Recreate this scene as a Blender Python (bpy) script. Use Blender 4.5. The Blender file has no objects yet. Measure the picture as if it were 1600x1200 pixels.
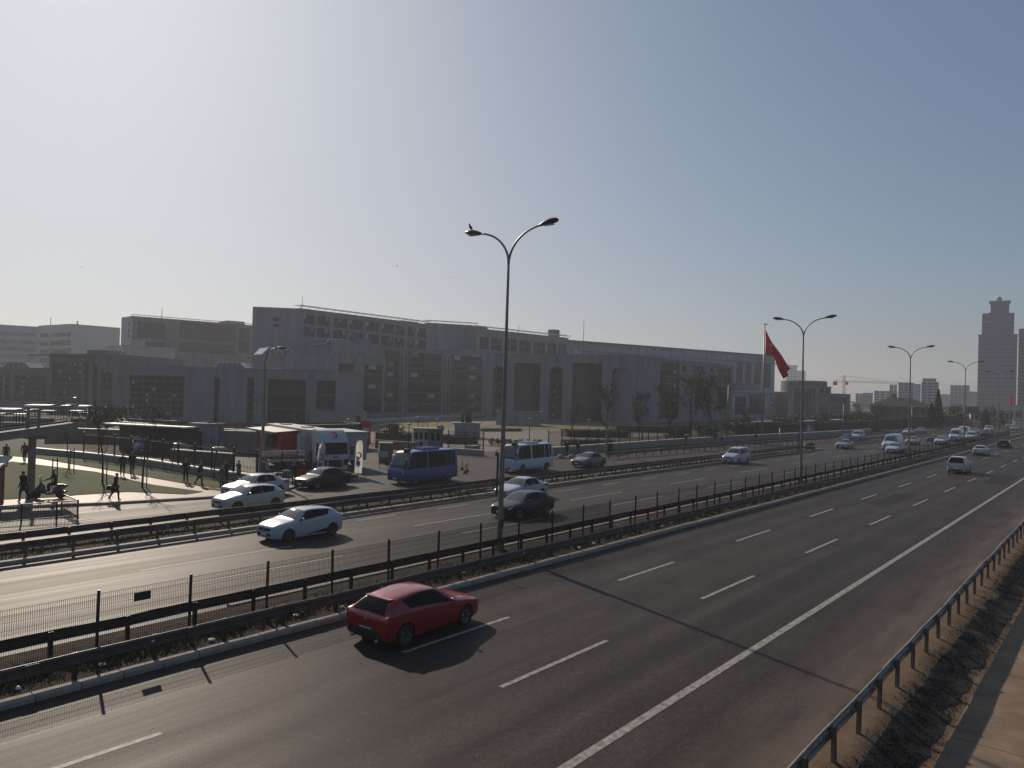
import bpy, bmesh, math, random
import numpy as np
from mathutils import Vector, Matrix

R = math.radians
SC = bpy.context.scene
COL = SC.collection
random.seed(7)
RNG = np.random.default_rng(7)

# ------------------------------------------------------------------ camera, sky, sun, exposure
# world axes: X runs along the motorway (away to the right), Y across it (away to the left), Z up; metres
CAM_H = 7.5
FPX = 1200.0
CAM_ROT = np.array([[0.0]*3]*3)
def _cam_axes(roll=1.6, vp=(1775, 637)):
    ray = lambda p: np.array([p[0]-800, -(p[1]-600), -FPX]) / np.linalg.norm([p[0]-800, p[1]-600, FPX])
    s = math.tan(R(roll))
    u = ray(vp); u2 = ray((vp[0]-1000, vp[1]-1000*s))
    z = np.cross(u, u2); z /= np.linalg.norm(z)
    if z[1] < 0: z = -z
    return np.array([u, np.cross(z, u), z])
CAM_ROT = _cam_axes()
cam_data = bpy.data.cameras.new('camera')
cam = bpy.data.objects.new('camera', cam_data); COL.objects.link(cam)
cam_data.sensor_width = 36.0; cam_data.sensor_fit = 'HORIZONTAL'
cam_data.lens = 36.0*FPX/1600.0
cam_data.clip_start = 0.2; cam_data.clip_end = 12000
m4 = Matrix(CAM_ROT.tolist()).to_4x4(); m4.translation = Vector((0, 0, CAM_H))
cam.matrix_world = m4
SC.camera = cam

SKY_STRENGTH, SKY_ROLL = 0.11, (0.126, 0.116, 0.106)
SUN_AZ, SUN_EL = 69.8, 28.5            # degrees, anticlockwise from +X; above the horizon
world = bpy.data.worlds.new('World'); SC.world = world; world.use_nodes = True
wn = world.node_tree; wn.nodes.clear()
w_out = wn.nodes.new('ShaderNodeOutputWorld'); w_bg = wn.nodes.new('ShaderNodeBackground')
w_sky = wn.nodes.new('ShaderNodeTexSky'); w_sky.sky_type = 'NISHITA'; w_sky.sun_disc = False
w_sky.sun_elevation = R(SUN_EL); w_sky.sun_rotation = R(90-SUN_AZ)
w_sky.altitude = 50; w_sky.air_density = 1.0; w_sky.dust_density = 2.2; w_sky.ozone_density = 5.0
w_bg.inputs['Strength'].default_value = SKY_STRENGTH
# the haze-bright sky rolls off softly towards white (one curve for the whole sky)
w_sep = wn.nodes.new('ShaderNodeSeparateColor'); w_com = wn.nodes.new('ShaderNodeCombineColor')
wn.links.new(w_sky.outputs[0], w_sep.inputs[0])
for i_ in range(3):
    a_ = wn.nodes.new('ShaderNodeMath'); a_.operation = 'MULTIPLY_ADD'; a_.inputs[1].default_value = SKY_ROLL[i_]; a_.inputs[2].default_value = 1.0
    d_ = wn.nodes.new('ShaderNodeMath'); d_.operation = 'DIVIDE'
    wn.links.new(w_sep.outputs[i_], a_.inputs[0]); wn.links.new(w_sep.outputs[i_], d_.inputs[0]); wn.links.new(a_.outputs[0], d_.inputs[1])
    wn.links.new(d_.outputs[0], w_com.inputs[i_])
wn.links.new(w_com.outputs[0], w_bg.inputs['Color']); wn.links.new(w_bg.outputs[0], w_out.inputs['Surface'])
sun_data = bpy.data.lights.new('sun', 'SUN'); sun_data.energy = 4.2; sun_data.angle = R(0.6)
sun_data.color = (1.0, 0.85, 0.69)
sun = bpy.data.objects.new('sun', sun_data); COL.objects.link(sun)
sd = Vector((math.cos(R(SUN_AZ))*math.cos(R(SUN_EL)), math.sin(R(SUN_AZ))*math.cos(R(SUN_EL)), math.sin(R(SUN_EL))))
sun.rotation_euler = sd.to_track_quat('Z', 'Y').to_euler()
SC.view_settings.view_transform = 'Standard'; SC.view_settings.look = 'None'
SC.view_settings.exposure = 0.0; SC.view_settings.gamma = 1.0
SC.cycles.volume_bounces = 1; SC.cycles.max_bounces = 6; SC.cycles.transparent_max_bounces = 8
SC.cycles.sample_clamp_indirect = 6.0

# ------------------------------------------------------------------ surveying helpers (photo reading -> metres)
def _dirw(px, py): return CAM_ROT @ np.array([px-800, -(py-600), -FPX])
def G(px, py, z=0.0):
    """place on the plane of height z that the photo shows at this reading"""
    d = _dirw(px, py); t = (z-CAM_H)/d[2]
    return Vector((d[0]*t, d[1]*t, z))
def Zat(px, py, p):
    """height at the photo reading, above the plan position p"""
    d = _dirw(px, py); t = (p[0]*d[0]+p[1]*d[1])/(d[0]**2+d[1]**2)
    return CAM_H+t*d[2]
def Dist(px, py, dist):
    """point at a horizontal distance along a photo reading"""
    d = _dirw(px, py); t = dist/math.hypot(d[0], d[1])
    return Vector((d[0]*t, d[1]*t, CAM_H+t*d[2]))
def onplane(px, py, A, n):
    """reading hits the vertical plane through A with normal n"""
    d = Vector(_dirw(px, py)); o = Vector((0, 0, CAM_H))
    t = (Vector(A)-o).dot(n)/d.dot(n)
    return o+d*t

# ------------------------------------------------------------------ materials
MATS = {}
def pm(name, col, rough=.6, metal=0.0, var=.18, scale=4.0, bump=0.0, bscale=40.0, spec=.5, coat=0.0, emit=None, stretch=None, trans=0.0):
    if name in MATS: return MATS[name]
    m = bpy.data.materials.new(name); m.use_nodes = True; nt = m.node_tree
    b = nt.nodes['Principled BSDF']
    tc = nt.nodes.new('ShaderNodeTexCoord'); mp = nt.nodes.new('ShaderNodeMapping')
    nt.links.new(tc.outputs['Object'], mp.inputs['Vector'])
    if stretch: mp.inputs['Scale'].default_value = stretch
    nz = nt.nodes.new('ShaderNodeTexNoise'); nz.inputs['Scale'].default_value = scale; nz.inputs['Detail'].default_value = 5; nz.inputs['Roughness'].default_value = .6
    nt.links.new(mp.outputs[0], nz.inputs['Vector'])
    rp = nt.nodes.new('ShaderNodeValToRGB')
    lo = [max(0, c*(1-var)) for c in col]; hi = [min(1, c*(1+var)) for c in col]
    rp.color_ramp.elements[0].position = .32; rp.color_ramp.elements[1].position = .68
    rp.color_ramp.elements[0].color = (*lo, 1); rp.color_ramp.elements[1].color = (*hi, 1)
    nt.links.new(nz.outputs[0], rp.inputs[0]); nt.links.new(rp.outputs[0], b.inputs['Base Color'])
    b.inputs['Roughness'].default_value = rough; b.inputs['Metallic'].default_value = metal
    b.inputs['Specular IOR Level'].default_value = spec; b.inputs['Coat Weight'].default_value = coat
    b.inputs['Coat Roughness'].default_value = .06
    if bump:
        n2 = nt.nodes.new('ShaderNodeTexNoise'); n2.inputs['Scale'].default_value = bscale; n2.inputs['Detail'].default_value = 3
        nt.links.new(mp.outputs[0], n2.inputs['Vector'])
        bp = nt.nodes.new('ShaderNodeBump'); bp.inputs['Strength'].default_value = bump; bp.inputs['Distance'].default_value = .02
        nt.links.new(n2.outputs[0], bp.inputs['Height']); nt.links.new(bp.outputs[0], b.inputs['Normal'])
    if emit:
        b.inputs['Emission Color'].default_value = (*emit[0], 1); b.inputs['Emission Strength'].default_value = emit[1]
    MATS[name] = m
    return m

def asphalt(name, col, dust=(.16, .125, .095), edge=None, rough=.5, streak=.5, lane=None):
    """worn motorway asphalt: grain, wheel-track streaks along X, seams, blown dust towards one edge (edge = (v0, v1))"""
    m = bpy.data.materials.new(name); m.use_nodes = True; nt = m.node_tree; L = nt.links.new
    b = nt.nodes['Principled BSDF']; N = nt.nodes.new
    geo = N('ShaderNodeNewGeometry')
    def noise(scale, stretch=(1, 1, 1), detail=4, rg=.6):
        mp = N('ShaderNodeMapping'); mp.inputs['Scale'].default_value = stretch; L(geo.outputs['Position'], mp.inputs['Vector'])
        n = N('ShaderNodeTexNoise'); n.inputs['Scale'].default_value = scale; n.inputs['Detail'].default_value = detail; n.inputs['Roughness'].default_value = rg
        L(mp.outputs[0], n.inputs['Vector']); return n.outputs[0]
    def ramp(x, a, c, lo, hi):
        r = N('ShaderNodeMapRange'); r.inputs[1].default_value = a; r.inputs[2].default_value = c; r.inputs[3].default_value = lo; r.inputs[4].default_value = hi
        L(x, r.inputs[0]); return r.outputs[0]
    def math_(op, x, y):
        r = N('ShaderNodeMath'); r.operation = op
        for i, q in enumerate((x, y)):
            if isinstance(q, float): r.inputs[i].default_value = q
            else: L(q, r.inputs[i])
        return r.outputs[0]
    grain = math_('MULTIPLY', ramp(noise(22, detail=4, rg=.85), .32, .68, .45, 1.65), ramp(noise(5, detail=4, rg=.75), .3, .7, .72, 1.3))
    big = ramp(noise(.25, (1, 1.6, 1)), .3, .7, .82, 1.2)
    tracks = ramp(noise(1.0, (.012, 1.1, 1), 3), .32, .68, 1-streak*.55, 1+streak*.55)
    blot = ramp(noise(.55, (.5, 1.6, 1), 5, .7), .60, .72, 1.0, .62)
    big = math_('MULTIPLY', big, blot)
    spots = ramp(noise(9, detail=1, rg=.5), .70, .74, 1.0, 2.2)
    k = math_('MULTIPLY', math_('MULTIPLY', grain, big), math_('MULTIPLY', tracks, spots))
    if lane:      # polished wheel tracks and an oily middle in every lane (lane = first line, lane width)
        s0 = N('ShaderNodeSeparateXYZ'); L(geo.outputs['Position'], s0.inputs[0])
        ph = math_('MULTIPLY', math_('SUBTRACT', math_('ADD', s0.outputs[1], ramp(noise(.08, (.3, .3, 1), 2), .2, .8, -.35, .35)), float(lane[0])), 4*math.pi/lane[1])
        k = math_('MULTIPLY', k, ramp(math_('COSINE', ph, 0.0), -1, 1, 1.12, .84))
    mx = N('ShaderNodeMix'); mx.data_type = 'RGBA'; mx.blend_type = 'MULTIPLY'; mx.inputs[0].default_value = 1
    mx.inputs[6].default_value = (*col, 1)
    cb = N('ShaderNodeCombineColor'); 
    for i in range(3): L(k, cb.inputs[i])
    L(cb.outputs[0], mx.inputs[7])
    out = mx.outputs[2]
    if edge:
        sp = N('ShaderNodeSeparateXYZ'); L(geo.outputs['Position'], sp.inputs[0])
        e = ramp(sp.outputs[1], edge[0], edge[1], 1.0, 0.0)
        e2 = math_('MULTIPLY', e, ramp(noise(.9, (.25, 1.5, 1)), .3, .65, .15, 1.0))
        m2 = N('ShaderNodeMix'); m2.data_type = 'RGBA'; L(e2, m2.inputs[0]); L(out, m2.inputs[6]); m2.inputs[7].default_value = (*dust, 1)
        out = m2.outputs[2]
    L(out, b.inputs['Base Color'])
    rr = math_('MULTIPLY', ramp(noise(1.0, (.012, 1.1, 1), 3), .3, .7, rough*.86, rough*1.16), 1.0)
    L(rr, b.inputs['Roughness'])
    b.inputs['Specular IOR Level'].default_value = .08
    bp = N('ShaderNodeBump'); bp.inputs['Strength'].default_value = .5; bp.inputs['Distance'].default_value = .012
    L(noise(38, detail=2, rg=.7), bp.inputs['Height']); L(bp.outputs[0], b.inputs['Normal'])
    MATS[name] = m
    return m

# ------------------------------------------------------------------ object helpers
OFF = {}
def setp(o, label=None, cat=None, group=None, kind=None):
    if label: o['label'] = label
    if cat: o['category'] = cat
    if group: o['group'] = group
    if kind: o['kind'] = kind
    return o
def thing(name, label, cat, loc=(0, 0, 0), rotz=0.0, group=None):
    o = bpy.data.objects.new(name, None); COL.objects.link(o)
    o.location = loc; o.rotation_euler = (0, 0, rotz); o.empty_display_size = .3
    setp(o, label, cat, group)
    return o
def root_of(o):
    while o.parent: o = o.parent
    return o

class MB:
    """collects shapes; build() links them as one mesh object"""
    def __init__(s): s.v = []; s.f = []; s.fm = []; s.cur = 0
    def _add(s, V, F):
        n = len(s.v); s.v.extend([tuple(map(float, p)) for p in V]); s.f.extend([tuple(n+i for i in q) for q in F]); s.fm.extend([s.cur]*len(F)); return s
    def box(s, c, d, rz=0.0, taper=1.0):
        cx, cy, cz = c; dx, dy, dz = d[0]/2, d[1]/2, d[2]/2; ca, sa = math.cos(rz), math.sin(rz)
        V = []
        for z in (-dz, dz):
            t = taper if z > 0 else 1.0
            for x, y in ((-dx, -dy), (dx, -dy), (dx, dy), (-dx, dy)):
                x *= t; y *= t
                V.append((cx+x*ca-y*sa, cy+x*sa+y*ca, cz+z))
        return s._add(V, [(3, 2, 1, 0), (4, 5, 6, 7), (0, 1, 5, 4), (1, 2, 6, 5), (2, 3, 7, 6), (3, 0, 4, 7)])
    def bar(s, a, b, w, h=None, up=(0, 0, 1)):
        a, b = Vector(a), Vector(b); h = h or w; d = (b-a)
        if d.length < 1e-6: return s
        d.normalize(); up = Vector(up)
        if abs(d.dot(up)) > .99: up = Vector((1, 0, 0))
        x = d.cross(up).normalized()*w/2; y = x.cross(d).normalized()*h/2
        V = [a-x-y, a+x-y, a+x+y, a-x+y, b-x-y, b+x-y, b+x+y, b-x+y]
        return s._add(V, [(0, 1, 2, 3), (7, 6, 5, 4), (1, 0, 4, 5), (2, 1, 5, 6), (3, 2, 6, 7), (0, 3, 7, 4)])
    def tube(s, pts, rad, n=6, cap=True):
        pts = [Vector(p) for p in pts]
        if not hasattr(rad, '__len__'): rad = [rad]*len(pts)
        V = []; F = []; prev = None
        for i, p in enumerate(pts):
            d = (pts[min(i+1, len(pts)-1)]-pts[max(i-1, 0)]).normalized()
            if prev is None:
                x = d.orthogonal().normalized()
            else:
                x = prev-d*prev.dot(d)
                x = x.normalized() if x.length > 1e-6 else d.orthogonal().normalized()
            prev = x; y = d.cross(x)
            for k in range(n):
                a = 2*math.pi*k/n
                V.append(p+(x*math.cos(a)+y*math.sin(a))*rad[i])
        for i in range(len(pts)-1):
            for k in range(n):
                k2 = (k+1) % n
                F.append((i*n+k, i*n+k2, (i+1)*n+k2, (i+1)*n+k))
        if cap:
            F.append(tuple(range(n-1, -1, -1))); q = (len(pts)-1)*n; F.append(tuple(q+k for k in range(n)))
        return s._add(V, F)
    def lathe(s, prof, c=(0, 0, 0), n=16, axis='z'):
        V = []; F = []
        for r, z in prof:
            for k in range(n):
                a = 2*math.pi*k/n; x, y = r*math.cos(a), r*math.sin(a)
                p = (x, y, z) if axis == 'z' else (x, z, y)
                V.append((c[0]+p[0], c[1]+p[1], c[2]+p[2]))
        for i in range(len(prof)-1):
            for k in range(n):
                k2 = (k+1) % n; q = (i*n+k, i*n+k2, (i+1)*n+k2, (i+1)*n+k)
                F.append(q if axis == 'z' else q[::-1])
        m = len(prof)-1
        a_, b_ = tuple(range(n-1, -1, -1)), tuple(m*n+k for k in range(n))
        if prof[0][0] > 1e-4: F.append(a_ if axis == 'z' else a_[::-1])
        if prof[-1][0] > 1e-4: F.append(b_ if axis == 'z' else b_[::-1])
        return s._add(V, F)
    def prism(s, poly, z0, z1):
        n = len(poly); V = [(p[0], p[1], z0) for p in poly]+[(p[0], p[1], z1) for p in poly]
        area = sum(poly[i][0]*poly[(i+1) % n][1]-poly[(i+1) % n][0]*poly[i][1] for i in range(n))
        F = [tuple(range(n-1, -1, -1)), tuple(range(n, 2*n))]+[(i, (i+1) % n, n+(i+1) % n, n+i) for i in range(n)]
        if area < 0: F = [q[::-1] for q in F]
        return s._add(V, F)
    def extr(s, poly, p0, ax, ay, an, t):
        """polygon (in ax, ay axes at p0) extruded by t along an"""
        p0, ax, ay, an = Vector(p0), Vector(ax), Vector(ay), Vector(an); n = len(poly)
        V = [p0+ax*a+ay*b for a, b in poly]+[p0+ax*a+ay*b+an*t for a, b in poly]
        F = [tuple(range(n-1, -1, -1)), tuple(range(n, 2*n))]+[(i, (i+1) % n, n+(i+1) % n, n+i) for i in range(n)]
        return s._add(V, F)
    def sweep(s, path, prof, closed=False, cap=True):
        """open profile [(across, up)] swept along a plan path [(x,y,z)]"""
        path = [Vector(p) for p in path]; n = len(prof); V = []; F = []
        for i, p in enumerate(path):
            d = path[min(i+1, len(path)-1)]-path[max(i-1, 0)]; d.z = 0; d.normalize(); x = Vector((-d.y, d.x, 0))
            for a, b in prof: V.append(p+x*a+Vector((0, 0, b)))
        for i in range(len(path)-1):
            for k in range(n if closed else n-1):
                k2 = (k+1) % n
                F.append((i*n+k, (i+1)*n+k, (i+1)*n+k2, i*n+k2))
        if closed and cap:
            F.append(tuple(range(n))); q = (len(path)-1)*n; F.append(tuple(q+k for k in range(n-1, -1, -1)))
        return s._add(V, F)
    def grid(s, P, flip=False):
        """P[i][j] points"""
        a, b = len(P), len(P[0]); V = [p for r in P for p in r]; F = []
        for i in range(a-1):
            for j in range(b-1):
                q = (i*b+j, (i+1)*b+j, (i+1)*b+j+1, i*b+j+1); F.append(q[::-1] if flip else q)
        return s._add(V, F)
    def build(s, name, mat, parent=None, smooth=False, world=False, loc=None):
        """world=True: points are world points; the thing has no turn"""
        me = bpy.data.meshes.new(name)
        V = s.v
        if world and parent is not None:
            o = root_of(parent).location; V = [(a-o.x, b-o.y, c-o.z) for a, b, c in V]
        me.from_pydata(V, [], s.f)
        for m in (mat if isinstance(mat, (list, tuple)) else [mat]): me.materials.append(m)
        if isinstance(mat, (list, tuple)): me.polygons.foreach_set('material_index', s.fm)
        if smooth: me.polygons.foreach_set('use_smooth', [True]*len(me.polygons))
        me.update()
        o = bpy.data.objects.new(name, me); COL.objects.link(o)
        if parent is not None: o.parent = parent
        if loc is not None: o.location = loc
        return o
def share(src, parent, loc=(0, 0, 0), rz=0.0, name=None):
    """another piece with the same mesh data"""
    o = bpy.data.objects.new(name or src.name.split('.')[0], src.data); COL.objects.link(o)
    o.parent = parent; o.location = loc; o.rotation_euler = (0, 0, rz)
    return o
def copy_tree(o, parent=None):
    c = o.copy(); COL.objects.link(c); c.parent = parent
    for ch in list(o.children): copy_tree(ch, c)
    return c
def smooth_angle(o, deg=35):
    me = o.data; me.polygons.foreach_set('use_smooth', [True]*len(me.polygons))
    bm = bmesh.new(); bm.from_mesh(me)
    for e in bm.edges:
        if len(e.link_faces) == 2 and e.calc_face_angle(0) > R(deg): e.smooth = False
    bm.to_mesh(me); bm.free()
def struct(o): o['kind'] = 'structure'; return o
def text_mesh(txt, size, name, mat, parent, mtx, extrude=.004):
    """flat lettering as a mesh, lying in the X-Y plane of mtx"""
    cu = bpy.data.curves.new('letters', 'FONT'); cu.body = txt; cu.size = size; cu.extrude = extrude; cu.align_x = 'CENTER'; cu.align_y = 'CENTER'; cu.resolution_u = 2
    t = bpy.data.objects.new('letters', cu); COL.objects.link(t)
    me = bpy.data.meshes.new_from_object(t); bpy.data.objects.remove(t); bpy.data.curves.remove(cu)
    me.name = name; me.materials.clear(); me.materials.append(mat)
    o = bpy.data.objects.new(name, me); COL.objects.link(o); o.parent = parent; o.matrix_local = mtx
    return o

# ================================================================== SETTING: ground, roads, medians
M_ASPH = asphalt('asphalt_near', (.040, .033, .030), edge=(4.9, 7.6), lane=(8.72, 3.62), rough=.55, streak=.6)
M_ASPH2 = asphalt('asphalt_far', (.042, .036, .033), lane=(24.0, 3.15), rough=.55, streak=.6)
M_ASPH3 = asphalt('asphalt_service', (.050, .042, .037), rough=.6, streak=.3)
M_LINE = pm('road_paint', (.27, .25, .225), .6, var=.5, scale=6, bump=.2, spec=.15)
M_LINE2 = pm('road_paint_worn', (.25, .235, .215), .6, var=.55, scale=6, bump=.2, spec=.15)
M_KERB = pm('kerb_concrete', (.30, .26, .22), .7, var=.2, scale=6, bump=.2, spec=.1)
M_SOIL = pm('median_soil', (.040, .030, .024), .95, var=.5, scale=5, bump=.9, bscale=14, spec=.1)
M_GRASS = pm('lawn_grass', (.040, .056, .014), .9, var=.35, scale=2.5, bump=.6, bscale=30, spec=.1)
M_DRYG = pm('dry_lawn', (.125, .115, .045), .9, var=.3, scale=.6, bump=.4, bscale=20, spec=.1)
M_PAVE = pm('pale_paving', (.24, .19, .145), .55, var=.2, scale=1.5, bump=.25, bscale=12, spec=.1)
M_PAVE2 = pm('plaza_paving', (.17, .145, .12), .6, var=.2, scale=.8, bump=.2, bscale=8, spec=.1)
M_GROUND = pm('far_ground', (.07, .066, .045), .9, var=.3, scale=.02, spec=.1)
M_VERGE = pm('verge_earth', (.15, .105, .07), .95, var=.25, scale=1.2, bump=.6, bscale=9, spec=.1)
M_FOOT = pm('footway_concrete', (.20, .15, .105), .8, var=.25, scale=1.0, bump=.3, bscale=10, spec=.1)
M_STEEL = pm('galvanised_steel', (.20, .18, .17), .42, metal=.75, var=.25, scale=3)
M_STEELD = pm('weathered_rail_steel', (.10, .085, .08), .5, metal=.6, var=.3, scale=2)
M_BLACK = pm('black_steel', (.014, .014, .016), .45, metal=.2, var=.3)
M_WIRE = pm('fence_wire', (.018, .017, .016), .9, var=.2, spec=.05)
M_REFL = pm('reflector_white', (.75, .75, .72), .25, var=.05)

def sheet(name, poly, mat, z=0.0):
    mb = MB(); P = [(p[0], p[1], z) for p in poly]; n = len(P)
    ar = sum(P[i][0]*P[(i+1) % n][1]-P[(i+1) % n][0]*P[i][1] for i in range(n))
    mb._add(P if ar > 0 else P[::-1], [tuple(range(n))])
    return struct(mb.build(name, mat))
def strip(name, u0, u1, v0, v1, mat, z=0.0, nu=1):
    mb = MB(); mb.grid([[(u0+(u1-u0)*i/nu, v0, z), (u0+(u1-u0)*i/nu, v1, z)] for i in range(nu+1)])
    return struct(mb.build(name, mat))
# one wide sheet of ground to the horizon
U0, U1 = -120, 2400
mb = MB(); mb.grid([[(U0-200+i*280, v_, -.06 if v_ > 4.5 else -.52) for v_ in (-300, -100, -6.5, 3.4, 4.7, 60, 150, 300, 500, 800, 1200)] for i in range(11)])
ground = struct(mb.build('ground', M_GROUND))

road_near = strip('motorway_near', U0, U1, 5.3, 19.62, M_ASPH)
road_far = strip('motorway_far', U0, U1, 23.3, 35.6, M_ASPH2)
# painted markings: each dash a piece of its road
def dashes(road, v, start, period, length, w, n, mat):
    mb = MB(); mb.box((0, 0, .003), (length, w, .004)); first = mb.build('lane_dash', mat, road, loc=(start+length/2, v, 0.001))
    for i in range(1, n): share(first, road, (start+length/2+i*period, v, .001))
dashes(road_near, 12.32, 3.5-.0, 11.55, 5.0, .15, 22, M_LINE)
dashes(road_near, 15.97, 3.4, 11.68, 4.75, .15, 22, M_LINE)
mb = MB(); mb.box((600, 8.72, .003), (1440, .23, .004)); mb.build('edge_line', M_LINE, road_near)
dashes(road_far, 27.05, -0.0, 14.75, 7.0, .14, 22, M_LINE2)
dashes(road_far, 30.25, -.4, 14.75, 7.0, .14, 22, M_LINE2)
dashes(road_far, 33.55, 2.5, 6.35, 2.9, .14, 30, M_LINE2)
mb = MB(); mb.box((600, 24.05, .003), (1440, .16, .004)); mb.build('edge_line', M_LINE2, road_far)
M_TAR = pm('tar_seam', (.02, .018, .017), .9, var=.3, spec=.1)
mb = MB(); a = G(1290, 776); b_ = G(1560, 820)
mb.bar((a.x, 18.9, .0025), (a.x-7, 5.6, .0025), .06, .002); mb.build('tar_seam', M_TAR, road_near)

M_PATCH = asphalt('asphalt_patch', (.026, .023, .022), rough=.6, streak=.2)
for u_, v_, l_, w_ in ((64, 14.3, 9, 1.5), (27.5, 18.6, 4, .8), (90, 10.2, 12, 1.8)):
    mb = MB(); mb.box((u_, v_, .0012), (l_, w_, .001)); mb.build('asphalt_patch', M_PATCH, road_near)
# --- central reservation: kerbs (separate stones), soil
median = strip('median_strip', U0, U1, 19.9, 23.1, M_SOIL, .10, 60)
def kerb_row(parent, v, u0, u1, mat, w=.3, h=.15, L=1.0, name='kerbstone', near=300):
    mb = MB(); g = .012
    prof = [(-w/2, 0), (-w/2, h-.03), (-w/2+.03, h), (w/2, h), (w/2, 0)]
    mb.sweep([(-L/2+g, 0, 0), (L/2-g, 0, 0)], prof, closed=True)
    first = mb.build(name, mat, parent, loc=(u0+L/2, v, 0)); n = int((u1-u0)/L)
    for i in range(1, min(n, near)): share(first, parent, (u0+L/2+i*L, v, random.uniform(-.006, .006)), random.uniform(-.004, .004))
    far = u0+min(n, near)*L
    mb = MB(); mb.sweep([(far, v, 0), (U1, v, 0)], prof, closed=True); o = mb.build(name+'s_far', mat, parent); o['kind'] = 'stuff'
kerb_row(median, 19.77, 2, 130, M_KERB, .34, .14)
kerb_row(median, 23.2, 14, 120, M_KERB, .3, .15)
mb = MB()   # back kerb left of the first stones, out of sight below the frame
mb.box((-60, 19.77, .06), (123.9, .34, .13)); mb.build('kerb_run', M_KERB, median)
# --- near verge sloping down to the footway on the right
mb = MB(); vz = [(5.28, .02), (4.75, .0), (4.45, -.06), (3.95, -.30), (3.55, -.45), (3.3, -.47)]
mb.grid([[(U0+i*6, v_+.03*math.sin(i*1.3+j), z_+.012*math.sin(i*2.1+j*1.7)) for j, (v_, z_) in enumerate(vz)] for i in range(120)])
verge = struct(mb.build('verge', M_VERGE, smooth=True))
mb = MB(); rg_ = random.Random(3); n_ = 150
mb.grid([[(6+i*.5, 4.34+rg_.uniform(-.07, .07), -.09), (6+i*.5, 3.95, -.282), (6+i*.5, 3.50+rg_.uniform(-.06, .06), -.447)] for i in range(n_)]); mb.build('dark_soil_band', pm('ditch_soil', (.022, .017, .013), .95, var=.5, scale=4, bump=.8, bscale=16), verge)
foot = strip('footway', U0, U1, -6.4, 3.32, M_FOOT, -.45, 20)
for i in range(8):
    mb = MB(); mb.box((15+i*5.9, .9, -.4475), (.025, 4.7, .004), rz=R(random.uniform(-2, 2))); mb.build('slab_joint', pm('joint_dark', (.10, .07, .05), .9), foot)

# --- dividing strip between motorway and service road
def vdiv(u):      # near edge of the strip, widens slightly
    return 34.55+1.45*min(1, max(0, (u-8)/45.0))
divider = None
mb = MB(); us = [-120, -40, 0, 8, 14, 20, 26, 32, 38, 44, 50, 56, 70, 90, 118]
mb.grid([[(u, vdiv(u)+.28, .09), (u, 37.75+.0*u, .09)] for u in us]); divider = struct(mb.build('divider_strip', M_SOIL))
mb = MB(); mb.sweep([(u, vdiv(u)+.14, 0) for u in us], [(-.15, 0), (-.15, .12), (-.12, .15), (.15, .15), (.15, 0)], closed=True); mb.build('kerb', M_KERB, divider)
mb = MB(); mb.sweep([(u, 37.85, 0) for u in us], [(-.12, 0), (-.12, .13), (.10, .13), (.12, .10), (.12, 0)], closed=True); mb.build('kerb', M_KERB, divider)
divider2 = None
mb = MB(); us2 = [133, 150, 200, 300, 600, 1200]
mb.grid([[(u, 36.3, .09), (u, 37.6, .09)] for u in us2]); divider2 = struct(mb.build('divider_strip', M_SOIL))
mb = MB(); mb.sweep([(u, 36.2, 0) for u in us2], [(-.12, 0), (-.12, .13), (.12, .13), (.12, 0)], closed=True); mb.build('kerb', M_KERB, divider2)

# --- service road, forecourt, pavement, lawns on the far side
service = strip('service_road', U0, U1, 35.58, 75, M_ASPH3, -.012)
dashes(service, 43.2, -20, 7.0, 3.0, .12, 26, M_LINE2)
strip_ = None
kerb_px = [(-60, 800), (0, 795), (90, 791), (170, 788), (320, 779), (400, 773), (440, 768), (460, 762), (470, 755), (455, 745)]
kp = [G(*p) for p in kerb_px]
inner_px = [(470, 748), (400, 757), (330, 747), (230, 730), (130, 718), (40, 709), (-60, 700)]
ip = [G(*p) for p in inner_px]
pavement = sheet('pavement', [(p.x, p.y) for p in kp]+[(p.x, p.y) for p in ip], M_PAVE, .13)
mb = MB(); mb.sweep([(p.x, p.y, 0) for p in kp], [(-.16, -.02), (-.16, .10), (-.13, .136), (.16, .136), (.16, -.02)], closed=True); mb.build('kerb', M_KERB, pavement)
def px_sheet(name, px, mat, z):
    return sheet(name, [(q.x, q.y) for q in (G(a, b, z) for a, b in px)], mat, z)
lawn_front = px_sheet('lawn', [(-40, 723), (20, 721), (150, 737), (238, 757), (318, 768), (290, 772), (200, 768), (120, 773), (95, 776), (-40, 782)], M_GRASS, .16)
lawn_back = px_sheet('lawn', [(-40, 703), (60, 703), (230, 724), (400, 753), (345, 762), (300, 757), (180, 736), (60, 716), (-40, 707)], M_GRASS, .165)
bare_earth = px_sheet('bare_earth', [(330, 761), (345, 764), (360, 757), (385, 757), (345, 766), (315, 763)], M_VERGE, .17)
# forecourt in front of the courthouse
fore = sheet('forecourt', [(58, 62), (110, 55), (150, 66), (170, 100), (150, 140), (95, 140), (80, 100)], M_PAVE2, .01)
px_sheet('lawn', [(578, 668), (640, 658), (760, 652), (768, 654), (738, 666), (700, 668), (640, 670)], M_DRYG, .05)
px_sheet('lawn', [(578, 657), (760, 648), (760, 651), (640, 656.5), (578, 664)], pm('lawn_dark_green', (.05, .07, .03), .9, var=.3), .05)  # strip of darker, greener lawn along the middle wing
px_sheet('lawn', [(742, 667), (775, 662), (850, 661), (900, 664), (985, 668), (960, 672), (870, 670), (790, 672)], M_DRYG, .05)
px_sheet('lawn', [(850, 702), (990, 683), (1300, 668), (1400, 666), (1390, 674), (1140, 684), (960, 712), (860, 717)], M_GRASS, .05)
px_sheet('lawn', [(756, 696), (770, 692), (842, 692), (845, 698), (800, 700)], M_DRYG, .06)
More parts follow.
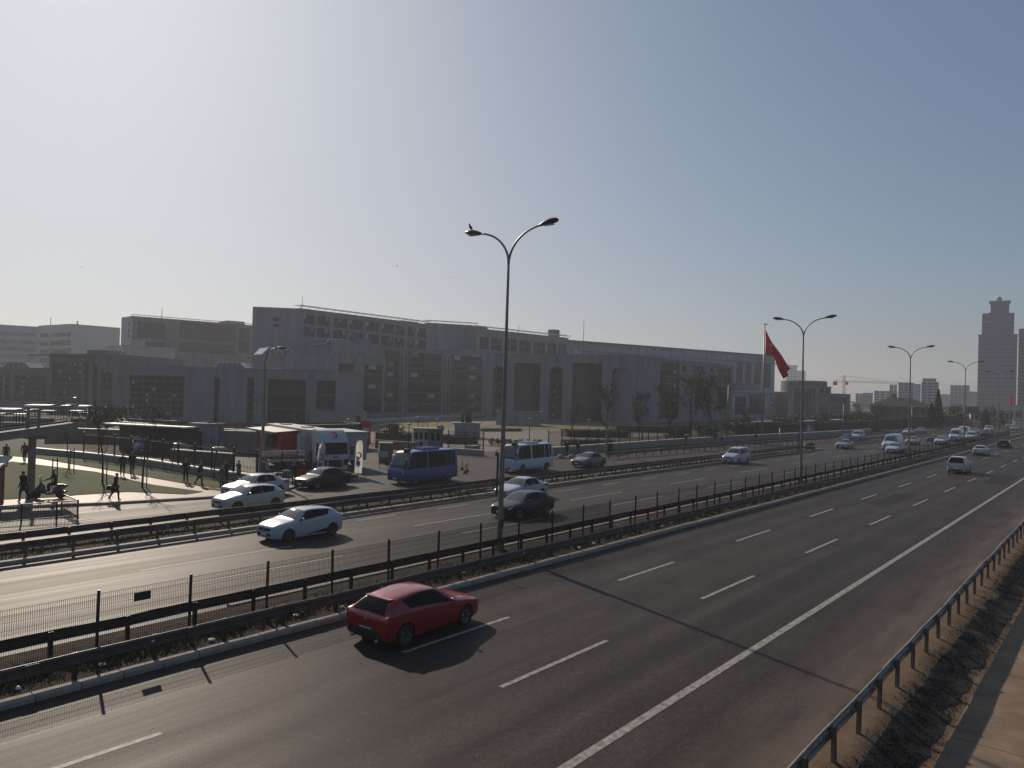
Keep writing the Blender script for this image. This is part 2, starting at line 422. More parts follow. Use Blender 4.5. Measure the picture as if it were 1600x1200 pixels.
sheet('lawn', [(112, 55), (190, 50), (430, 60), (430, 130), (215, 96), (172, 99), (152, 66)], pm('park_grass', (.035, .042, .018), .9, var=.4, scale=.15, bump=.4), .03)

# ================================================================== crash barriers, median fence, lamp posts
WB = [(0, 0), (.02, .0), (.075, .045), (.075, .075), (.02, .125), (.02, .185), (.075, .235), (.075, .265), (.02, .31), (0, .31), (.0, .29), (.05, .25), (.05, .225), (-.005, .185), (-.005, .125), (.05, .085), (.05, .06), (0, .02)]
def guard_rail(label, path, side, post_u, ztop=.75, reflect=8.0, post_side=None, zbase=0.0, mat=None):
    """path: plan polyline of the beam's back; side=+1 beam bulges to the left of the travel direction"""
    mat = mat or M_STEELD
    p0 = path[0]; t = thing('crash_barrier', label, 'crash barrier', (p0[0], p0[1], 0), 0, 'steel crash barriers')
    prof = [(side*a, b+ztop-.31) for a, b in WB]
    if side < 0: prof = prof[::-1]
    rgw = random.Random(int(abs(p0[1])*97)); fine = []
    for (x0, y0), (x1, y1) in zip(path, path[1:]):
        n_ = max(1, int((min(x1, 160)-x0)/2.0)) if x0 < 160 else 1
        for i_ in range(n_): f_ = i_/n_; fine.append((x0+(x1-x0)*f_, y0+(y1-y0)*f_+rgw.gauss(0, .012), zbase+rgw.gauss(0, .010)))
    fine.append((*path[-1], zbase))
    mb = MB(); mb.sweep(fine, prof, closed=True); o = mb.build('beam', mat, t, world=True); smooth_angle(o, 25)
    def at(u):
        for (x0, y0), (x1, y1) in zip(path, path[1:]):
            if x0 <= u <= x1: return y0+(y1-y0)*(u-x0)/(x1-x0), math.atan2(y1-y0, x1-x0)
        return path[-1][1], 0
    mb = MB(); hgt = ztop-.02
    mb.box((0, -side*.075, hgt/2), (.10, .012, hgt)); mb.box((-.045, -side*.075, hgt/2), (.012, .09, hgt)); mb.box((.045, -side*.075, hgt/2), (.012, .09, hgt)); mb.box((0, -side*.02, ztop-.16), (.07, .05, .2))
    first = None
    for u in post_u:
        y, a = at(u); loc = (u-p0[0], y-p0[1], zbase)
        if first is None: first = mb.build('post', mat, t, loc=loc); first.rotation_euler = (0, 0, a)
        else: share(first, t, loc, a, 'post').rotation_euler = (R(random.uniform(-1.5, 1.5)), 0, a)
    mb = MB(); mb.box((0, side*.05, ztop-.155), (.30, .012, .27)); first = None; u = path[0][0]+3.1
    while u < min(path[-1][0], 60):      # lapped splice joints
        y, a = at(u)
        if first is None: first = mb.build('splice_plate', mat, t, loc=(u-p0[0], y-p0[1]+side*.025, zbase))
        else: share(first, t, (u-p0[0], y-p0[1]+side*.025, zbase), a, 'splice_plate')
        u += 4.0
    if reflect:
        mb = MB(); mb.box((0, side*.036, ztop-.155), (.07, .02, .05)); first = None
        u = path[0][0]+2
        while u < min(path[-1][0], 90):
            y, a = at(u)
            if first is None: first = mb.build('reflector', M_REFL, t, loc=(u-p0[0], y-p0[1], zbase))
            else: share(first, t, (u-p0[0], y-p0[1], zbase), a, 'reflector')
            u += reflect
    return t
fr = lambda a, b, s: [a+s*i for i in range(int((b-a)/s)+1)]
guard_rail('crash barrier along the near footway edge at bottom right', [(6, 4.78), (30, 4.84), (60, 5.0), (85, 5.15)], 1, fr(9.4, 80, 1.83), reflect=0, mat=M_STEEL)
guard_rail('low crash barrier on the side of the median facing the red car', [(-8, 20.22), (40, 20.24), (160, 20.28), (700, 20.28)], -1, fr(2.1, 150, 2.0), zbase=.06, ztop=.66)
guard_rail('crash barrier behind the wire mesh fence on the median', [(-8, 22.15), (40, 22.2), (160, 22.25), (700, 22.25)], 1, fr(.2, 150, 2.0), zbase=.06)
dpath = [(u, vdiv(u)+.42) for u in (-40, 0, 8, 14, 20, 26, 32, 38, 44, 50, 56, 70, 90, 112)]
guard_rail('crash barrier on the motorway side of the grassy divider', dpath, -1, fr(-10.2, 111, 1.85), zbase=.05)
guard_rail('crash barrier on the service road side of the grassy divider', [(-40, 37.2), (50, 37.4), (112, 37.0)], 1, fr(-9.6, 111, 1.85), zbase=.05)
guard_rail('crash barrier restarting after the exit gap beside far traffic', [(134, 36.9), (300, 36.9), (600, 36.9)], -1, fr(134.5, 230, 2.2), zbase=.05)
guard_rail('crash barrier on the far side of the service road by the low wall', [(74.5, 46.4), (104, 45.0), (141, 42.2), (200, 41.5), (300, 41.5)], -1, fr(75, 220, 1.9), zbase=.02)
# crash cushion at the barrier nose
t = thing('crash_cushion', 'dark rounded crash cushion closing the nose of the divider barriers', 'crash cushion', (114, 36.7, 0))
mb = MB(); mb.lathe([(.75, 0), (.78, .5), (.7, 1.0), (.25, 1.25)], n=14); smooth_angle(mb.build('drum', pm('black_rubber', (.02, .02, .021), .6), t))
mb = MB(); mb.lathe([(.79, .55), (.795, .6), (.79, .75)], n=14); mb.build('band', pm('grubby_yellow', (.35, .27, .06), .6), t)

# median fence: posts and welded wire panels
FU0, FSP, FV, FH = 1.33, 2.54, 21.1, 1.91
t = thing('median_fence', 'tall wire mesh fence on black posts along the median', 'fence', (FU0, FV, 0))
mb = MB(); mb.box((0, 0, FH/2), (.06, .06, FH)); mb.box((0, 0, FH+.01), (.07, .07, .02)); p_first = mb.build('post', M_BLACK, t)
mb = MB(); W2 = FSP-.08
for i in range(50):
    x = .04+W2*i/49; mb.bar((x, 0, .12), (x, 0, FH-.06), .0075, .0075)
for z in (.13, .33, .53, .73, .93, 1.13, 1.33, 1.53, 1.70, 1.84):
    mb.bar((.04, .006, z), (.04+W2, .006, z), .007, .007)
m_first = mb.build('wire_panel', M_WIRE, t)
for i in range(1, 78): share(p_first, t, (i*FSP, 0, 0), 0, 'post').rotation_euler = (R(random.uniform(-1, 1)), R(random.uniform(-1, 1)), 0)
mb = MB()
for i in range(25):
    x = .04+W2*i/24; mb.bar((x, 0, .12), (x, 0, FH-.06), .005, .005)
for z in (.13, .53, .93, 1.33, 1.70, 1.84): mb.bar((.04, .006, z), (.04+W2, .006, z), .006, .006)
m_far = None
for i in range(1, 77):
    if i < 13: share(m_first, t, (i*FSP, 0, 0), 0, 'wire_panel')
    elif m_far is None: m_far = mb.build('wire_panel', M_WIRE, t, loc=(i*FSP, 0, 0))
    else: share(m_far, t, (i*FSP, 0, 0), 0, 'wire_panel')
# small dark plate hung on the mesh
s = thing('sign_plate', 'small blank dark plate hung on the median mesh fence', 'sign', (FU0+3*FSP+1.15, FV-.03, 0))
mb = MB(); mb.box((0, 0, 1.58), (.46, .012, .24)); mb.build('plate', M_BLACK, s)
mb = MB(); mb.box((-.2, .012, 1.68), (.015, .02, .03)); mb.box((.2, .012, 1.68), (.015, .02, .03)); mb.build('clip', M_WIRE, s)

# lamp posts
M_POLE = pm('lamp_pole_steel', (.20, .185, .175), .45, metal=.55, var=.2, scale=2)
M_LAMP = pm('lamp_head_dark', (.035, .035, .037), .45, var=.2)
M_LENS = pm('lamp_lens', (.25, .25, .24), .2, var=.1)
def lamp_double(label, u, v, H=13.55, reach=2.55, tilt=0.0, signs=False):
    t = thing('street_lamp', label, 'street lamp', (u, v, .05), 0, 'two-armed street lamps on the median')
    mb = MB(); mb.tube([(0, 0, 0), (0, 0, 3), (0, 0, 8), (0, 0, H)], [.135, .12, .088, .055], 10); smooth_angle(mb.build('pole', M_POLE, t), 50)
    mb = MB(); mb.box((0, 0, .1), (.45, .45, .05)); mb.box((0, 0, .3), (.30, .30, .4)); mb.build('base_plate', M_POLE, t)
    mb = MB(); mb.box((0, -.125, 1.3), (.14, .05, .4)); mb.build('service_door', M_STEELD, t)
    for s in (1, -1):
        pts = []
        for k in range(13):
            a = k/12*math.pi/2*.93; pts.append((0, s*(reach-.55)*(1-math.cos(a)), H-.25+1.62*math.sin(a)))
        mb = MB(); mb.tube(pts, [.058-.014*k/12 for k in range(13)], 8); arm = mb.build('arm', M_POLE, t, smooth=True)
        e = Vector(pts[-1]); d = (e-Vector(pts[-2])).normalized()
        mb = MB(); P = []
        for k, (x, w, h) in enumerate([(-.06, .06, .06), (.06, .11, .10), (.28, .19, .16), (.60, .21, .18), (.88, .16, .14), (1.0, .06, .06)]):
            c = e+d*x; ring = []
            for j in range(10):
                a = 2*math.pi*j/10; ring.append((c.x+w*math.cos(a), c.y, c.z+h*math.sin(a)*(1.0 if math.sin(a) > 0 else .45)))
            P.append(ring+[ring[0]])
        mb.grid(P, flip=(s < 0)); smooth_angle(mb.build('lamp_head', M_LAMP, t), 60)
        mb = MB(); c = e+d*.45; mb.box((c.x, c.y, c.z-.08), (.24, .55, .03)); mb.build('lens', M_LENS, t)
    if signs:
        for z in (2.55, 3.15): 
            mb = MB(); mb.bar((0, 0, z), (-.55, .62, z+.02), .03, .03); mb.build('bracket', M_BLACK, t)
        mb = MB(); mb.box((-.10, .18, 3.6), (.05, .10, 1.9), rz=.3); mb.build('cable_box', M_STEELD, t)
    t.rotation_euler = (0, R(tilt), 0)
    return t
lamp_double('nearest and tallest two-armed street lamp with a bird on its left head', 27.4, 22.75, 13.55, tilt=.35, signs=True)
lamp_double('second two-armed street lamp on the median, right of the red flag', 68.7, 22.8, 13.1, tilt=-.9, signs=True)
lamp_double('third two-armed street lamp, in front of the far pale apartment blocks', 110, 22.8, 13.1, tilt=-.6)
lamp_double('fourth two-armed street lamp, just left of the glass tower', 151.5, 22.8, 13.1, tilt=-.6)
lamp_double('fifth two-armed street lamp, standing before the glass tower', 193, 22.8, 12.9)
lamp_double('sixth and farthest two-armed street lamp before the glass tower base', 235, 22.8, 12.9)
# bird on the first lamp, other birds in the air
M_BIRD = pm('bird_plumage', (.02, .02, .022), .7)
def bird(label, loc, rz, flying=False, s=1.0):
    t = thing('bird', label, 'bird', loc, rz)
    mb = MB(); mb.tube([(-.16, 0, .02), (-.10, 0, .04), (0, 0, .08), (.08, 0, .15), (.12, 0, .20), (.16, 0, .21), (.20, 0, .205)], [.012, .03, .06, .05, .036, .03, .004], 8); smooth_angle(mb.build('body', M_BIRD, t), 70)
    if flying:
        for k in (1, -1):
            mb = MB(); mb._add([(.05, k*.03, .10), (-.07, k*.03, .09), (-.04, k*.25, .19), (.04, k*.25, .20), (-.10, k*.5, .15), (-.05, k*.5, .16)], [(0, 1, 2, 3), (3, 2, 4, 5)] if k < 0 else [(3, 2, 1, 0), (5, 4, 2, 3)])
            mb.build('wing', M_BIRD, t)
    else:
        for k in (1, -1):
            mb = MB(); mb.tube([(-.02, k*.055, .10), (-.12, k*.045, .05), (-.2, k*.02, .01)], [.03, .03, .008], 6); mb.build('wing', M_BIRD, t, smooth=True)
            mb = MB(); mb.tube([(0, k*.02, .05), (.01, k*.02, -.02)], .006, 5); mb.build('leg', M_BIRD, t)
    mb = MB(); mb.tube([(-.14, 0, .03), (-.3, 0, -.02)], [.025, .03], 4); mb.build('tail', M_BIRD, t)
    t.scale = (s, s, s)
b = Dist(738, 353, 35.6); bird('dark bird perched on the left lamp head of the nearest lamp', (27.4, 25.15, 15.10+.16), R(200), s=.95)
for px, py, d, lb in ((620, 416, 90, 'small bird flying high left of the nearest street lamp'), (152, 526, 110, 'bird flying between the two left roof blocks'), (1206, 509, 120, 'bird flying beside the top of the flag pole'), (128, 418, 120, 'tiny bird flying high over the far left buildings'), (702, 434, 120, 'tiny bird flying over the courthouse roof beside the nearest lamp')):
    bird(lb, Dist(px, py, d), R(random.uniform(0, 360)), True, .6)
# single-arm lamp by the donation truck
t = thing('street_lamp', 'single-armed street lamp beside the white truck with two small brackets', 'street lamp', (35.3, 54.3, .13))
H = 9.3; mb = MB(); mb.tube([(0, 0, 0), (0, 0, 4), (0, 0, H)], [.15, .12, .06], 10); mb.tube([(0, 0, 0), (0, 0, 3.4)], [.24, .2], 10); smooth_angle(mb.build('pole', M_POLE, t), 50)
ax = Vector((.63, -.776, 0)); pts = [Vector((0, 0, H-.2))+ax*(1.0*(1-math.cos(k/8*1.5)))+Vector((0, 0, 1.15*math.sin(k/8*1.5))) for k in range(9)]
mb = MB(); mb.tube(pts, .04, 8); mb.build('arm', M_BLACK, t, smooth=True)
mb = MB(); e = pts[-1]; mb.tube([e, e+ax*.15, e+ax*.5, e+ax*.75], [.04, .09, .11, .03], 8); mb.build('lamp_head', M_LAMP, t, smooth=True)
for s in (1, -1):
    mb = MB(); mb.bar((0, 0, 6.25), ax*s*.95+Vector((0, 0, 5.95)), .04); mb.bar((0, 0, 5.9), ax*s*.9+Vector((0, 0, 5.95)), .03); mb.build('bracket', M_BLACK, t)

# ================================================================== BUILDINGS
M_STONE = pm('courthouse_stone', (.215, .22, .235), .75, var=.2, scale=.9, bump=.15, bscale=6, stretch=(.7, .7, .10), spec=.2)
M_STONE2 = pm('courthouse_stone_dark', (.15, .155, .17), .75, var=.2, scale=.9, bump=.15, bscale=6, stretch=(.7, .7, .10), spec=.2)
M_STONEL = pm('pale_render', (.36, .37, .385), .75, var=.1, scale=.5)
M_GLASS = pm('dark_glazing', (.014, .020, .032), .22, var=.5, scale=.25, spec=.14)
M_GLASS2 = pm('teal_glazing', (.022, .036, .05), .22, var=.5, scale=.2, spec=.16)
M_MULL = pm('pale_mullion', (.30, .31, .33), .45, metal=.2, var=.1)
M_MULLD = pm('grey_mullion', (.13, .14, .155), .45, metal=.2, var=.1)
M_ROOF = pm('roof_membrane', (.30, .29, .27), .7, var=.15, scale=.4)
M_BLIND = pm('blind_fabric', (.42, .42, .40), .8, var=.15)
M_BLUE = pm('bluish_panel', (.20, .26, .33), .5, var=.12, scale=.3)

class Facade:
    """vertical wall from plan point A to B (left to right as the camera sees it), z0..z1, with real openings"""
    def __init__(s, A, B, z0, z1, parent, wall=None, glass=None, mull=None, depth=12.0, roof=None, recess=.45, body=True, left=True):
        s.A = Vector((A[0], A[1], 0)); s.B = Vector((B[0], B[1], 0)); s.z0, s.z1 = z0, z1; s.p = parent
        s.len = (s.B-s.A).length; s.d = (s.B-s.A)/s.len; s.n = Vector((s.d.y, -s.d.x, 0))     # outward, towards the camera
        if s.n.dot(-s.A) < 0: s.n = -s.n
        s.wall = wall or M_STONE; s.glass = glass or M_GLASS; s.mull = mull or M_MULLD; s.depth = depth; s.roof = roof or M_ROOF; s.recess = recess; s.op = []; s.body = body; s.left = left
    def S(s, px, py=None):
        q = onplane(px, 600 if py is None else py, s.A, s.n); return (q-s.A).dot(s.d)
    def Z(s, px, py): return onplane(px, py, s.A, s.n).z
    def win(s, x0, y0, x1, y1, nx=1, ny=1, kind='window', bands=None, blinds=0):
        a, b = s.S(x0), s.S(x1); xm = (x0+x1)/2
        s.opening(a, b, s.Z(xm, y1), s.Z(xm, y0), nx, ny, blinds)
    def opening(s, a, b, za, zb, nx=1, ny=1, blinds=0):
        a, b = max(.05, min(a, b)), min(s.len-.05, max(a, b)); za, zb = max(s.z0+.02, za), min(s.z1-.1, zb)
        if b-a > .15 and zb-za > .15: s.op.append((a, b, za, zb, nx, ny, blinds))
    def P(s, a, z, out=0.0): 
        q = s.A+s.d*a+s.n*out; return (q.x, q.y, z)
    def done(s):
        xs = sorted(set([0, s.len]+[round(o[0], 3) for o in s.op]+[round(o[1], 3) for o in s.op]))
        zs = sorted(set([s.z0, s.z1]+[round(o[2], 3) for o in s.op]+[round(o[3], 3) for o in s.op]))
        mb = MB()
        for i in range(len(xs)-1):
            for j in range(len(zs)-1):
                cx, cz = (xs[i]+xs[i+1])/2, (zs[j]+zs[j+1])/2
                if any(o[0] < cx < o[1] and o[2] < cz < o[3] for o in s.op): continue
                mb._add([s.P(xs[i], zs[j]), s.P(xs[i+1], zs[j]), s.P(xs[i+1], zs[j+1]), s.P(xs[i], zs[j+1])], [(0, 1, 2, 3)])
        for a, b, za, zb, *_ in s.op:
            c = [(a, za), (b, za), (b, zb), (a, zb)]
            for k in range(4):
                (x0, y0), (x1, y1) = c[k], c[(k+1) % 4]
                mb._add([s.P(x0, y0), s.P(x1, y1), s.P(x1, y1, -s.recess), s.P(x0, y0, -s.recess)], [(0, 1, 2, 3)])
        if s.body:
            D = -s.depth
            for q in (([s.P(0, s.z0), s.P(0, s.z1), s.P(0, s.z1, D), s.P(0, s.z0, D)], [s.P(s.len, s.z0), s.P(s.len, s.z0, D), s.P(s.len, s.z1, D), s.P(s.len, s.z1)], [s.P(0, s.z0, D), s.P(0, s.z1, D), s.P(s.len, s.z1, D), s.P(s.len, s.z0, D)])[0 if s.left else 1:]):
                mb._add(q, [(0, 1, 2, 3)])
        w = mb.build('wall', s.wall, s.p, world=True)
        if s.body:
            mb = MB(); mb._add([s.P(-.0, s.z1-.35, -.3), s.P(s.len, s.z1-.35, -.3), s.P(s.len, s.z1-.35, -s.depth), s.P(0, s.z1-.35, -s.depth)], [(0, 1, 2, 3)])
            mb.build('roof', s.roof, s.p, world=True)
            mb = MB()   # coping
            c0, c1 = Vector(s.P(-.15, s.z1, -.1)), Vector(s.P(s.len+.15, s.z1, -.1)); mb.bar(c0, c1, .55, .16)
            mb.bar(s.P(0, s.z1, -.3), s.P(0, s.z1, -s.depth), .5, .15); mb.bar(s.P(s.len, s.z1, -.3), s.P(s.len, s.z1, -s.depth), .5, .15)
            mb.build('coping', s.wall, s.p, world=True)
        for a, b, za, zb, nx, ny, blinds in s.op:
            mb = MB(); fw = min(.16, (b-a)*.08); o_ = -s.recess+.08
            for x in (a+fw/2, b-fw/2): mb.bar(s.P(x, za, o_), s.P(x, zb, o_), fw, .1, up=s.n)
            for z in (za+fw/2, zb-fw/2): mb.bar(s.P(a+fw, z, o_), s.P(b-fw, z, o_), .1, fw)
            for k in range(1, nx): x = a+(b-a)*k/nx; mb.bar(s.P(x, za+fw, o_+.003), s.P(x, zb-fw, o_+.003), fw*.7, .08, up=s.n)
            for k in range(1, ny): z = za+(zb-za)*k/ny; mb.bar(s.P(a+fw, z, o_), s.P(b-fw, z, o_), .09, fw*.9)
            w = mb.build('window', s.mull, s.p, world=True)
            mb = MB(); mb._add([s.P(a, za, -s.recess+.02), s.P(b, za, -s.recess+.02), s.P(b, zb, -s.recess+.02), s.P(a, zb, -s.recess+.02)], [(0, 1, 2, 3)])
            mb.build('pane', s.glass, w, world=True)
            if blinds:
                for k in range(blinds):
                    mb = MB(); cx = random.randrange(nx); cz = random.randrange(ny); w_ = (b-a)/nx; h_ = (zb-za)/ny; x0 = a+cx*w_+w_*.25; z1 = za+(cz+1)*h_-.15
                    mb._add([s.P(x0, z1-h_*.4, o_-.03), s.P(x0+w_*.4, z1-h_*.4, o_-.03), s.P(x0+w_*.4, z1, o_-.03), s.P(x0, z1, o_-.03)], [(0, 1, 2, 3)]); mb.build('blind', M_BLIND, w, world=True)
        return s
def gxy(px, py, z=0): q = G(px, py, z); return (q.x, q.y)

# --- the courthouse, one connected building
A1, B1_ = gxy(198, 656), gxy(527, 665)
court = thing('courthouse', 'large grey stone courthouse with deep dark openings spreading behind the forecourt', 'building', (A1[0], A1[1], 0))
# low left wing
f = Facade(A1, B1_, 0, 10.15, court, depth=26)
f.win(202, 586, 288, 652, 8, 7, blinds=7); f.win(335, 590, 343, 661, 1, 7); f.win(386, 589, 397, 664, 1, 4)
f.win(418, 592, 479, 668, 1, 3); f.win(494, 594, 525, 668, 2, 3); f.done(); FW = f
# projecting fins beside the tall windows
mb = MB()
for px in (482, 487, 492):
    a = f.S(px); mb.bar(f.P(a, 0, .25), f.P(a, 8.6, .25), .55, .5, up=f.n)
mb.build('fin', M_STONE, court, world=True)
# stepped blocks of the middle wing
A4, B4 = gxy(455, 651.5), gxy(600, 652)
f = Facade(A4, B4, 0, 14.6, court, depth=24, wall=M_STONE)
f.win(528, 567, 553, 646, 1, 5, blinds=2); f.win(569, 570, 598, 646, 1, 5, blinds=2); f.done()
A5, B5 = gxy(527, 650.5), gxy(758, 648.5)
f = Facade(Vector((*A5, 0))-Vector((0, -1.6, 0)), Vector((*B5, 0))-Vector((0, -1.6, 0)), 0, 17.9, court, depth=22)
f.win(600, 548, 624, 645, 1, 6, blinds=5); f.win(636, 551, 690, 646, 2, 6, blinds=6); f.win(703, 556, 755, 645, 2, 6, blinds=6); f.win(570, 566, 597, 645, 2, 5); f.done(); F5 = f
for i, px in enumerate((560, 565, 628, 633, 695, 700)):
    mb = MB(); a = f.S(px); mb.bar(f.P(a, 0, .35), f.P(a, 16.3, .35), .7, .7, up=f.n); mb.build('column', M_MULLD if i % 2 else M_STONE, court, world=True)
mb = MB()
for z in (3.0, 6.2, 9.4, 12.6): mb.bar(f.P(3, z, .1), f.P(f.len-.5, z, .1), .25, .25)
mb.build('transom', M_MULLD, court, world=True)
# right wing with the deep portals
A6, B6 = gxy(757, 654), gxy(985, 662.5)
f = Facade(A6, B6, 0, 16.9, court, depth=20, recess=3.0)
f.win(770, 572, 788, 652, 1, 6); f.win(803, 567.5, 844, 655, 1, 1); f.win(858, 573, 879, 657, 2, 7, blinds=5); f.win(894, 567.5, 940, 660, 1, 1); f.win(955, 575, 981, 661, 2, 7, blinds=3); f.done(); F6 = f
M_BRONZE = pm('bronze_cladding', (.035, .034, .036), .5, var=.3, scale=.3)
for x0, x1 in ((803, 844), (894, 940)):      # rounded drum walls inside the portals
    mb = MB(); a0, a1 = f.S(x0), f.S(x1); w = a1-a0; pts = []
    for k in range(11):
        th = R(10+k*8); pts.append((a0+w*.04+w*.60*(1-math.cos(th)), -2.7+1.9*math.cos(th)))
    mb.grid([[f.P(a, .05, o), f.P(a, 14.4, o)] for a, o in pts]); mb.build('drum_wall', M_BRONZE, court, world=True, smooth=True)
for px in (779, 868.5, 968):       # pointed heads over the narrow bays and the slots above them
    a = f.S(px); hw = abs(f.S(px+11)-a)
    mb = MB(); zt = f.Z(px, 574); 
    mb.extr([(-hw-.2, 0), (-hw-.2, 1.9), (0, 1.9)], f.P(a, zt-.9, .04), f.d, (0, 0, 1), -f.n, 2.2)
    mb.extr([(hw+.2, 1.9), (hw+.2, 0), (0, 1.9)], f.P(a, zt-.9, .04), f.d, (0, 0, 1), -f.n, 2.2); mb.build('pointed_head', M_STONE, court, world=True)
    mb = MB(); mb.bar(f.P(a+.5, zt+1.0, .1), f.P(a+.5, 16.9, .1), .3, .3, up=f.n); mb.bar(f.P(a-.35, zt+1.0, .1), f.P(a-.35, 16.9, .1), .3, .3, up=f.n); mb.build('downpipe', M_MULLD, court, world=True)
A7, B7 = B6, gxy(1144, 657.5)
f = Facade(A7, B7, 0, 16.9, court, depth=22)
f.win(1031, 566, 1062, 655, 3, 8, blinds=3); f.win(1066, 570, 1072, 581, 1, 1); f.win(1083, 572, 1099, 582, 2, 1); f.win(1109, 574, 1114, 583, 1, 1); f.win(1120, 574, 1142, 640, 3, 7)
for px in (1070, 1080, 1089, 1098, 1107, 1115): f.win(px-1.4, 592, px+1.4, 600)
for y in (610, 628): f.win(1068.5, y, 1071.5, y+8)
f.done()
# high block at the back with the roof pergola
HM = 27.0
L3, A3, B3 = gxy(395, 479, HM), gxy(469, 482, HM), gxy(668, 507, HM)
g_ = Facade(L3, A3, 0, HM, court, wall=M_STONE, body=False, recess=.35); g_.win(423, 495, 434, 502); g_.win(423, 505, 434, 512); g_.done()
f = Facade(A3, B3, 0, HM, court, depth=(Vector(L3)-Vector(A3)).length, wall=M_STONE, left=False)
for i, (x0, x1) in enumerate(((472, 490), (493, 513), (519, 540), (543, 566), (570, 590), (594, 613), (616, 630), (635, 646), (650, 664))):
    for k in range(2):
        ya = 491+(x0-472)*.118+k*19; f.win(x0, ya, x1, ya+16, 3, 1, blinds=1)
f.done(); F3 = f
A3b, B3b = gxy(668, 505.5, HM+.4), gxy(744, 510, HM+.4)
f = Facade(A3b, B3b, 0, HM+.6, court, depth=26); f.win(722, 512, 738, 520, 1, 1); f.win(722, 524, 738, 531, 1, 1); f.win(722, 534, 738, 541); f.done(); F3b = f
A3c, B3c = gxy(744, 513, HM-.6), gxy(888, 528.5, HM-.6)
f = Facade(A3c, B3c, 0, HM-.6, court, depth=22)
for i, (x0, x1) in enumerate(((748, 762), (766, 783), (788, 806), (810, 828), (832, 850), (854, 868), (871, 884))):
    ya = 526+(x0-748)*.09; f.win(x0, ya, x1, ya+20, 2, 2)
f.done(); F3c = f
M_TREL = pm('pergola_pale', (.55, .54, .52), .5, var=.1)
for f, z in ((F3, HM), (F3b, HM+.6), (F3c, HM-.6)):      # roof pergola: rails on short props
    mb = MB(); n = int(f.len/2.6)
    mb.bar(f.P(-.8, z+.75, .9), f.P(f.len+.2, z+.75, .9), .16, .16); mb.bar(f.P(-.8, z+.75, -.9), f.P(f.len+.2, z+.75, -.9), .12, .12)
    for k in range(n+1):
        a = f.len*k/n; mb.bar(f.P(a, z+.86, 1.3), f.P(a, z+.86, -2.5), .12, .10); mb.bar(f.P(a, z+.08, -.2), f.P(a, z+.7, .8), .09, .09)
    mb.build('roof_pergola', M_TREL, court, world=True)
def roof_box(f, x0, x1, z0, h, dp, name='roof_house', mat=None, back=4.0):
    a, b = f.S(x0), f.S(x1); mb = MB(); c = Vector(f.P((a+b)/2, z0+h/2, -back-dp/2)); mb.box(c, (abs(b-a), dp, h), rz=math.atan2(f.d.y, f.d.x)); return mb.build(name, mat or f.wall, f.p, world=True)
roof_box(F3, 640, 666, HM-.4, 1.2, 8); roof_box(F3c, 745, 763, HM-1, 1.4, 8, back=1); roof_box(F3c, 866, 874, HM-1, 3.0, 3, back=.5, mat=M_STONE2); roof_box(F5, 720, 742, 17.5, 1.2, 5, back=1)
roof_box(F5, 588, 600, 17.5, 2.6, 4, back=6); roof_box(F6, 888, 897, 16.6, 1.8, 3, back=8, mat=M_STONEL)
for f, px, h in ((F3, 480, 3.6), (F3c, 818, 3.0), (F6, 907, 9.0)):
    mb = MB(); a = f.S(px); zt = f.z1; mb.tube([f.P(a, zt-.3, -3), f.P(a, zt+h, -3)], [.09, .05], 6); mb.build('mast', M_MULLD, court, world=True)
def skylight(f, x0, x1, h, zb, back, mat_parent):
    a, b = f.S(x0), f.S(x1); c = (a+b)/2; w = (b-a)/2; mb = MB(); fr_ = MB(); rows = []
    prof = [(-1, 0), (-.62, 1), (.55, 1.0), (1, 0)]; Dp = 7
    for o in (0, -Dp): rows.append([f.P(c+w*x, zb+h*z, -back+o) for x, z in prof])
    mb.grid(rows); mb._add(rows[0], [(0, 1, 2, 3)]); sk = mb.build('skylight', pm('skylight_glass', (.10, .13, .15), .08, var=.2, scale=.5), f.p, world=True)
    for k in range(3): fr_.bar(rows[0][k], rows[0][k+1], .14)
    for k in range(4): fr_.bar(rows[0][k], rows[1][k], .14)
    for t_ in (.2, .4, .6, .8): fr_.bar(Vector(rows[0][0]).lerp(Vector(rows[0][3]), t_), Vector(rows[0][1]).lerp(Vector(rows[0][2]), t_), .09)
    fr_.build('skylight_frame', pm('skylight_bar', (.55, .57, .58), .35, var=.1), sk, world=True)
skylight(FW, 322, 378, 1.5, 9.8, 3, None); skylight(F5, 517, 556, 1.4, 17.6, 3, None)
f_ = Facade(A4, B4, 0, 14.6, court); skylight(f_, 420, 476, 1.7, 14.3-.1, 6, None)
# terraces' white coping edges catching the sun
mb = MB(); 
for f, x0, x1, z in ((FW, 396, 420, 10.3), (FW, 395, 435, 10.32), (F5, 640, 665, 18.0)):
    mb.bar(f.P(f.S(x0), z, -2), f.P(f.S(x1), z, -2), 1.2, .18)
mb.build('vent_row', M_TREL, court, world=True)
# filler block between the wings (stays below the front roofs)
mb = MB(); q = [FW.P(FW.len*.2, 0, -20), FW.P(FW.len, 0, -12), F5.P(F5.len*.3, 0, -14), F3.P(F3.len*.9, 0, .5), F3.P(0, 0, .5)]
mb.prism([(a, b) for a, b, c in q], 0, 9.6); mb.build('core_block', M_STONE2, court, world=True)
# terrace wall and path in front of the middle wing
mb = MB(); a, b = G(560, 660), G(758, 649.5); mb.bar((a.x, a.y, .35), (b.x, b.y, .35), .5, .7); o = mb.build('terrace_wall', pm('terrace_white', (.42, .41, .40), .7), None)
setp(o, 'long low pale terrace wall at the foot of the courthouse middle wing', 'wall')

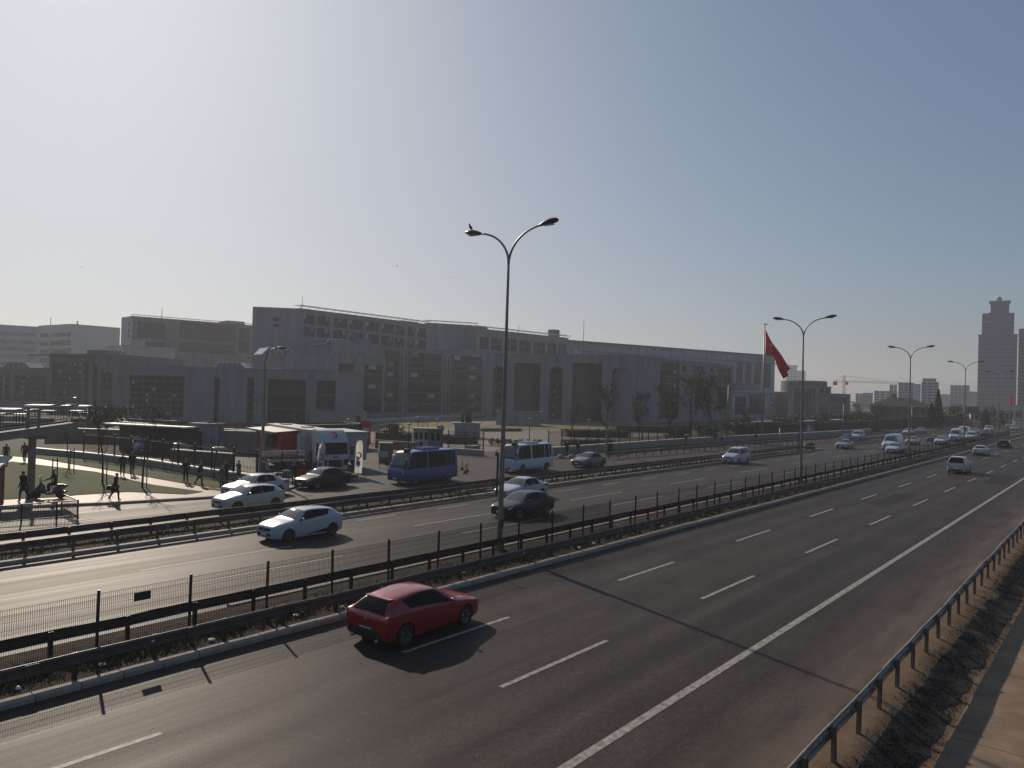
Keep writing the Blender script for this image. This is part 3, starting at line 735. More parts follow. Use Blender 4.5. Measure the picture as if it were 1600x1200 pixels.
# --- block behind, left: gable end with small slots, its sunlit look put into a paler colour
H2 = 28.0
A2, B2 = gxy(207, 494, H2), gxy(398, 509, H2)
t = thing('office_block', 'dark glazed block with a gable end coloured as sunlit, left of the courthouse', 'building', (A2[0], A2[1], 0))
f = Facade(A2, B2, 4, H2, t, wall=M_STONE2, depth=(Vector(gxy(190, 496, H2))-Vector(A2)).length, glass=M_GLASS, left=False)
f.win(212, 503, 255, 530, 5, 1); f.win(212, 533, 255, 548, 5, 1); f.win(278, 505, 366, 533, 9, 1); f.win(278, 536, 366, 552, 9, 1); f.win(371, 512, 388, 552, 2, 2); f.done(); F2 = f
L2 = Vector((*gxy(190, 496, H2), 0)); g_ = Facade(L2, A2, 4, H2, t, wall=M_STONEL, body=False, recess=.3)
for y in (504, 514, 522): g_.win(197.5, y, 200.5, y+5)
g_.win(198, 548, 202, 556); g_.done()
mb = MB(); mb.bar(F2.P(-.5, H2+.5, .6), F2.P(F2.len, H2+.5, .6), .5, .18)
for k in range(24): mb.bar(F2.P(F2.len*k/23, H2+.05, -.2), F2.P(F2.len*k/23, H2+.45, .5), .1, .1)
mb.build('roof_pergola', M_TREL, t, world=True)
roof_box(F2, 354, 381, H2-.4, 1.6, 8, back=1); mb = MB(); a = F2.S(257); mb.tube([F2.P(a, H2-.3, -5), F2.P(a, H2+4.2, -5)], [.12, .07], 6); mb.build('mast', M_MULLD, t, world=True)
w_ = gxy(167, 542, 17.0); w2 = gxy(192, 539.5, 17.0)
f = Facade(w_, w2, 2, 17.0, t, wall=M_STONEL, depth=14); f.win(180, 549, 189, 557, 2, 1); f.done(); roof_box(f, 182, 189, 16.6, 2.2, 4, back=2)

# --- long block running away to the right
H5 = 26.0
A5_, B5_ = gxy(886, 533.5, H5), gxy(1211, 557.5, H5)
t = thing('long_block', 'long flat-roofed block with shallow ribbed face running right behind the courthouse', 'building', (A5_[0], A5_[1], 0))
f = Facade(A5_, B5_, 0, H5, t, wall=M_BLUE, depth=34)
f.win(1150, 566, 1160, 600, 3, 8); f.win(1164, 567, 1174, 602, 3, 8); f.win(1178, 568, 1188, 604, 3, 8); f.win(1192, 569, 1204, 606, 3, 8)
f.done()
mb = MB(); mb.bar(f.P(-1, H5-3.2, .35), f.P(f.len+.3, H5-3.2, .35), .6, .35); mb.bar(f.P(-1, H5+.3, .5), f.P(f.len+.5, H5+.3, .5), 1.8, .5); mb.build('cornice', M_STONE2, t, world=True)
for k in range(26):
    mb = MB(); a = f.len*(.05+.9*k/25); mb.bar(f.P(a, H5-3.1, .12), f.P(a, H5-.4, .12), .5, .25, up=f.n); mb.build('rib', M_BLUE, t, world=True)
# canopy roof between the long block and the courthouse
mb = MB(); a, b = Vector(f.P(6, 20.3, 14)), Vector(f.P(f.len*.55, 20.3, 10)); mb.bar(a, b, 9, .8); mb.build('low_roof', M_STONE2, t, world=True)

# --- far left: hotel with balcony bands, and the low left wings
D0 = 430
a, b, c = Dist(-40, 505, D0), Dist(60, 506, D0), Dist(112, 508, D0*.93)
H0 = a.z
t = thing('hotel_block', 'hazy pale hotel block with stacked balcony bands at the far left', 'building', (a.x, a.y, 0))
f = Facade(a, b, 0, H0, t, wall=M_BLUE, depth=20, glass=M_GLASS2)
for k in range(9):
    z = H0-4.0-k*3.5; f.opening(1.5, f.len-1.0, z-.9, z+.9, 12, 1)
f.done()
f = Facade(b, c, 0, H0+.5, t, wall=M_STONEL, depth=22, glass=M_GLASS2)
for k in range(9):
    z = H0-4.2-k*3.9; f.opening(f.len*.04, f.len*.34, z-1.0, z+1.0, 5, 1); f.opening(f.len*.38, f.len-.3, z-1.0, z+1.0, 8, 1)
f.done()
for k in range(7):
    mb = MB(); z = H0-6.1-k*3.9; mb.bar(f.P(f.len*.36, z, .8), f.P(f.len+1.5+.5*(k == 1), z, .8), 2.0, 1.1); mb.build('balcony', M_STONEL, t, world=True)
mb = MB(); a = f.len*.1; mb.tube([f.P(a, H0, -4), f.P(a, H0+5, -4)], .15, 5); mb.tube([f.P(f.len*.9, H0, -4), f.P(f.len*.9, H0+2.4, -4)], .3, 5); mb.build('mast', M_MULLD, t, world=True)

A1b, B1b = gxy(-30, 637.5), gxy(76, 640)
t = thing('low_wing', 'low grey wing with a rounded white skylight at the far left', 'building', (A1b[0], A1b[1], 0))
f = Facade(A1b, B1b, 0, 9.55, t, depth=24, wall=M_STONE2, glass=M_GLASS2); f.win(8, 583, 15, 625, 1, 5); f.win(22, 586, 72, 628, 6, 5, blinds=5); f.win(-20, 586, 4, 628, 3, 5); f.done(); skylight(f, -10, 38, 1.6, 9.3, 3, None)
A1c, B1c = gxy(74, 641), gxy(199, 645)
t = thing('mid_wing', 'grey wing with tall glazing between the low wing and the courthouse', 'building', (A1c[0], A1c[1], 0))
f = Facade(A1c, B1c, 0, 12.9, t, depth=24, wall=M_STONE2, glass=M_GLASS2)
f.win(80, 566, 127, 632, 6, 6, blinds=8); f.win(131, 567, 138, 632, 1, 6); f.win(144, 568, 152, 634, 1, 6); f.win(158, 577, 175, 634, 2, 5, blinds=2); f.done()
roof_box(f, 130, 158, 12.6, 1.4, 8, back=1); mb = MB(); mb.bar(f.P(-4.5, 12.4, .4), f.P(f.len*.7, 13.1, .6), 1.6, .22); mb.build('eaves', M_STONE2, t, world=True)

# --- right: smaller civic buildings
A6_, B6_ = gxy(1143, 652), gxy(1226, 651)
t = thing('annex_building', 'low annex with a pale frame and dark glass left of the flag pole', 'building', (A6_[0], A6_[1], 0))
f = Facade(A6_, B6_, 0, 9.8, t, wall=M_STONEL, depth=26)
f.win(1149, 619, 1168, 648, 4, 3); f.win(1170, 617, 1196, 648, 3, 1); f.win(1204, 620, 1209, 622.5); f.win(1204, 624, 1209, 626.5); f.win(1204, 632, 1209, 635); f.done()
f2 = Facade(Vector(f.P(-2, 0, -12)), Vector(f.P(f.len+2, 0, -12)), 0, 12.8, t, wall=M_STONE2, depth=20); f2.done()
mb = MB(); mb.bar(f.P(-.3, 8.9, .4), f.P(f.len*.72, 8.9, .4), .7, .45); mb.build('lintel', M_MULLD, t, world=True)
A6r, B6r = gxy(1230, 652.5), gxy(1297, 655)
t = thing('drum_building', 'grey building with a curved dark glass drum behind the flag', 'building', (A6r[0], A6r[1], 0))
f = Facade(A6r, B6r, 0, 12.1, t, wall=M_STONE, depth=22, recess=1.6); f.win(1241, 607, 1275, 651, 6, 1); f.win(1281, 607, 1287, 652, 1, 1); f.win(1290, 608, 1295, 652, 1, 1); f.done()
mb = MB(); c = Vector(f.P(f.len*.35, 0, -9)); mb.lathe([(8.5, 10), (8.5, 14.0), (8.2, 14.3), (.5, 14.3)], c=(c.x, c.y, 0), n=28); smooth_angle(mb.build('drum', M_STONE2, t, world=True))
A8, B8 = gxy(1294, 655), gxy(1328, 654.5)
t = thing('dark_annex', 'dark low flat-roofed building right of the curved drum building', 'building', (A8[0], A8[1], 0))
f = Facade(A8, B8, 0, 9.6, t, wall=M_STONE2, depth=20); f.win(1298, 620, 1324, 632, 5, 1); f.win(1298, 636, 1324, 646, 5, 1); f.done()
mb = MB(); c = Vector(f.P(f.len*.35, 10.8, -6)); mb.box(c, (5, 4, 2.4)); mb.build('roof_plant', pm('rusty_plant', (.18, .13, .11), .8), t, world=True)

# --- far skyline
def far_block(name, label, px0, px1, ytop, dist, mat, floors, cols, base=0.0, cat='building', depth=30, extra=None, glass=None):
    a, b = Dist(px0, ytop, dist), Dist(px1, ytop, dist); H = (a.z+b.z)/2
    t = thing(name, label, cat, (a.x, a.y, 0)); f = Facade(a, b, base, H, t, wall=mat, depth=depth, recess=.5, glass=glass or M_GLASS2)
    hgt = H-base
    for k in range(floors):
        z1 = H-hgt*(k+.25)/floors*.86; z0 = z1-hgt/floors*.45
        for j in range(cols): w = f.len/cols; f.opening(w*(j+.12), w*(j+.88), z0, z1, 1, 1)
    f.done(); return t, f
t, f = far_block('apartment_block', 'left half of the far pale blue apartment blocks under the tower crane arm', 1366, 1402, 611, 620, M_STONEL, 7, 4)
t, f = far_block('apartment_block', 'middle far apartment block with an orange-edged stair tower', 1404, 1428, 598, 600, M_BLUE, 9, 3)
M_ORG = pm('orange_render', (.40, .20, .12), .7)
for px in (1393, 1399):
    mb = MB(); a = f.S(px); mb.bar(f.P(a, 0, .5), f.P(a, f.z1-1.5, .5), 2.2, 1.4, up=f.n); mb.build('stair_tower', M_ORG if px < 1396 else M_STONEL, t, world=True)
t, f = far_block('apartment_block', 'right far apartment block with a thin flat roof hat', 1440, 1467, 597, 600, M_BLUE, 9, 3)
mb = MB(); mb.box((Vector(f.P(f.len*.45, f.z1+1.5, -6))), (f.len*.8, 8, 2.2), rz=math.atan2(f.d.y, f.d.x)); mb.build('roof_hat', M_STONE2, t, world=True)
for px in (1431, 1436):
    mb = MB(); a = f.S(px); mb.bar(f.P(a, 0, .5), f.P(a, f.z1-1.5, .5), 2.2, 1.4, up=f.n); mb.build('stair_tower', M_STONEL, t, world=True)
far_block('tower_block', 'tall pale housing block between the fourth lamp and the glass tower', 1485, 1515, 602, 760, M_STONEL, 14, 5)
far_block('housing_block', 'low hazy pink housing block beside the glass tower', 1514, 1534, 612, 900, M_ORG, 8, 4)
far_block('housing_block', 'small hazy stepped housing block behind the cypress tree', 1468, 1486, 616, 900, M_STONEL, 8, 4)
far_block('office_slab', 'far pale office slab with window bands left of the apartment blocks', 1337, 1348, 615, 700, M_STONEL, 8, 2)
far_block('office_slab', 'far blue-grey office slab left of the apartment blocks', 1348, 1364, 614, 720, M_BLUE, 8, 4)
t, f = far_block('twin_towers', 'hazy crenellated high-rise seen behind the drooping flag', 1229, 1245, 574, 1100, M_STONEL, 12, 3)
g_ = Facade(Dist(1245, 579, 1105), Dist(1259, 579, 1105), 0, Dist(1245, 579, 1105).z, t, wall=M_STONEL, depth=30, recess=.5); g_.done()
for k in range(4):
    mb = MB(); mb.box(f.P(f.len*(k+.5)/4, f.z1+1.6, -5), (3.0, 5, 3.2)); mb.build('crenel', M_STONEL, t, world=True)
mb = MB(); mb.tube([f.P(2, f.z1, -5), f.P(2, f.z1+14, -5)], [.6, .2], 5); mb.build('mast', M_MULLD, t, world=True)
# dark hall with a hipped roof
a, b = Dist(1360, 634, 300), Dist(1462, 634, 300)
t = thing('dark_hall', 'dark hall with a low hipped roof in front of the apartment blocks', 'building', (a.x, a.y, 0))
f = Facade(a, b, 0, a.z, t, wall=pm('hall_wall', (.06, .055, .055), .8), depth=30)
for k in range(8): f.opening(f.len*(k+.2)/8, f.len*(k+.75)/8, 2.0, 6.5, 2, 2)
f.done()
mb = MB(); z = a.z+.02; q = [f.P(-1.5, z, 1.5), f.P(f.len+1.5, z, 1.5), f.P(f.len+1.5, z, -31), f.P(-1.5, z, -31)]; rd = [f.P(f.len*.3, z+3.2, -14), f.P(f.len*.6, z+3.2, -14)]
mb._add(q+rd, [(0, 1, 5, 4), (1, 2, 5), (2, 3, 4, 5), (3, 0, 4), (3, 2, 1, 0)]); rf = mb.build('roof', pm('hall_roof', (.028, .027, .03), .9, spec=.1), t, world=True)
mb = MB(); mb.box(f.P(f.len*.36, z+3.6, -14), (1.5, 1.5, 2)); mb.build('chimney', M_STONE2, rf, world=True)
# glass tower: stacked set-back tiers with floor bands
DT = 640
a, b = Dist(1529, 523, DT), Dist(1590, 523, DT)
t = thing('glass_tower', 'tall stepped blue glass tower at the right edge of the skyline', 'building', (a.x, a.y, 0))
M_TOWER = pm('tower_cladding', (.06, .10, .17), .4, var=.15, scale=.2, spec=.25)
def tier(x0, x1, ytop, z0, floors, push, dp, bay):
    p, q = Dist(x0, ytop, DT+push), Dist(x1, ytop, DT+push); f = Facade(p, q, z0, p.z, t, wall=M_TOWER, depth=dp, recess=.3, glass=pm('tower_glass', (.035, .065, .115), .25, var=.4, scale=.15, spec=.2), mull=M_TOWER)
    hh = (p.z-z0)/floors
    for k in range(floors): f.opening(.5, f.len-.5, z0+hh*(k+.28), z0+hh*(k+.92), bay, 1)
    f.done(); return f
f = tier(1529, 1590, 523, 0, 19, 0, 34, 10); tier(1536, 1585, 490, f.z1, 5, 3, 28, 8); f3 = tier(1548, 1577, 474, f.z1+15, 4, 6, 20, 5)
mb = MB(); mb.box(f3.P(f3.len/2, f3.z1+1.4, -8), (f3.len+2, 13, .9), rz=math.atan2(f3.d.y, f3.d.x)); mb.build('crown_slab', M_MULLD, t, world=True)
mb = MB(); c = f3.P(f3.len*.45, f3.z1+2.5, -6); mb.lathe([(1.5, 0), (2.0, 1.2), (1.2, 2.4), (.2, 3)], c=c, n=10); mb.build('roof_dome', M_MULLD, t, world=True)
mb = MB(); c = f.P(f.len*.09, f.z1, -6); mb.bar(c, (c[0], c[1], c[2]+15), .5); mb.bar((c[0], c[1], c[2]+15), Vector((c[0], c[1], c[2]+16))+f.d*5, .4); mb.build('roof_crane', M_MULLD, t, world=True)
t2 = thing('side_tower', 'darker tower cut by the right picture edge beside the glass tower', 'building', Dist(1592, 514, DT+30))
t2.location.z = 0
p, q = Dist(1592, 514, DT+25), Dist(1640, 514, DT+10); f = Facade(p, q, 0, p.z, t2, wall=M_STONE2, depth=30, recess=.35, glass=M_GLASS2)
for k in range(20): f.opening(.5, f.len-.5, 4+k*2.6, 5.6+k*2.6, 8, 1)
f.done()
# podium by the tower foot
a, b = Dist(1545, 655, 420), Dist(1640, 650, 420); t = thing('podium_hall', 'long pale podium hall at the foot of the glass tower', 'building', (a.x, a.y, 0))
f = Facade(a, b, 0, max(7, a.z), t, wall=M_STONEL, depth=30); 
for k in range(7): f.opening(f.len*(k+.12)/7, f.len*(k+.9)/7, 1.2, 4.6, 3, 1)
f.done()
# tower crane
c = Dist(1318, 640, 560); M_CRANE = pm('crane_brown', (.16, .10, .05), .6)
t = thing('tower_crane', 'tower crane with a long thin jib above the roofs', 'crane', (c.x, c.y, 0))
top = Dist(1318, 596, 560).z; rt = Vector((CAM_ROT[0][0], CAM_ROT[1][0], 0)).normalized()
def lattice(mb, p0, p1, w, n, r):
    p0, p1 = Vector(p0), Vector(p1); d = (p1-p0).normalized(); x = d.orthogonal().normalized()*w/2; y = d.cross(x)
    cs = [x+y, x-y, -x-y, -x+y]
    for q in cs: mb.bar(p0+q, p1+q, r)
    for k in range(n):
        a, b = p0.lerp(p1, k/n), p0.lerp(p1, (k+1)/n)
        for j in range(4): mb.bar(a+cs[j], b+cs[(j+1) % 4], r*.7)
mb = MB(); lattice(mb, (0, 0, 0), (0, 0, top+4), 1.3, 18, .11); mb.build('mast', M_CRANE, t)
mb = MB(); lattice(mb, -rt*7+Vector((0, 0, top)), rt*45+Vector((0, 0, top)), 1.0, 34, .07); mb.bar((0, 0, top+4), rt*28+Vector((0, 0, top+.6)), .15); mb.bar((0, 0, top+4), -rt*6+Vector((0, 0, top+.6)), .15); mb.build('jib', M_CRANE, t)
mb = MB(); mb.box(-rt*6+Vector((0, 0, top-1.4)), (2.2, 2.2, 2.4)); mb.build('counterweight', M_STONE2, t)
mb = MB(); mb.box(rt*1.8+Vector((0, 0, top-1.2)), (1.6, 1.6, 2)); mb.build('cab', M_CRANE, t)
# big roadside sign on a post
c = G(1517, 668); t = thing('road_sign', 'large blank grey billboard on a single post near the glass tower', 'sign', (c.x, c.y, 0))
zt, zb = Zat(1516, 635, c), Zat(1516, 646, c)
mb = MB(); mb.tube([(0, 0, 0), (0, 0, zb+.1)], .35, 10); mb.build('post', M_POLE, t, smooth=True)
mb = MB(); wd = (Dist(1529, 640, c.xy.length)-Dist(1503, 640, c.xy.length)).length; mb.box((0, 0, (zt+zb)/2), (wd, .5, zt-zb), rz=math.atan2(rt.y, rt.x)); mb.build('board', pm('board_grey', (.12, .12, .13), .6), t)
text_mesh('D C', (zt-zb)*.8, 'lettering', pm('board_letters', (.28, .27, .27), .6), t, Matrix(((rt.x, 0, rt.y, -(.0)+rt.y*.27-rt.x*wd*.22), (rt.y, 0, -rt.x, -rt.x*.27-rt.y*wd*.22), (0, 1, 0, (zt+zb)/2), (0, 0, 0, 1))))

# ================================================================== VEHICLES
M_TYRE = pm('tyre_rubber', (.012, .012, .013), .8, var=.3, scale=9)
M_RIM = pm('alloy_rim', (.32, .32, .34), .3, metal=.8, var=.15)
M_RIMD = pm('dark_alloy', (.10, .10, .11), .3, metal=.8, var=.15)
M_TRIM = pm('black_trim', (.012, .012, .013), .5, var=.2)
M_CGLASS = pm('car_glass', (.004, .005, .007), .05, var=.2, scale=1.5, spec=.16)
M_WGLASS = pm('windscreen_glass', (.06, .075, .072), .05, var=.35, scale=1.2, spec=.8)  # base colour lightened to stand in for part of the sky's reflection
M_HEAD = pm('headlight_glass', (.45, .46, .48), .12, var=.3, scale=8, coat=.6)
M_TAIL = pm('tail_lamp_red', (.30, .012, .012), .15, var=.2, coat=.6)
M_PLATE = pm('number_plate', (.62, .62, .60), .4, var=.08)
M_INK = pm('plate_ink', (.015, .015, .02), .5)
def paint(name, col, metal=0.0, rough=.28):
    dark = max(col) < .06
    return pm('paint_'+name, col, rough, metal=metal, var=.06, scale=3, coat=.25 if dark else .7, spec=.25 if dark else .5)

def pchip(Y, t):
    """monotone cubic through rows of Y at integer knots"""
    Y = np.asarray(Y, float); n = len(Y); d = np.diff(Y, axis=0); m = np.zeros_like(Y)
    for i in range(1, n-1):
        a, b = d[i-1], d[i]; ok = a*b > 0
        with np.errstate(divide='ignore', invalid='ignore'): h = 2*a*b/(a+b)
        m[i] = np.where(ok, h, 0)
    m[0], m[-1] = d[0], d[-1]
    t = np.clip(np.asarray(t, float), 0, n-1-1e-9); i = t.astype(int); f = (t-i)[:, None]
    h00, h10, h01, h11 = 2*f**3-3*f**2+1, f**3-2*f**2+f, -2*f**3+3*f**2, f**3-f**2
    return h00*Y[i]+h10*m[i]+h01*Y[i+1]+h11*m[i+1]
class Body:
    """station rows: x, z_bottom, z_shoulder, half_width, z_top, half_width_top, z_top_edge"""
    def __init__(s, st): s.st = np.array(st, float); s.arch = {}; s.memo = {}
    def sec(s, t):
        q = pchip(s.st, np.atleast_1d(t)); out = []
        for x, zb, zs, w, zt, wt, ze in q:
            zm = zb+(zs-zb)*.55
            out.append([(x, 0, zb), (x, .86*w, zb), (x, .965*w, zb+.10*(zs-zb)), (x, w, zm), (x, .975*w, zs), (x, (.975*w*.42+wt*.58)+.015, zs+(ze-zs)*.55), (x, wt, ze), (x, wt*.62, ze+(zt-ze)*.72), (x, 0, zt)])
        return np.array(out)
    def pt(s, t, k):
        """t, k arrays of the same length; points on the left (+y) half"""
        S = s.sec(t); k = np.clip(np.asarray(k, float), 0, 8-1e-9); out = []
        for row, kk in zip(S, k): out.append(pchip(row, [kk])[0])
        return np.array(out)
    def mesh(s, nt, nk, name, mat, parent, wells=(), wr=.36, wz=.32):
        n = len(s.st)-1; tf = np.linspace(0, n, 600); xf = pchip(s.st, tf)[:, 0]; ms = np.concatenate([[0], np.cumsum(np.abs(np.diff(xf))/abs(xf[0]-xf[-1])+np.diff(tf)/n*.45)]); ts = np.interp(np.linspace(0, ms[-1], nt), ms, tf); ks = np.linspace(0, 8, nk)
        S = s.sec(ts); P = np.array([pchip(r, ks) for r in S])
        V = []; F = []; m2 = 2*nk-2
        for i in range(nt):
            V += [tuple(p) for p in P[i]]+[(p[0], -p[1], p[2]) for p in P[i][1:-1][::-1]]
        V = np.array(V)
        for i in range(nt-1):
            for j in range(m2):
                j2 = (j+1) % m2; F.append((i*m2+j, (i+1)*m2+j, (i+1)*m2+j2, i*m2+j2))
        F.append(tuple(range(m2))); F.append(tuple((nt-1)*m2+j for j in range(m2-1, -1, -1)))
        # open the wheel arches; a lip follows the circle and covers the cut edge
        if wells:
            side = np.abs(V[:, 1]) > .55*s.st[:, 3].max(); inside = np.zeros(len(V), bool)
            for wx in wells: inside |= side & (np.hypot(V[:, 0]-wx, V[:, 2]-wz) < wr)
            F = [f for f in F if len(f) > 4 or not any(inside[list(f)])]
        mb = MB(); mb._add(V, F); o = mb.build(name, mat, parent); smooth_angle(o, 42)
        cell = max((s.st[0][0]-s.st[-1][0])/nt*1.55, .05)
        for wx in (wells if nt > 30 else ()):
            for sg in (1, -1):
                if (wx, sg) in s.arch: mb = MB(); mb.grid(s.arch[wx, sg], flip=sg > 0); smooth_angle(mb.build('wheel_arch', mat, parent), 50); continue
                rows = []
                for k in range(25):
                    a = R(-22+224*k/24); ca, sa = math.cos(a), math.sin(a); r_ = []
                    for rr, off in ((wr-.008, -.10), (wr-.008, .006), (wr+cell*.5, .008), (wr+cell, .004)):
                        x, z = wx+rr*ca, max(s.st[4][1]+.01, wz+rr*sa); z = min(z, s.zmax(x)); r_.append((x, sg*(s.side_y(x, z)+off), z))
                    rows.append(r_)
                s.arch[wx, sg] = rows; mb = MB(); mb.grid(rows, flip=sg > 0); smooth_angle(mb.build('wheel_arch', mat, parent), 50)
        return o
    def zmax(s, x):
        s.side_y(x, .5); t = np.interp(-x, -s._x, s._t); return float(pchip(s.sec([t])[0], [4.0])[0][2])
    def side_y(s, x, z):
        if not hasattr(s, '_t'):
            s._t = np.linspace(0, len(s.st)-1, 200); s._x = pchip(s.st, s._t)[:, 0]
        t = np.interp(-x, -s._x, s._t); row = pchip(s.sec([t])[0], np.linspace(1.5, 4.4, 30)); return float(np.interp(z, row[:, 2], row[:, 1]))
    def patch(s, quad, n, m, off, name, mat, parent, mirror=False, both=False):
        """quad: ((t,k) bottom-front, bottom-rear, top-rear, top-front); bilinear in station space, pushed out along the normal"""
        key = (quad, n, m, off); rows = []
        (a, b, c, d) = [np.array(q, float) for q in quad]
        for i in range(n+1 if key not in s.memo else 0):
            u = i/n; T = []; K = []
            for j in range(m+1):
                w = j/m; q = (a*(1-u)+b*u)*(1-w)+(d*(1-u)+c*u)*w; T.append(q[0]); K.append(q[1])
            p0 = s.pt(T, K); p1 = s.pt(np.array(T)+.02, K); p2 = s.pt(T, np.array(K)+.02); nn = np.cross(p1-p0, p2-p0)
            bad = np.linalg.norm(nn, axis=1) < 1e-12; nn[bad] = (0, 0, 1)
            nn /= np.linalg.norm(nn, axis=1)[:, None]
            flip = (nn[:, 1]+nn[:, 2]*.5) < 0; nn[flip] *= -1
            rows.append(p0+nn*off)
        rows = s.memo.setdefault(key, np.array(rows)).copy(); out = []
        if both:     # across the car: k runs to the centre line, mirrored to make one pane
            right = rows[:, ::-1].copy(); right[:, :, 1] *= -1; rows = np.concatenate([rows, right[:, 1:]], axis=1)
        for sg in ((1, -1) if mirror else (1,)):
            Q = rows.copy(); Q[:, :, 1] *= sg; Q = Q.tolist()
            mb = MB(); mb.grid(Q); o = mb.build(name, mat, parent, smooth=True); out.append(o)
        return out
_WH = {}
def wheel(parent, x, y, r, w, rim, spokes=5, hi=True):
    key = (r, w, rim.name, spokes, hi)
    sg = 1 if y > 0 else -1
    if key not in _WH:
        n = 28 if hi else 16
        mb = MB(); mb.lathe([(r*.64, -w/2+.01), (r*.9, -w/2), (r*.985, -w*.36), (r, -w*.2), (r, w*.2), (r*.985, w*.36), (r*.9, w/2), (r*.64, w/2-.01)], n=n, axis='y'); ty = mb.build('tyre', M_TYRE, None); smooth_angle(ty, 40)
        mb = MB(); mb.lathe([(r*.66, w*.36), (r*.62, w*.46), (r*.58, w*.44), (r*.56, w*.2), (r*.1, w*.16)], n=n, axis='y')
        for k in range(spokes):
            a = 2*math.pi*k/spokes
            for da in (-.16, .16) if hi else (0,):
                mb.bar((r*.10*math.cos(a), w*.36, r*.10*math.sin(a)), (r*.59*math.cos(a+da), w*.42, r*.59*math.sin(a+da)), r*(.10 if hi else .2), .03, up=(0, 1, 0))
        mb.lathe([(r*.15, w*.2), (r*.15, w*.42), (r*.05, w*.45)], n=10, axis='y'); rm = mb.build('rim', rim, None); smooth_angle(rm, 30)
        mb = MB(); mb.lathe([(r*.55, w*.19), (r*.05, w*.19)], n=n, axis='y'); dk = mb.build('brake_disc', M_TRIM, None)
        _WH[key] = (ty.data, rm.data, dk.data)
        for o in (ty, rm, dk): bpy.data.objects.remove(o)
    W = bpy.data.objects.new('wheel', _WH[key][0]); COL.objects.link(W); W.parent = parent; W.location = (x, y, r)
    W.rotation_euler = (0, random.uniform(0, 6), 0) if sg > 0 else (0, random.uniform(0, 6), math.pi)
    for nm, k in (('rim', 1), ('hub', 2)):
        o = bpy.data.objects.new(nm, _WH[key][k]); COL.objects.link(o); o.parent = W
    return W

# ---- body shapes: front (+x) to rear
HATCH = dict(L=4.26, axle=(1.28, -1.35), wr=.325, top=1.44, st=[
 (2.13, .34, .58, .58, .66, .46, .63), (2.09, .23, .63, .70, .72, .55, .69), (1.93, .19, .70, .80, .79, .63, .76), (1.50, .18, .79, .885, .885, .72, .855), (1.02, .18, .86, .90, .965, .74, .93), (.86, .18, .885, .90, 1.01, .73, .975),
 (.08, .18, .915, .90, 1.395, .575, 1.35), (-.5, .18, .935, .90, 1.44, .575, 1.39), (-1.15, .18, .955, .895, 1.40, .56, 1.345), (-1.66, .2, .985, .88, 1.315, .55, 1.26), (-2.05, .25, .95, .87, .965, .70, .945), (-2.11, .29, .88, .85, .90, .70, .89), (-2.14, .40, .78, .78, .81, .64, .80)])
SMALLH = dict(L=4.06, axle=(1.24, -1.32), wr=.31, top=1.45, st=[
 (2.03, .34, .58, .55, .70, .44, .66), (1.99, .22, .64, .67, .76, .54, .73), (1.82, .18, .72, .78, .84, .62, .81), (1.42, .17, .82, .86, .94, .70, .905), (1.0, .17, .885, .875, 1.01, .72, .975), (.86, .17, .905, .875, 1.05, .71, 1.01),
 (.16, .17, .935, .875, 1.40, .56, 1.355), (-.40, .17, .955, .875, 1.45, .56, 1.40), (-1.05, .17, .985, .87, 1.42, .54, 1.365), (-1.58, .19, 1.02, .86, 1.335, .53, 1.28), (-1.91, .24, 1.0, .84, 1.02, .65, 1.0), (-1.97, .28, .90, .80, .93, .64, .92), (-2.03, .40, .80, .72, .83, .58, .82)])
SEDAN = dict(L=4.42, axle=(1.32, -1.32), wr=.31, top=1.46, st=[
 (2.21, .34, .56, .55, .66, .44, .63), (2.17, .22, .62, .69, .72, .55, .69), (1.98, .18, .70, .80, .80, .63, .77), (1.55, .17, .80, .86, .90, .70, .865), (1.06, .17, .87, .87, .98, .72, .94), (.92, .17, .89, .87, 1.02, .71, .985),
 (.22, .17, .915, .87, 1.40, .56, 1.355), (-.35, .17, .93, .87, 1.46, .56, 1.41), (-.85, .17, .945, .87, 1.42, .55, 1.37), (-1.10, .17, .955, .87, 1.35, .55, 1.305), (-1.62, .18, .96, .865, 1.06, .68, 1.03), (-1.80, .20, .95, .855, 1.035, .68, 1.01), (-2.12, .26, .93, .80, 1.00, .66, .985), (-2.21, .38, .82, .74, .90, .62, .88)])
VANB = dict(L=4.15, axle=(1.32, -1.30), wr=.32, top=1.80, st=[
 (2.07, .36, .62, .58, .76, .46, .72), (2.03, .24, .70, .72, .84, .56, .80), (1.86, .20, .80, .81, .95, .65, .91), (1.48, .20, .92, .86, 1.08, .72, 1.04), (1.18, .20, .98, .87, 1.14, .73, 1.10), (1.06, .20, 1.0, .87, 1.18, .72, 1.14),
 (.48, .20, 1.04, .87, 1.68, .60, 1.62), (-.10, .20, 1.05, .87, 1.79, .62, 1.73), (-1.0, .20, 1.06, .87, 1.80, .62, 1.74), (-1.82, .22, 1.06, .86, 1.76, .60, 1.70), (-1.98, .24, 1.05, .85, 1.55, .66, 1.50), (-2.05, .28, .98, .82, 1.05, .70, 1.03), (-2.08, .40, .80, .76, .84, .66, .83)])
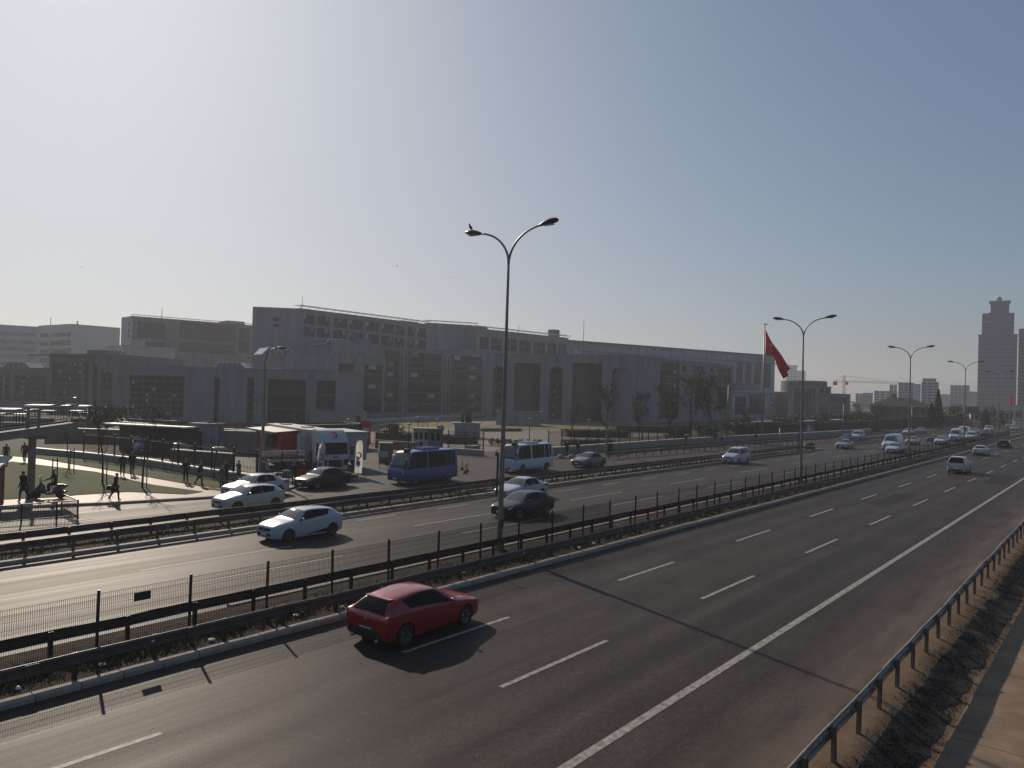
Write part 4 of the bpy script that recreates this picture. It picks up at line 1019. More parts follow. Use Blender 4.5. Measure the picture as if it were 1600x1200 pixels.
TRANSIT = dict(L=5.5, axle=(1.75, -1.55), wr=.34, top=2.45, st=[
 (2.75, .40, .75, .68, .92, .52, .88), (2.70, .28, .85, .82, 1.02, .66, .98), (2.52, .24, .95, .92, 1.14, .74, 1.10), (2.20, .24, 1.08, .97, 1.28, .80, 1.24), (2.0, .24, 1.14, .98, 1.36, .82, 1.32), (1.90, .24, 1.16, .98, 1.42, .82, 1.38),
 (1.20, .24, 1.20, .98, 2.15, .72, 2.08), (.7, .24, 1.22, .98, 2.40, .74, 2.30), (-1.0, .24, 1.22, .98, 2.45, .76, 2.34), (-2.45, .26, 1.22, .97, 2.43, .75, 2.32), (-2.66, .28, 1.2, .96, 2.2, .80, 2.1), (-2.72, .32, 1.1, .94, 1.3, .84, 1.25), (-2.75, .45, .9, .90, 1.0, .80, .98)])
MINIBUS = dict(L=6.0, axle=(1.75, -1.95), wr=.37, top=2.62, st=[
 (3.0, .40, .70, .78, .80, .66, .78), (2.97, .28, .95, .90, 1.05, .80, 1.02), (2.92, .26, 1.05, .98, 1.20, .86, 1.17), (2.86, .25, 1.10, 1.01, 1.32, .88, 1.28), (2.82, .25, 1.12, 1.02, 1.40, .88, 1.36), (2.78, .25, 1.13, 1.02, 1.48, .88, 1.44),
 (2.15, .25, 1.15, 1.03, 2.42, .84, 2.34), (1.75, .25, 1.16, 1.03, 2.58, .84, 2.48), (-1.4, .25, 1.18, 1.03, 2.62, .84, 2.52), (-2.70, .27, 1.20, 1.02, 2.60, .83, 2.50), (-2.90, .28, 1.2, 1.01, 2.45, .86, 2.36), (-2.97, .32, 1.1, .98, 1.6, .90, 1.5), (-3.0, .42, .9, .94, 1.1, .86, 1.05)])

BODIES = {}
def car(shape, label, u, v, heading, pm_body, group=None, detail=2, rim=None, kind='car', grille='bar', plate=None, side_panes=2, mirror_mat=None, name='parked_car', side_glass=True):
    """heading: degrees, 0 = driving towards +X. detail 2 near, 1 middle, 0 far"""
    t = thing(name, label, kind, (u, v, .002), R(heading), group)
    B = BODIES.setdefault((id(shape), detail), Body(shape['st'])); L = shape['L']; nt, nk = ((27, 19), (53, 33), (85, 49))[detail]; wr = shape['wr']; rim = rim or M_RIM
    van = shape in (VANB, TRANSIT, MINIBUS); W = B.st[:, 3].max()
    body = B.mesh(nt, nk, 'body', pm_body, t, shape['axle'], wr+.055, wr)
    mb = MB(); mb.box((0, 0, .30), (L*.80, W*1.55, .22)); 
    for x in shape['axle']: mb.box((x, 0, .42), (wr*2.5, W*1.50, .50))
    mb.build('underbody', M_TRIM, t)
    # glass
    e = .010 if detail == 2 else .014
    if shape is SEDAN: ri, r0, r1 = 9, 9.08, 9.92
    elif shape in (VANB, MINIBUS): ri, r0, r1 = 9, 9.25, 10.75
    else: ri, r0, r1 = 9, 9.10, 9.88
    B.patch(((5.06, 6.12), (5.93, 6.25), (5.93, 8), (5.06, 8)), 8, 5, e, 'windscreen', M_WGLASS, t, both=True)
    if shape is not TRANSIT: B.patch(((r0, 6.35), (r1, 6.15), (r1, 8), (r0, 8)), 5, 5, e, 'rear_window', M_CGLASS, t, both=True)
    if shape is MINIBUS: spans = [((5.35, 4.12), (6.75, 4.12), (6.75, 5.8), (6.02, 5.8)), ((6.83, 4.12), (7.45, 4.12), (7.45, 5.8), (6.83, 5.8)), ((7.5, 4.12), (8.1, 4.12), (8.1, 5.8), (7.5, 5.8)), ((8.15, 4.12), (8.55, 4.12), (8.55, 5.8), (8.15, 5.8)), ((8.62, 4.12), (9.0, 4.2), (9.0, 5.8), (8.62, 5.8))]
    elif shape is TRANSIT: spans = [((5.3, 4.15), (6.85, 4.15), (6.85, 5.0), (6.0, 5.55))]
    elif shape is VANB: spans = [((5.3, 4.12), (6.82, 4.12), (6.82, 5.6), (6.02, 5.75)), ((6.92, 4.15), (7.9, 4.15), (7.9, 5.6), (6.92, 5.6)), ((8.05, 4.3), (8.85, 4.3), (8.8, 5.55), (8.05, 5.55))]
    elif shape is SEDAN: spans = [((5.25, 4.10), (6.93, 4.10), (6.93, 5.82), (6.05, 5.85)), ((7.02, 4.10), (8.8, 4.14), (8.45, 5.75), (7.02, 5.82))]
    elif side_panes == 1: spans = [((5.25, 4.10), (8.0, 4.42), (8.3, 5.6), (6.05, 5.85))]
    else: spans = [((5.25, 4.10), (6.98, 4.10), (6.98, 5.82), (6.05, 5.85)), ((7.03, 4.10), (8.3, 4.16), (8.55, 5.6), (7.03, 5.82))]
    if side_glass:
        for q in spans: B.patch(q, 10 if detail else 4, 4 if detail else 2, e, 'side_window', M_CGLASS, t, mirror=True)
    # lights
    B.patch(((.55, 3.55), (2.2, 3.95), (2.3, 4.55), (.75, 4.9)), 6, 3, e*1.2, 'headlight', M_HEAD, t, mirror=True)
    if shape in (VANB, TRANSIT, MINIBUS): B.patch(((10.1, 3.4), (11.6, 3.4), (11.6, 4.2), (9.95, 4.9)), 3, 3, e*1.2, 'tail_lamp', M_TAIL, t, mirror=True)
    else: B.patch(((ri+1.15, 3.4), (len(B.st)-1.25, 3.4), (len(B.st)-1.3, 4.35), (ri+1.1, 4.3)), 4, 3, e*1.2, 'tail_lamp', M_TAIL, t, mirror=True)
    xf = L/2; zf = B.st[1][2]
    if grille != 'none':
        mb = MB(); mb.box((xf-.015, 0, zf-.045), (.06, .86, .075)); mb.box((xf-.01, 0, zf-.045), (.07, .16, .10)); mb.build('grille', M_TRIM, t)
    mb = MB(); mb.box((xf-.02, 0, B.st[0][1]+.045), (.09, 1.02, .13)); mb.build('air_intake', M_TRIM, t)
    mb = MB(); mb.box((xf+.028, 0, B.st[0][1]+.06), (.012, .46, .10)); mb.build('number_plate', M_PLATE, t)
    zr = .52 if not van else .62
    mb = MB(); mb.box((-xf-.008, 0, zr), (.014, .50, .11)); pl = mb.build('number_plate', M_PLATE, t)
    if plate:
        text_mesh(plate, .115, 'plate_text', M_INK, pl, Matrix(((0, 0, -1, -xf-.017), (-1, 0, 0, 0), (0, 1, 0, zr), (0, 0, 0, 1))), .001)
    mb = MB(); mb.box((-xf+.05, 0, B.st[-1][1]+.0), (.16, W*1.5, .16)); mb.build('rear_bumper', M_TRIM, t)
    for x in shape['axle']:
        for s in (1, -1): wheel(t, x, s*(W-.115), wr, .21, rim, hi=detail > 0)
    # mirrors
    if detail:
        mp = B.pt([5.55], [4.2])[0]
        for s in (1, -1):
            mb = MB(); P = []
            for k in range(7):
                a = math.pi*k/6; r = math.sin(a); P.append([(mp[0]+.05*math.cos(b_)*r+.02, s*(mp[1]+.03+.20*(k/6)), mp[2]+.07+.075*math.sin(b_)*r) for b_ in [2*math.pi*j/8 for j in range(9)]])
            mb.grid(P, flip=s < 0); mb.build('mirror', mirror_mat or pm_body, t, smooth=True)
            # door seams and handles
    if detail == 2:
        for t0 in ((5.45, 6.99) if side_panes == 1 else (5.45, 6.99, 8.2)):
            B.patch(((t0, 2.2), (t0+.018, 2.2), (t0+.018, 4.06), (t0, 4.06)), 1, 10, .003, 'door_seam', M_TRIM, t, mirror=True)
        B.patch(((5.45, 2.18), (8.2, 2.18), (8.2, 2.24), (5.45, 2.24)), 10, 1, .003, 'sill_seam', M_TRIM, t, mirror=True)
        for t0 in ((6.78,) if side_panes == 1 else (6.78, 7.95)):
            B.patch(((t0, 3.72), (t0+.2, 3.72), (t0+.2, 3.86), (t0, 3.86)), 2, 1, .02, 'door_handle', pm_body, t, mirror=True)
    return t, B

P_RED = paint('red', (.26, .005, .010)); P_WHITE = paint('white', (.40, .43, .48)); P_SILVER = paint('silver', (.42, .44, .47), .45)
P_CREAM = paint('ivory', (.42, .42, .40)); P_BLACK = paint('black', (.012, .012, .014)); P_NAVY = paint('blue_black', (.018, .024, .034)); P_GREY = paint('grey', (.10, .12, .15), .4)
P_BLUE = paint('royal_blue', (.010, .055, .22)); P_BLUEW = paint('pale_blue', (.38, .48, .56)); P_DSIL = paint('dim_silver', (.26, .28, .31), .4)

# --- red hatchback, nearest car
red, B = car(HATCH, 'red hatchback with dark alloy wheels, nearest car on the near carriageway', 16.82, 17.20, 1.5, P_RED, 'cars driving away', 2, M_RIM, plate='34 JN 7026', name='moving_car', side_panes=1)
mb = MB(); mb.box((-1.62, 0, 1.315), (.16, 1.04, .03)); smooth_angle(mb.build('roof_spoiler', P_RED, red))
mb = MB(); mb.bar((-1.88, .05, 1.055), (-1.78, -.36, 1.145), .03, .02); mb.build('rear_wiper', M_TRIM, red)
mb = MB(); mb.lathe([(.055, 0), (.055, .012), (.03, .02)], n=14, axis='y'); o = mb.build('badge', M_RIM, red, loc=(-2.135, 0, .80)); o.rotation_euler = (0, 0, R(90))
for s_ in (1, -1):
    mb = MB(); mb.box((-2.118, s_*.60, .80), (.05, .30, .12)); mb.build('tail_lamp', M_TAIL, red)
mb = MB(); mb.box((-2.10, 0, .40), (.10, 1.25, .26)); mb.build('rear_diffuser', M_TRIM, red)
for s in (1, -1):
    mb = MB(); mb.tube([(-2.05, s*.52, .25), (-2.2, s*.52, .25)], .05, 10); mb.build('exhaust', M_RIM, red, smooth=True)
# --- white hatchback on the far carriageway
w, B = car(SMALLH, 'white hatchback with black alloy wheels alone on the far carriageway', 22.95, 31.85, 180.5, P_WHITE, 'cars driving towards the camera', 2, M_RIMD, name='moving_car', side_panes=1)
B.patch(((5.7, 2.15), (8.3, 2.15), (8.4, 2.75), (6.4, 2.3)), 8, 2, .012, 'side_moulding', M_TRIM, w, mirror=True)
mb = MB(); mb.extr([(0, -.13), (.075, 0), (0, .13), (-.075, 0)], (2.035, 0, .655), (0, 1, 0), (0, 0, 1), (1, 0, 0), .03); mb.build('badge', M_RIM, w)
mb = MB(); mb.box((2.0, 0, .655), (.07, 1.05, .06)); mb.build('grille_band', M_TRIM, w)
# others near
car(HATCH, 'black hatchback passing behind the nearest street lamp', 36.55, 28.65, 180, P_NAVY, 'cars driving towards the camera', 2, M_RIM, name='moving_car')
car(SEDAN, 'white saloon beside the black hatchback, behind the nearest lamp', 42.3, 33.3, 180, P_WHITE, 'cars driving towards the camera', 2, M_RIMD, name='moving_car')
car(SMALLH, 'ivory silver hatchback half hidden by the divider barrier', 25.8, 41.0, 181, P_CREAM, 'cars driving towards the camera', 2, M_RIM, name='moving_car')
car(SEDAN, 'silver white saloon at the kerb behind the ivory hatchback', 29.2, 45.6, 184, P_WHITE, 'cars driving towards the camera', 2, M_RIM, name='moving_car')
car(SEDAN, 'black saloon in front of the white blood donation truck', 35.3, 46.35, 186, P_BLACK, 'cars driving towards the camera', 2, M_RIM, name='moving_car')
car(SEDAN, 'dark grey saloon on the service road right of the white minibus', 65.6, 43.0, 180, P_GREY, 'cars driving towards the camera', 1, M_RIM, name='moving_car')
car(VANB, 'white passenger van alone in the far carriageway, left of the second lamp', 83.4, 34.9, 180, P_WHITE, 'cars driving towards the camera', 1, M_RIM, kind='van', name='moving_van')
car(VANB, 'white small van driving away on the near carriageway at right', 94.5, 14.6, 0, P_CREAM, 'cars driving away', 1, M_RIM, kind='van', name='moving_van')
car(SEDAN, 'white saloon with one bright brake lamp driving away', 129.5, 17.3, 0, P_WHITE, 'cars driving away', 1, name='moving_car')
car(HATCH, 'black car farthest ahead on the near carriageway', 155.5, 17.3, 0, P_BLACK, 'cars driving away', 1, name='moving_car')
# far traffic facing the camera
far = [(SEDAN, 'silver saloon passing the crash cushion at the exit gap', 124, 34.6, P_DSIL), (SEDAN, 'white-roofed black car beyond the exit gap', 142.5, 39.5, P_NAVY), (VANB, 'white estate car just behind the black car beyond the exit gap', 152, 40.2, P_WHITE),
 (TRANSIT, 'pale blue panel van left of the third street lamp', 128.5, 28.9, P_BLUEW), (SEDAN, 'white saloon in front of the pale blue panel van', 121.5, 27.0, P_WHITE), (HATCH, 'dim silver hatchback right of the third street lamp', 147.5, 30.0, P_DSIL),
 (HATCH, 'dark hatchback in the middle of the far queue', 163, 29.6, P_BLACK), (SEDAN, 'white saloon low beside the median in the far queue', 155, 26.9, P_WHITE), (SEDAN, 'white saloon on the service road above the far queue', 190, 39.5, P_WHITE), (HATCH, 'dark car on the service road beside the white saloon', 203, 39.6, P_GREY),
 (TRANSIT, 'white panel van left of the fourth street lamp', 172, 27.2, P_WHITE), (TRANSIT, 'second white panel van behind the fourth street lamp', 192, 29.0, P_CREAM), (VANB, 'white pickup-like van right of the fourth street lamp', 178, 25.6, P_WHITE),
 (HATCH, 'grey car far back at the end of the queue', 216, 30.4, P_DSIL), (SEDAN, 'black car far back beside the median', 207, 26.8, P_BLACK), (VANB, 'white van far back before the tower', 236, 30.0, P_WHITE), (SEDAN, 'silver car farthest back before the tower', 262, 27.0, P_DSIL), (TRANSIT, 'blue-grey van farthest back on the far carriageway', 285, 30.5, P_BLUEW), (SEDAN, 'white car farthest back near the tower foot', 300, 27.2, P_WHITE)]
for shp, lb, u, v, pmat in far: car(shp, lb, u, v, 180, pmat, 'far traffic facing the camera', 0 if u > 140 else 1, kind='van' if shp in (VANB, TRANSIT) else 'car', name='moving_van' if shp in (VANB, TRANSIT) else 'moving_car')
# parked cars behind the railings on the left
car(VANB, 'silver parked car glinting behind the railings on the left', 37.2, 79.0, 250, P_DSIL, None, 1)
car(SEDAN, 'dark parked car with a shiny bonnet behind the railings', 38.0, 72.5, 255, P_NAVY, None, 1)
car(SEDAN, 'black parked saloon nearest the brown ramp wall behind the railings', 38.6, 66.5, 255, P_BLACK, None, 1)

# --- minibuses
def minibus(label, u, v, heading, pb, pl, lower, roofm):
    t, B = car(MINIBUS, label, u, v, heading, pb, 'minibuses on the service road', 2, M_RIM, kind='minibus', name='minibus', grille='none', side_panes=2)
    mb = MB(); mb.box((-.3, 0, 2.67), (1.9, 1.1, .16), taper=.92); smooth_angle(mb.build('roof_unit', roofm, t))
    mb = MB(); mb.box((1.9, 0, 2.64), (.5, .6, .12), taper=.8); mb.build('roof_hatch', M_TRIM, t)
    mb = MB(); P = B.patch(((2.6, 3.2), (5.0, 4.05), (5.0, 8), (2.6, 8)), 6, 6, .012, 'front_panel', M_TRIM, t, both=True)
    B.patch(((.2, 3.3), (.9, 3.4), (.9, 8), (.2, 8)), 2, 6, .012, 'bumper', pb, t, both=True)
    B.patch(((5.95, 6.1), (6.5, 6.1), (6.5, 8), (5.95, 8)), 3, 4, .014, 'destination_board', M_TRIM, t, both=True)
    for s in (1, -1):
        mb = MB(); mb.tube([(2.7, s*.98, 2.05), (2.95, s*1.15, 2.0), (2.95, s*1.18, 1.7)], .03, 6); mb.box((2.95, s*1.18, 1.62), (.1, .18, .36)); mb.build('mirror', M_TRIM, t)
    if lower:
        B.patch(((3.0, 2.2), (9.6, 2.2), (9.6, 3.3), (3.0, 2.5)), 16, 3, .006, 'lower_panel', lower, t, mirror=True)
    return t
minibus('royal blue minibus on the service road beside the orange cones', 43.4, 44.2, 180, P_BLUE, None, pm('paint_teal_blue', (.02, .085, .16), .3, var=.06, coat=.7), P_BLUE)
minibus('pale blue-white minibus right of the nearest street lamp', 56.9, 44.3, 180, P_BLUEW, None, None, P_BLUEW)

# --- motor scooter with rider parked on the pavement: scooter here, rider with the people
sx = G(76, 779, .13)
t = thing('motor_scooter', 'dark grey motor scooter standing on the pavement with its rider', 'motor scooter', (sx.x, sx.y, .13), R(150))
M_SCOOT = pm('scooter_plastic', (.06, .065, .07), .3, var=.15, coat=.5)
for x in (.68, -.62):
    W = wheel(t, x, .0, .26, .13, M_RIMD, 5, True)
mb = MB(); P = []
for x, zb, zt, w in ((.80, .42, .52, .05), (.62, .36, .80, .17), (.40, .30, 1.02, .20), (.22, .26, .80, .17), (.10, .22, .38, .17), (-.15, .22, .42, .18), (-.30, .26, .72, .19), (-.60, .42, .80, .18), (-.88, .62, .86, .12), (-1.0, .74, .84, .04)):
    P.append([(x, w*math.cos(a), (zb+zt)/2+(zt-zb)/2*math.sin(a)) for a in [2*math.pi*j/10 for j in range(11)]])
mb.grid(P); smooth_angle(mb.build('body', M_SCOOT, t), 60)
mb = MB(); mb.box((-.45, 0, .83), (.75, .30, .10), taper=.85); mb.build('seat', M_TRIM, t)
mb = MB(); mb.tube([(.68, 0, .26), (.48, 0, .95), (.42, 0, 1.08)], .035, 6); mb.tube([(.36, .34, 1.06), (.44, .12, 1.1), (.44, -.12, 1.1), (.36, -.34, 1.06)], .02, 6); mb.build('handlebar', M_BLACK, t)
mb = MB(); mb.grid([[(.52, -.16, 1.0), (.52, .16, 1.0)], [(.45, -.15, 1.2), (.45, .15, 1.2)], [(.36, -.10, 1.36), (.36, .10, 1.36)]]); mb.build('windshield', M_CGLASS, t)
for s in (1, -1):
    mb = MB(); mb.tube([(.44, s*.2, 1.1), (.46, s*.34, 1.3)], .01, 5); mb.box((.46, s*.36, 1.33), (.03, .13, .08)); mb.build('mirror', M_BLACK, t)
mb = MB(); mb.tube([(-.2, -.2, .24), (-.7, -.22, .34), (-.95, -.22, .42)], [.04, .07, .06], 8); mb.build('exhaust', M_RIMD, t, smooth=True)
mb = MB(); mb.box((.80, 0, .62), (.05, .2, .12)); mb.build('headlight', M_HEAD, t)
mb = MB(); mb.box((-1.0, 0, .80), (.05, .16, .08)); mb.build('tail_lamp', M_TAIL, t)
SCOOT = t

# --- blood donation truck: tractor and box trailer, side opened as a stall
M_TW = pm('truck_white', (.42, .44, .47), .35, var=.06, coat=.5); M_TR = pm('truck_red', (.30, .014, .02), .4, var=.08); M_TG = pm('truck_grey', (.30, .29, .28), .6, var=.12)
# the cab's front faces the camera side of the service road
fpos = G(523, 742); tr_h = -104.0     # heading of the truck, towards the road
t = thing('donation_truck', 'white blood donation truck with a red stall side and raised awning', 'truck', (fpos.x, fpos.y, 0), R(tr_h))
# local: +x forward; cab front at x=0
cabp = [(0, 1.0), (.03, 1.3), (.0, 1.75), (-.10, 2.75), (-.16, 2.95), (-.9, 3.62), (-1.3, 3.72), (-2.15, 3.72), (-2.2, .55), (-1.95, .5), (-1.8, .95), (-.75, .95), (-.55, .45), (-.02, .40)]
mb = MB(); mb.extr([(x, z) for x, z in cabp], (0, 1.22, 0), (1, 0, 0), (0, 0, 1), (0, -1, 0), 2.44); o = mb.build('cab', M_TW, t)
bm = bmesh.new(); bm.from_mesh(o.data); bmesh.ops.bevel(bm, geom=[e for e in bm.edges], offset=.06, segments=2, affect='EDGES', clamp_overlap=True); bmesh.ops.recalc_face_normals(bm, faces=bm.faces); bm.to_mesh(o.data); bm.free(); smooth_angle(o, 40)
mb = MB(); mb.grid([[(.045, y, 1.72), (-.075, y, 2.70)] for y in (-1.10, -.5, 0, .5, 1.10)]); mb.build('windscreen', M_CGLASS, t)
mb = MB(); mb.box((.05, 0, .95), (.06, 1.15, .62)); mb.box((.06, 0, 1.48), (.05, .5, .10)); mb.build('grille', M_TRIM, t)
for s in (1, -1):
    mb = MB(); mb.box((.045, s*.95, 1.0), (.06, .38, .6)); mb.build('lamp_cluster', M_TRIM, t)
    mb = MB(); mb.box((.07, s*.92, .72), (.05, .30, .16)); mb.build('headlight', M_HEAD, t)
    mb = MB(); mb.grid([[(-.25, s*1.235, 1.75), (-.28, s*1.235, 2.6)], [(-1.1, s*1.235, 1.65), (-1.1, s*1.235, 2.6)]]); mb.build('side_window', M_CGLASS, t)
    mb = MB(); mb.tube([(-.15, s*1.2, 2.5), (.10, s*1.42, 2.5), (.10, s*1.42, 1.7)], .03, 6); mb.box((.10, s*1.45, 2.05), (.12, .24, .75)); mb.build('mirror', M_TRIM, t)
    for x in (-1.25,): wheel(t, x, s*1.05, .50, .32, M_RIM, 6, True)
def crescent(r, name, mat, parent, mtx, th=.01, thick=.42, cut=.80, off=.28):
    """crescent opening towards +x"""
    n = 22; out = []; inn = []; c2 = off*r; r2 = cut*r
    x_i = (r*r-r2*r2+c2*c2)/(2*c2); a0 = math.acos(max(-1, min(1, x_i/r))); b0 = math.atan2(math.sqrt(max(0, r*r-x_i*x_i)), x_i-c2)
    for k in range(n+1):
        a = a0+(2*math.pi-2*a0)*k/n; out.append((r*math.cos(a), r*math.sin(a)))
        b = b0+(2*math.pi-2*b0)*k/n; inn.append((c2+r2*math.cos(b), r2*math.sin(b)))
    V = [(x, y, 0) for x, y in out]+[(x, y, 0) for x, y in inn]+[(x, y, th) for x, y in out]+[(x, y, th) for x, y in inn]; F = []; m = n+1
    for k in range(n):
        F += [(2*m+k, 2*m+k+1, 3*m+k+1, 3*m+k), (k, m+k, m+k+1, k+1), (k, k+1, 2*m+k+1, 2*m+k), (m+k+1, m+k, 3*m+k, 3*m+k+1)]
    mb = MB(); mb._add(V, F); o = mb.build(name, mat, parent); o.matrix_local = mtx; return o
M_EMB = pm('emblem_red', (.45, .015, .03), .45, var=.05)
crescent(.36, 'crescent_emblem', M_EMB, t, Matrix(((0, 0, .7, -.47), (-1, 0, 0, 0), (0, -.0, .7, 3.34), (0, 0, 0, 1))) @ Matrix.Identity(4) if False else Matrix.Translation((-.50, 0, 3.32)) @ Matrix.Rotation(R(90), 4, 'Z') @ Matrix.Rotation(R(42), 4, 'X') @ Matrix.Rotation(R(180), 4, 'Z'))
# trailer box
mb = MB(); mb.box((-8.1, 0, 2.25), (10.8, 2.5, 2.75)); tb = mb.build('trailer_box', M_TG, t)
bm = bmesh.new(); bm.from_mesh(tb.data); bmesh.ops.bevel(bm, geom=bm.edges[:], offset=.05, segments=2, affect='EDGES'); bm.to_mesh(tb.data); bm.free(); smooth_angle(tb)
sy = -1.25     # the opened side looks towards the camera's left
mb = MB(); mb.box((-8.6, sy-.75, 2.30), (6.6, 1.5, 2.0)); mb.build('slide_out', M_TR, t)
mb = MB(); mb.box((-9.0, sy-1.51, 2.45), (4.6, .06, 1.35)); mb.build('hatch_opening', M_TRIM, t)
mb = MB(); mb.bar((-5.2, sy, 3.45), (-12.2, sy, 3.45), .12, .12); mb.grid([[(-5.0, sy, 3.45), (-12.2, sy, 3.45)], [(-5.0, sy-2.3, 3.30), (-12.2, sy-2.3, 3.30)]]); mb.bar((-5.0, sy-2.3, 3.25), (-12.2, sy-2.3, 3.25), .08, .16); mb.build('awning', M_TG, t)
mb = MB(); mb.bar((-7.0, sy-1.6, 3.1), (-7.6, sy-2.3, 1.9), .9, .05); mb.build('raised_flap', M_BLUE, t)
text_mesh('İMMÜN PLAZMA CANLARA HAYAT', .34, 'side_lettering', M_REFL, t, Matrix(((1, 0, 0, -8.6), (0, 0, -1, sy-1.545), (0, 1, 0, 3.14), (0, 0, 0, 1))))
mb = MB(); mb.box((-4.1, sy-.04, 2.15), (.9, .05, 2.1)); mb.build('side_door', M_TW, t)
mb = MB(); mb.box((-4.1, sy-.075, 2.75), (.5, .03, .7)); mb.build('door_window', M_CGLASS, t)
mb = MB(); mb.box((-3.3, sy-.4, 2.15), (.05, .8, 2.1)); mb.build('open_door', M_TW, t)
for k in range(5):
    mb = MB(); mb.box((-4.1, sy-.25-k*.28, .95-k*.19), (.95, .27, .04)); mb.build('step', M_STEEL, t)
mb = MB()
for dx in (-.5, .5): mb.bar((-4.1+dx, sy-.1, 1.9), (-4.1+dx, sy-1.6, .95), .04); mb.bar((-4.1+dx, sy-1.5, 0.1), (-4.1+dx, sy-1.5, .95), .04)
mb.build('step_rail', M_STEEL, t)
mb = MB(); mb.box((-8.8, 0, .75), (8.8, 1.9, .3)); mb.box((-7.0, sy+.25, .62), (2.6, .5, .6)); mb.build('chassis', M_TRIM, t)
for x in (-10.4, -11.7, -2.9-.2):
    for s in (1, -1): wheel(t, x, s*1.05, .50, .34, M_RIM, 6, True)
for x in (-6.2, -11.5):
    mb = MB(); mb.box((x, 0, 3.66), (1.0, .9, .10)); mb.build('roof_vent', M_TRIM, t)
TRUCK = t
# second box body standing right behind the cab
c = G(553, 731); t = thing('box_trailer', 'grey box trailer with two crescent marks right of the donation truck', 'trailer', (c.x+.3, c.y+1.0, 0), R(tr_h))
mb = MB(); mb.box((-1.5, 0, 1.95), (5.2, 2.3, 2.5)); mb.build('box', M_TG, t)
mb = MB(); mb.box((-1.5, 0, 3.26), (5.5, 2.6, .10)); mb.build('roof', M_STONEL, t)
for yy in (.6, -.6):
    crescent(.26, 'crescent_emblem', M_INK, t, Matrix.Translation((1.106, yy, 2.35)) @ Matrix.Rotation(R(90), 4, 'Z') @ Matrix.Rotation(R(90), 4, 'X'))
for s in (1, -1): wheel(t, -1.4, s*1.0, .42, .26, M_RIM, 6, True)
mb = MB(); mb.box((-1.5, 0, .62), (4.6, 1.6, .16)); mb.bar((1.0, 0, .62), (2.2, 0, .55), .1); mb.build('chassis', M_TRIM, t)

# ================================================================== WALLS, RAILINGS, SMALL STRUCTURES
M_WALLC = pm('rough_concrete', (.23, .21, .185), .85, var=.2, scale=1.5, bump=.3, bscale=10)
M_WALLB = pm('brown_stone', (.15, .115, .075), .85, var=.3, scale=2.5, bump=.5, bscale=9)
M_CAP = pm('white_coping', (.48, .46, .43), .6, var=.12)
M_IRON = pm('iron_railing', (.012, .012, .013), .5, metal=.3, var=.3)
def low_wall(label, pts, h, th=.35, cap=True, mat=None, name='low_wall', z0=0.0):
    t = thing(name, label, 'wall', (pts[0][0], pts[0][1], z0))
    mb = MB(); mb.sweep([(x, y, z0) for x, y in pts], [(-th/2, -.05), (-th/2, h), (th/2, h), (th/2, -.05)], closed=True); mb.build('wall_body', mat or M_WALLC, t, world=True)
    if cap:
        mb = MB(); mb.sweep([(x, y, z0) for x, y in pts], [(-th/2-.06, h), (-th/2-.06, h+.09), (th/2+.06, h+.09), (th/2+.06, h)], closed=True); mb.build('coping', M_CAP, t, world=True)
    return t
def iron_fence(label, pts, z0, h, bay=2.4, step=.16):
    t = thing('iron_fence', label, 'fence', (pts[0][0], pts[0][1], z0)); mb0 = None; panels = {}
    mbp = MB(); mbp.box((0, 0, h/2+.04), (.09, .09, h+.08)); mbp.box((0, 0, h+.1), (.12, .12, .04)); post = None
    for (x0, y0), (x1, y1) in zip(pts, pts[1:]):
        L = math.hypot(x1-x0, y1-y0); n = max(1, round(L/bay)); w = L/n; a = math.atan2(y1-y0, x1-x0)
        mb = MB(); k = int(w/step)
        for i in range(1, k): mb.bar((w*i/k, 0, .08), (w*i/k, 0, h-.02), .024, .024)
        mb.bar((0, 0, .15), (w, 0, .15), .035, .035); mb.bar((0, 0, h-.15), (w, 0, h-.15), .035, .035)
        pan = None
        for i in range(n):
            loc = (x0+(x1-x0)*i/n-pts[0][0], y0+(y1-y0)*i/n-pts[0][1], 0)
            if post is None: post = mbp.build('post', M_IRON, t, loc=loc)
            else: share(post, t, loc, a, 'post')
            if pan is None: pan = mb.build('fence_panel', M_IRON, t, loc=loc); pan.rotation_euler = (0, 0, a)
            else: share(pan, t, loc, a, 'fence_panel')
    share(post, t, (pts[-1][0]-pts[0][0], pts[-1][1]-pts[0][1], 0), 0, 'post')
    return t
lw = [gxy(40, 709.5), gxy(130, 718), gxy(230, 730), gxy(330, 747), gxy(400, 757)]
low_wall('low wall with a white coping under the left railings, behind the path', lw, .62, .4)
iron_fence('black iron railings on the low wall behind the pedestrian path', [lw[1], lw[2], lw[3], lw[4]], .70, 1.75)
iron_fence('short run of black iron railings between lamp and donation truck', [gxy(402, 756), gxy(440, 752), gxy(486, 745)], .13, 2.0)
rw = [(72.5, 53.2), (86, 53.3), (104, 53.2), (122, 52.4), (142, 50.6), (164, 48.6), (190, 47.5)]
low_wall('long low wall along the right side of the forecourt', rw, .85, .4, mat=M_WALLC)
iron_fence('long black iron fence on the low forecourt wall', rw[:5], .94, 1.9, 2.6, .2)
gf = [gxy(600, 701), gxy(648, 706)]; gf2 = [gxy(700, 708), gxy(755, 712)]
low_wall('low brown hedge-topped wall left of the guard booth', [gxy(588, 700), gxy(650, 704.5)], 1.0, .5, False, M_WALLB)
low_wall('low wall right of the guard booth', gf2, .55, .4, True)
iron_fence('black iron fence between guard booth and minibus', gf2, .63, 2.0)
iron_fence('black iron fence behind the low brown wall left of the booth', [gxy(575, 694), gxy(652, 700)], .02, 2.1, 2.6, .2)
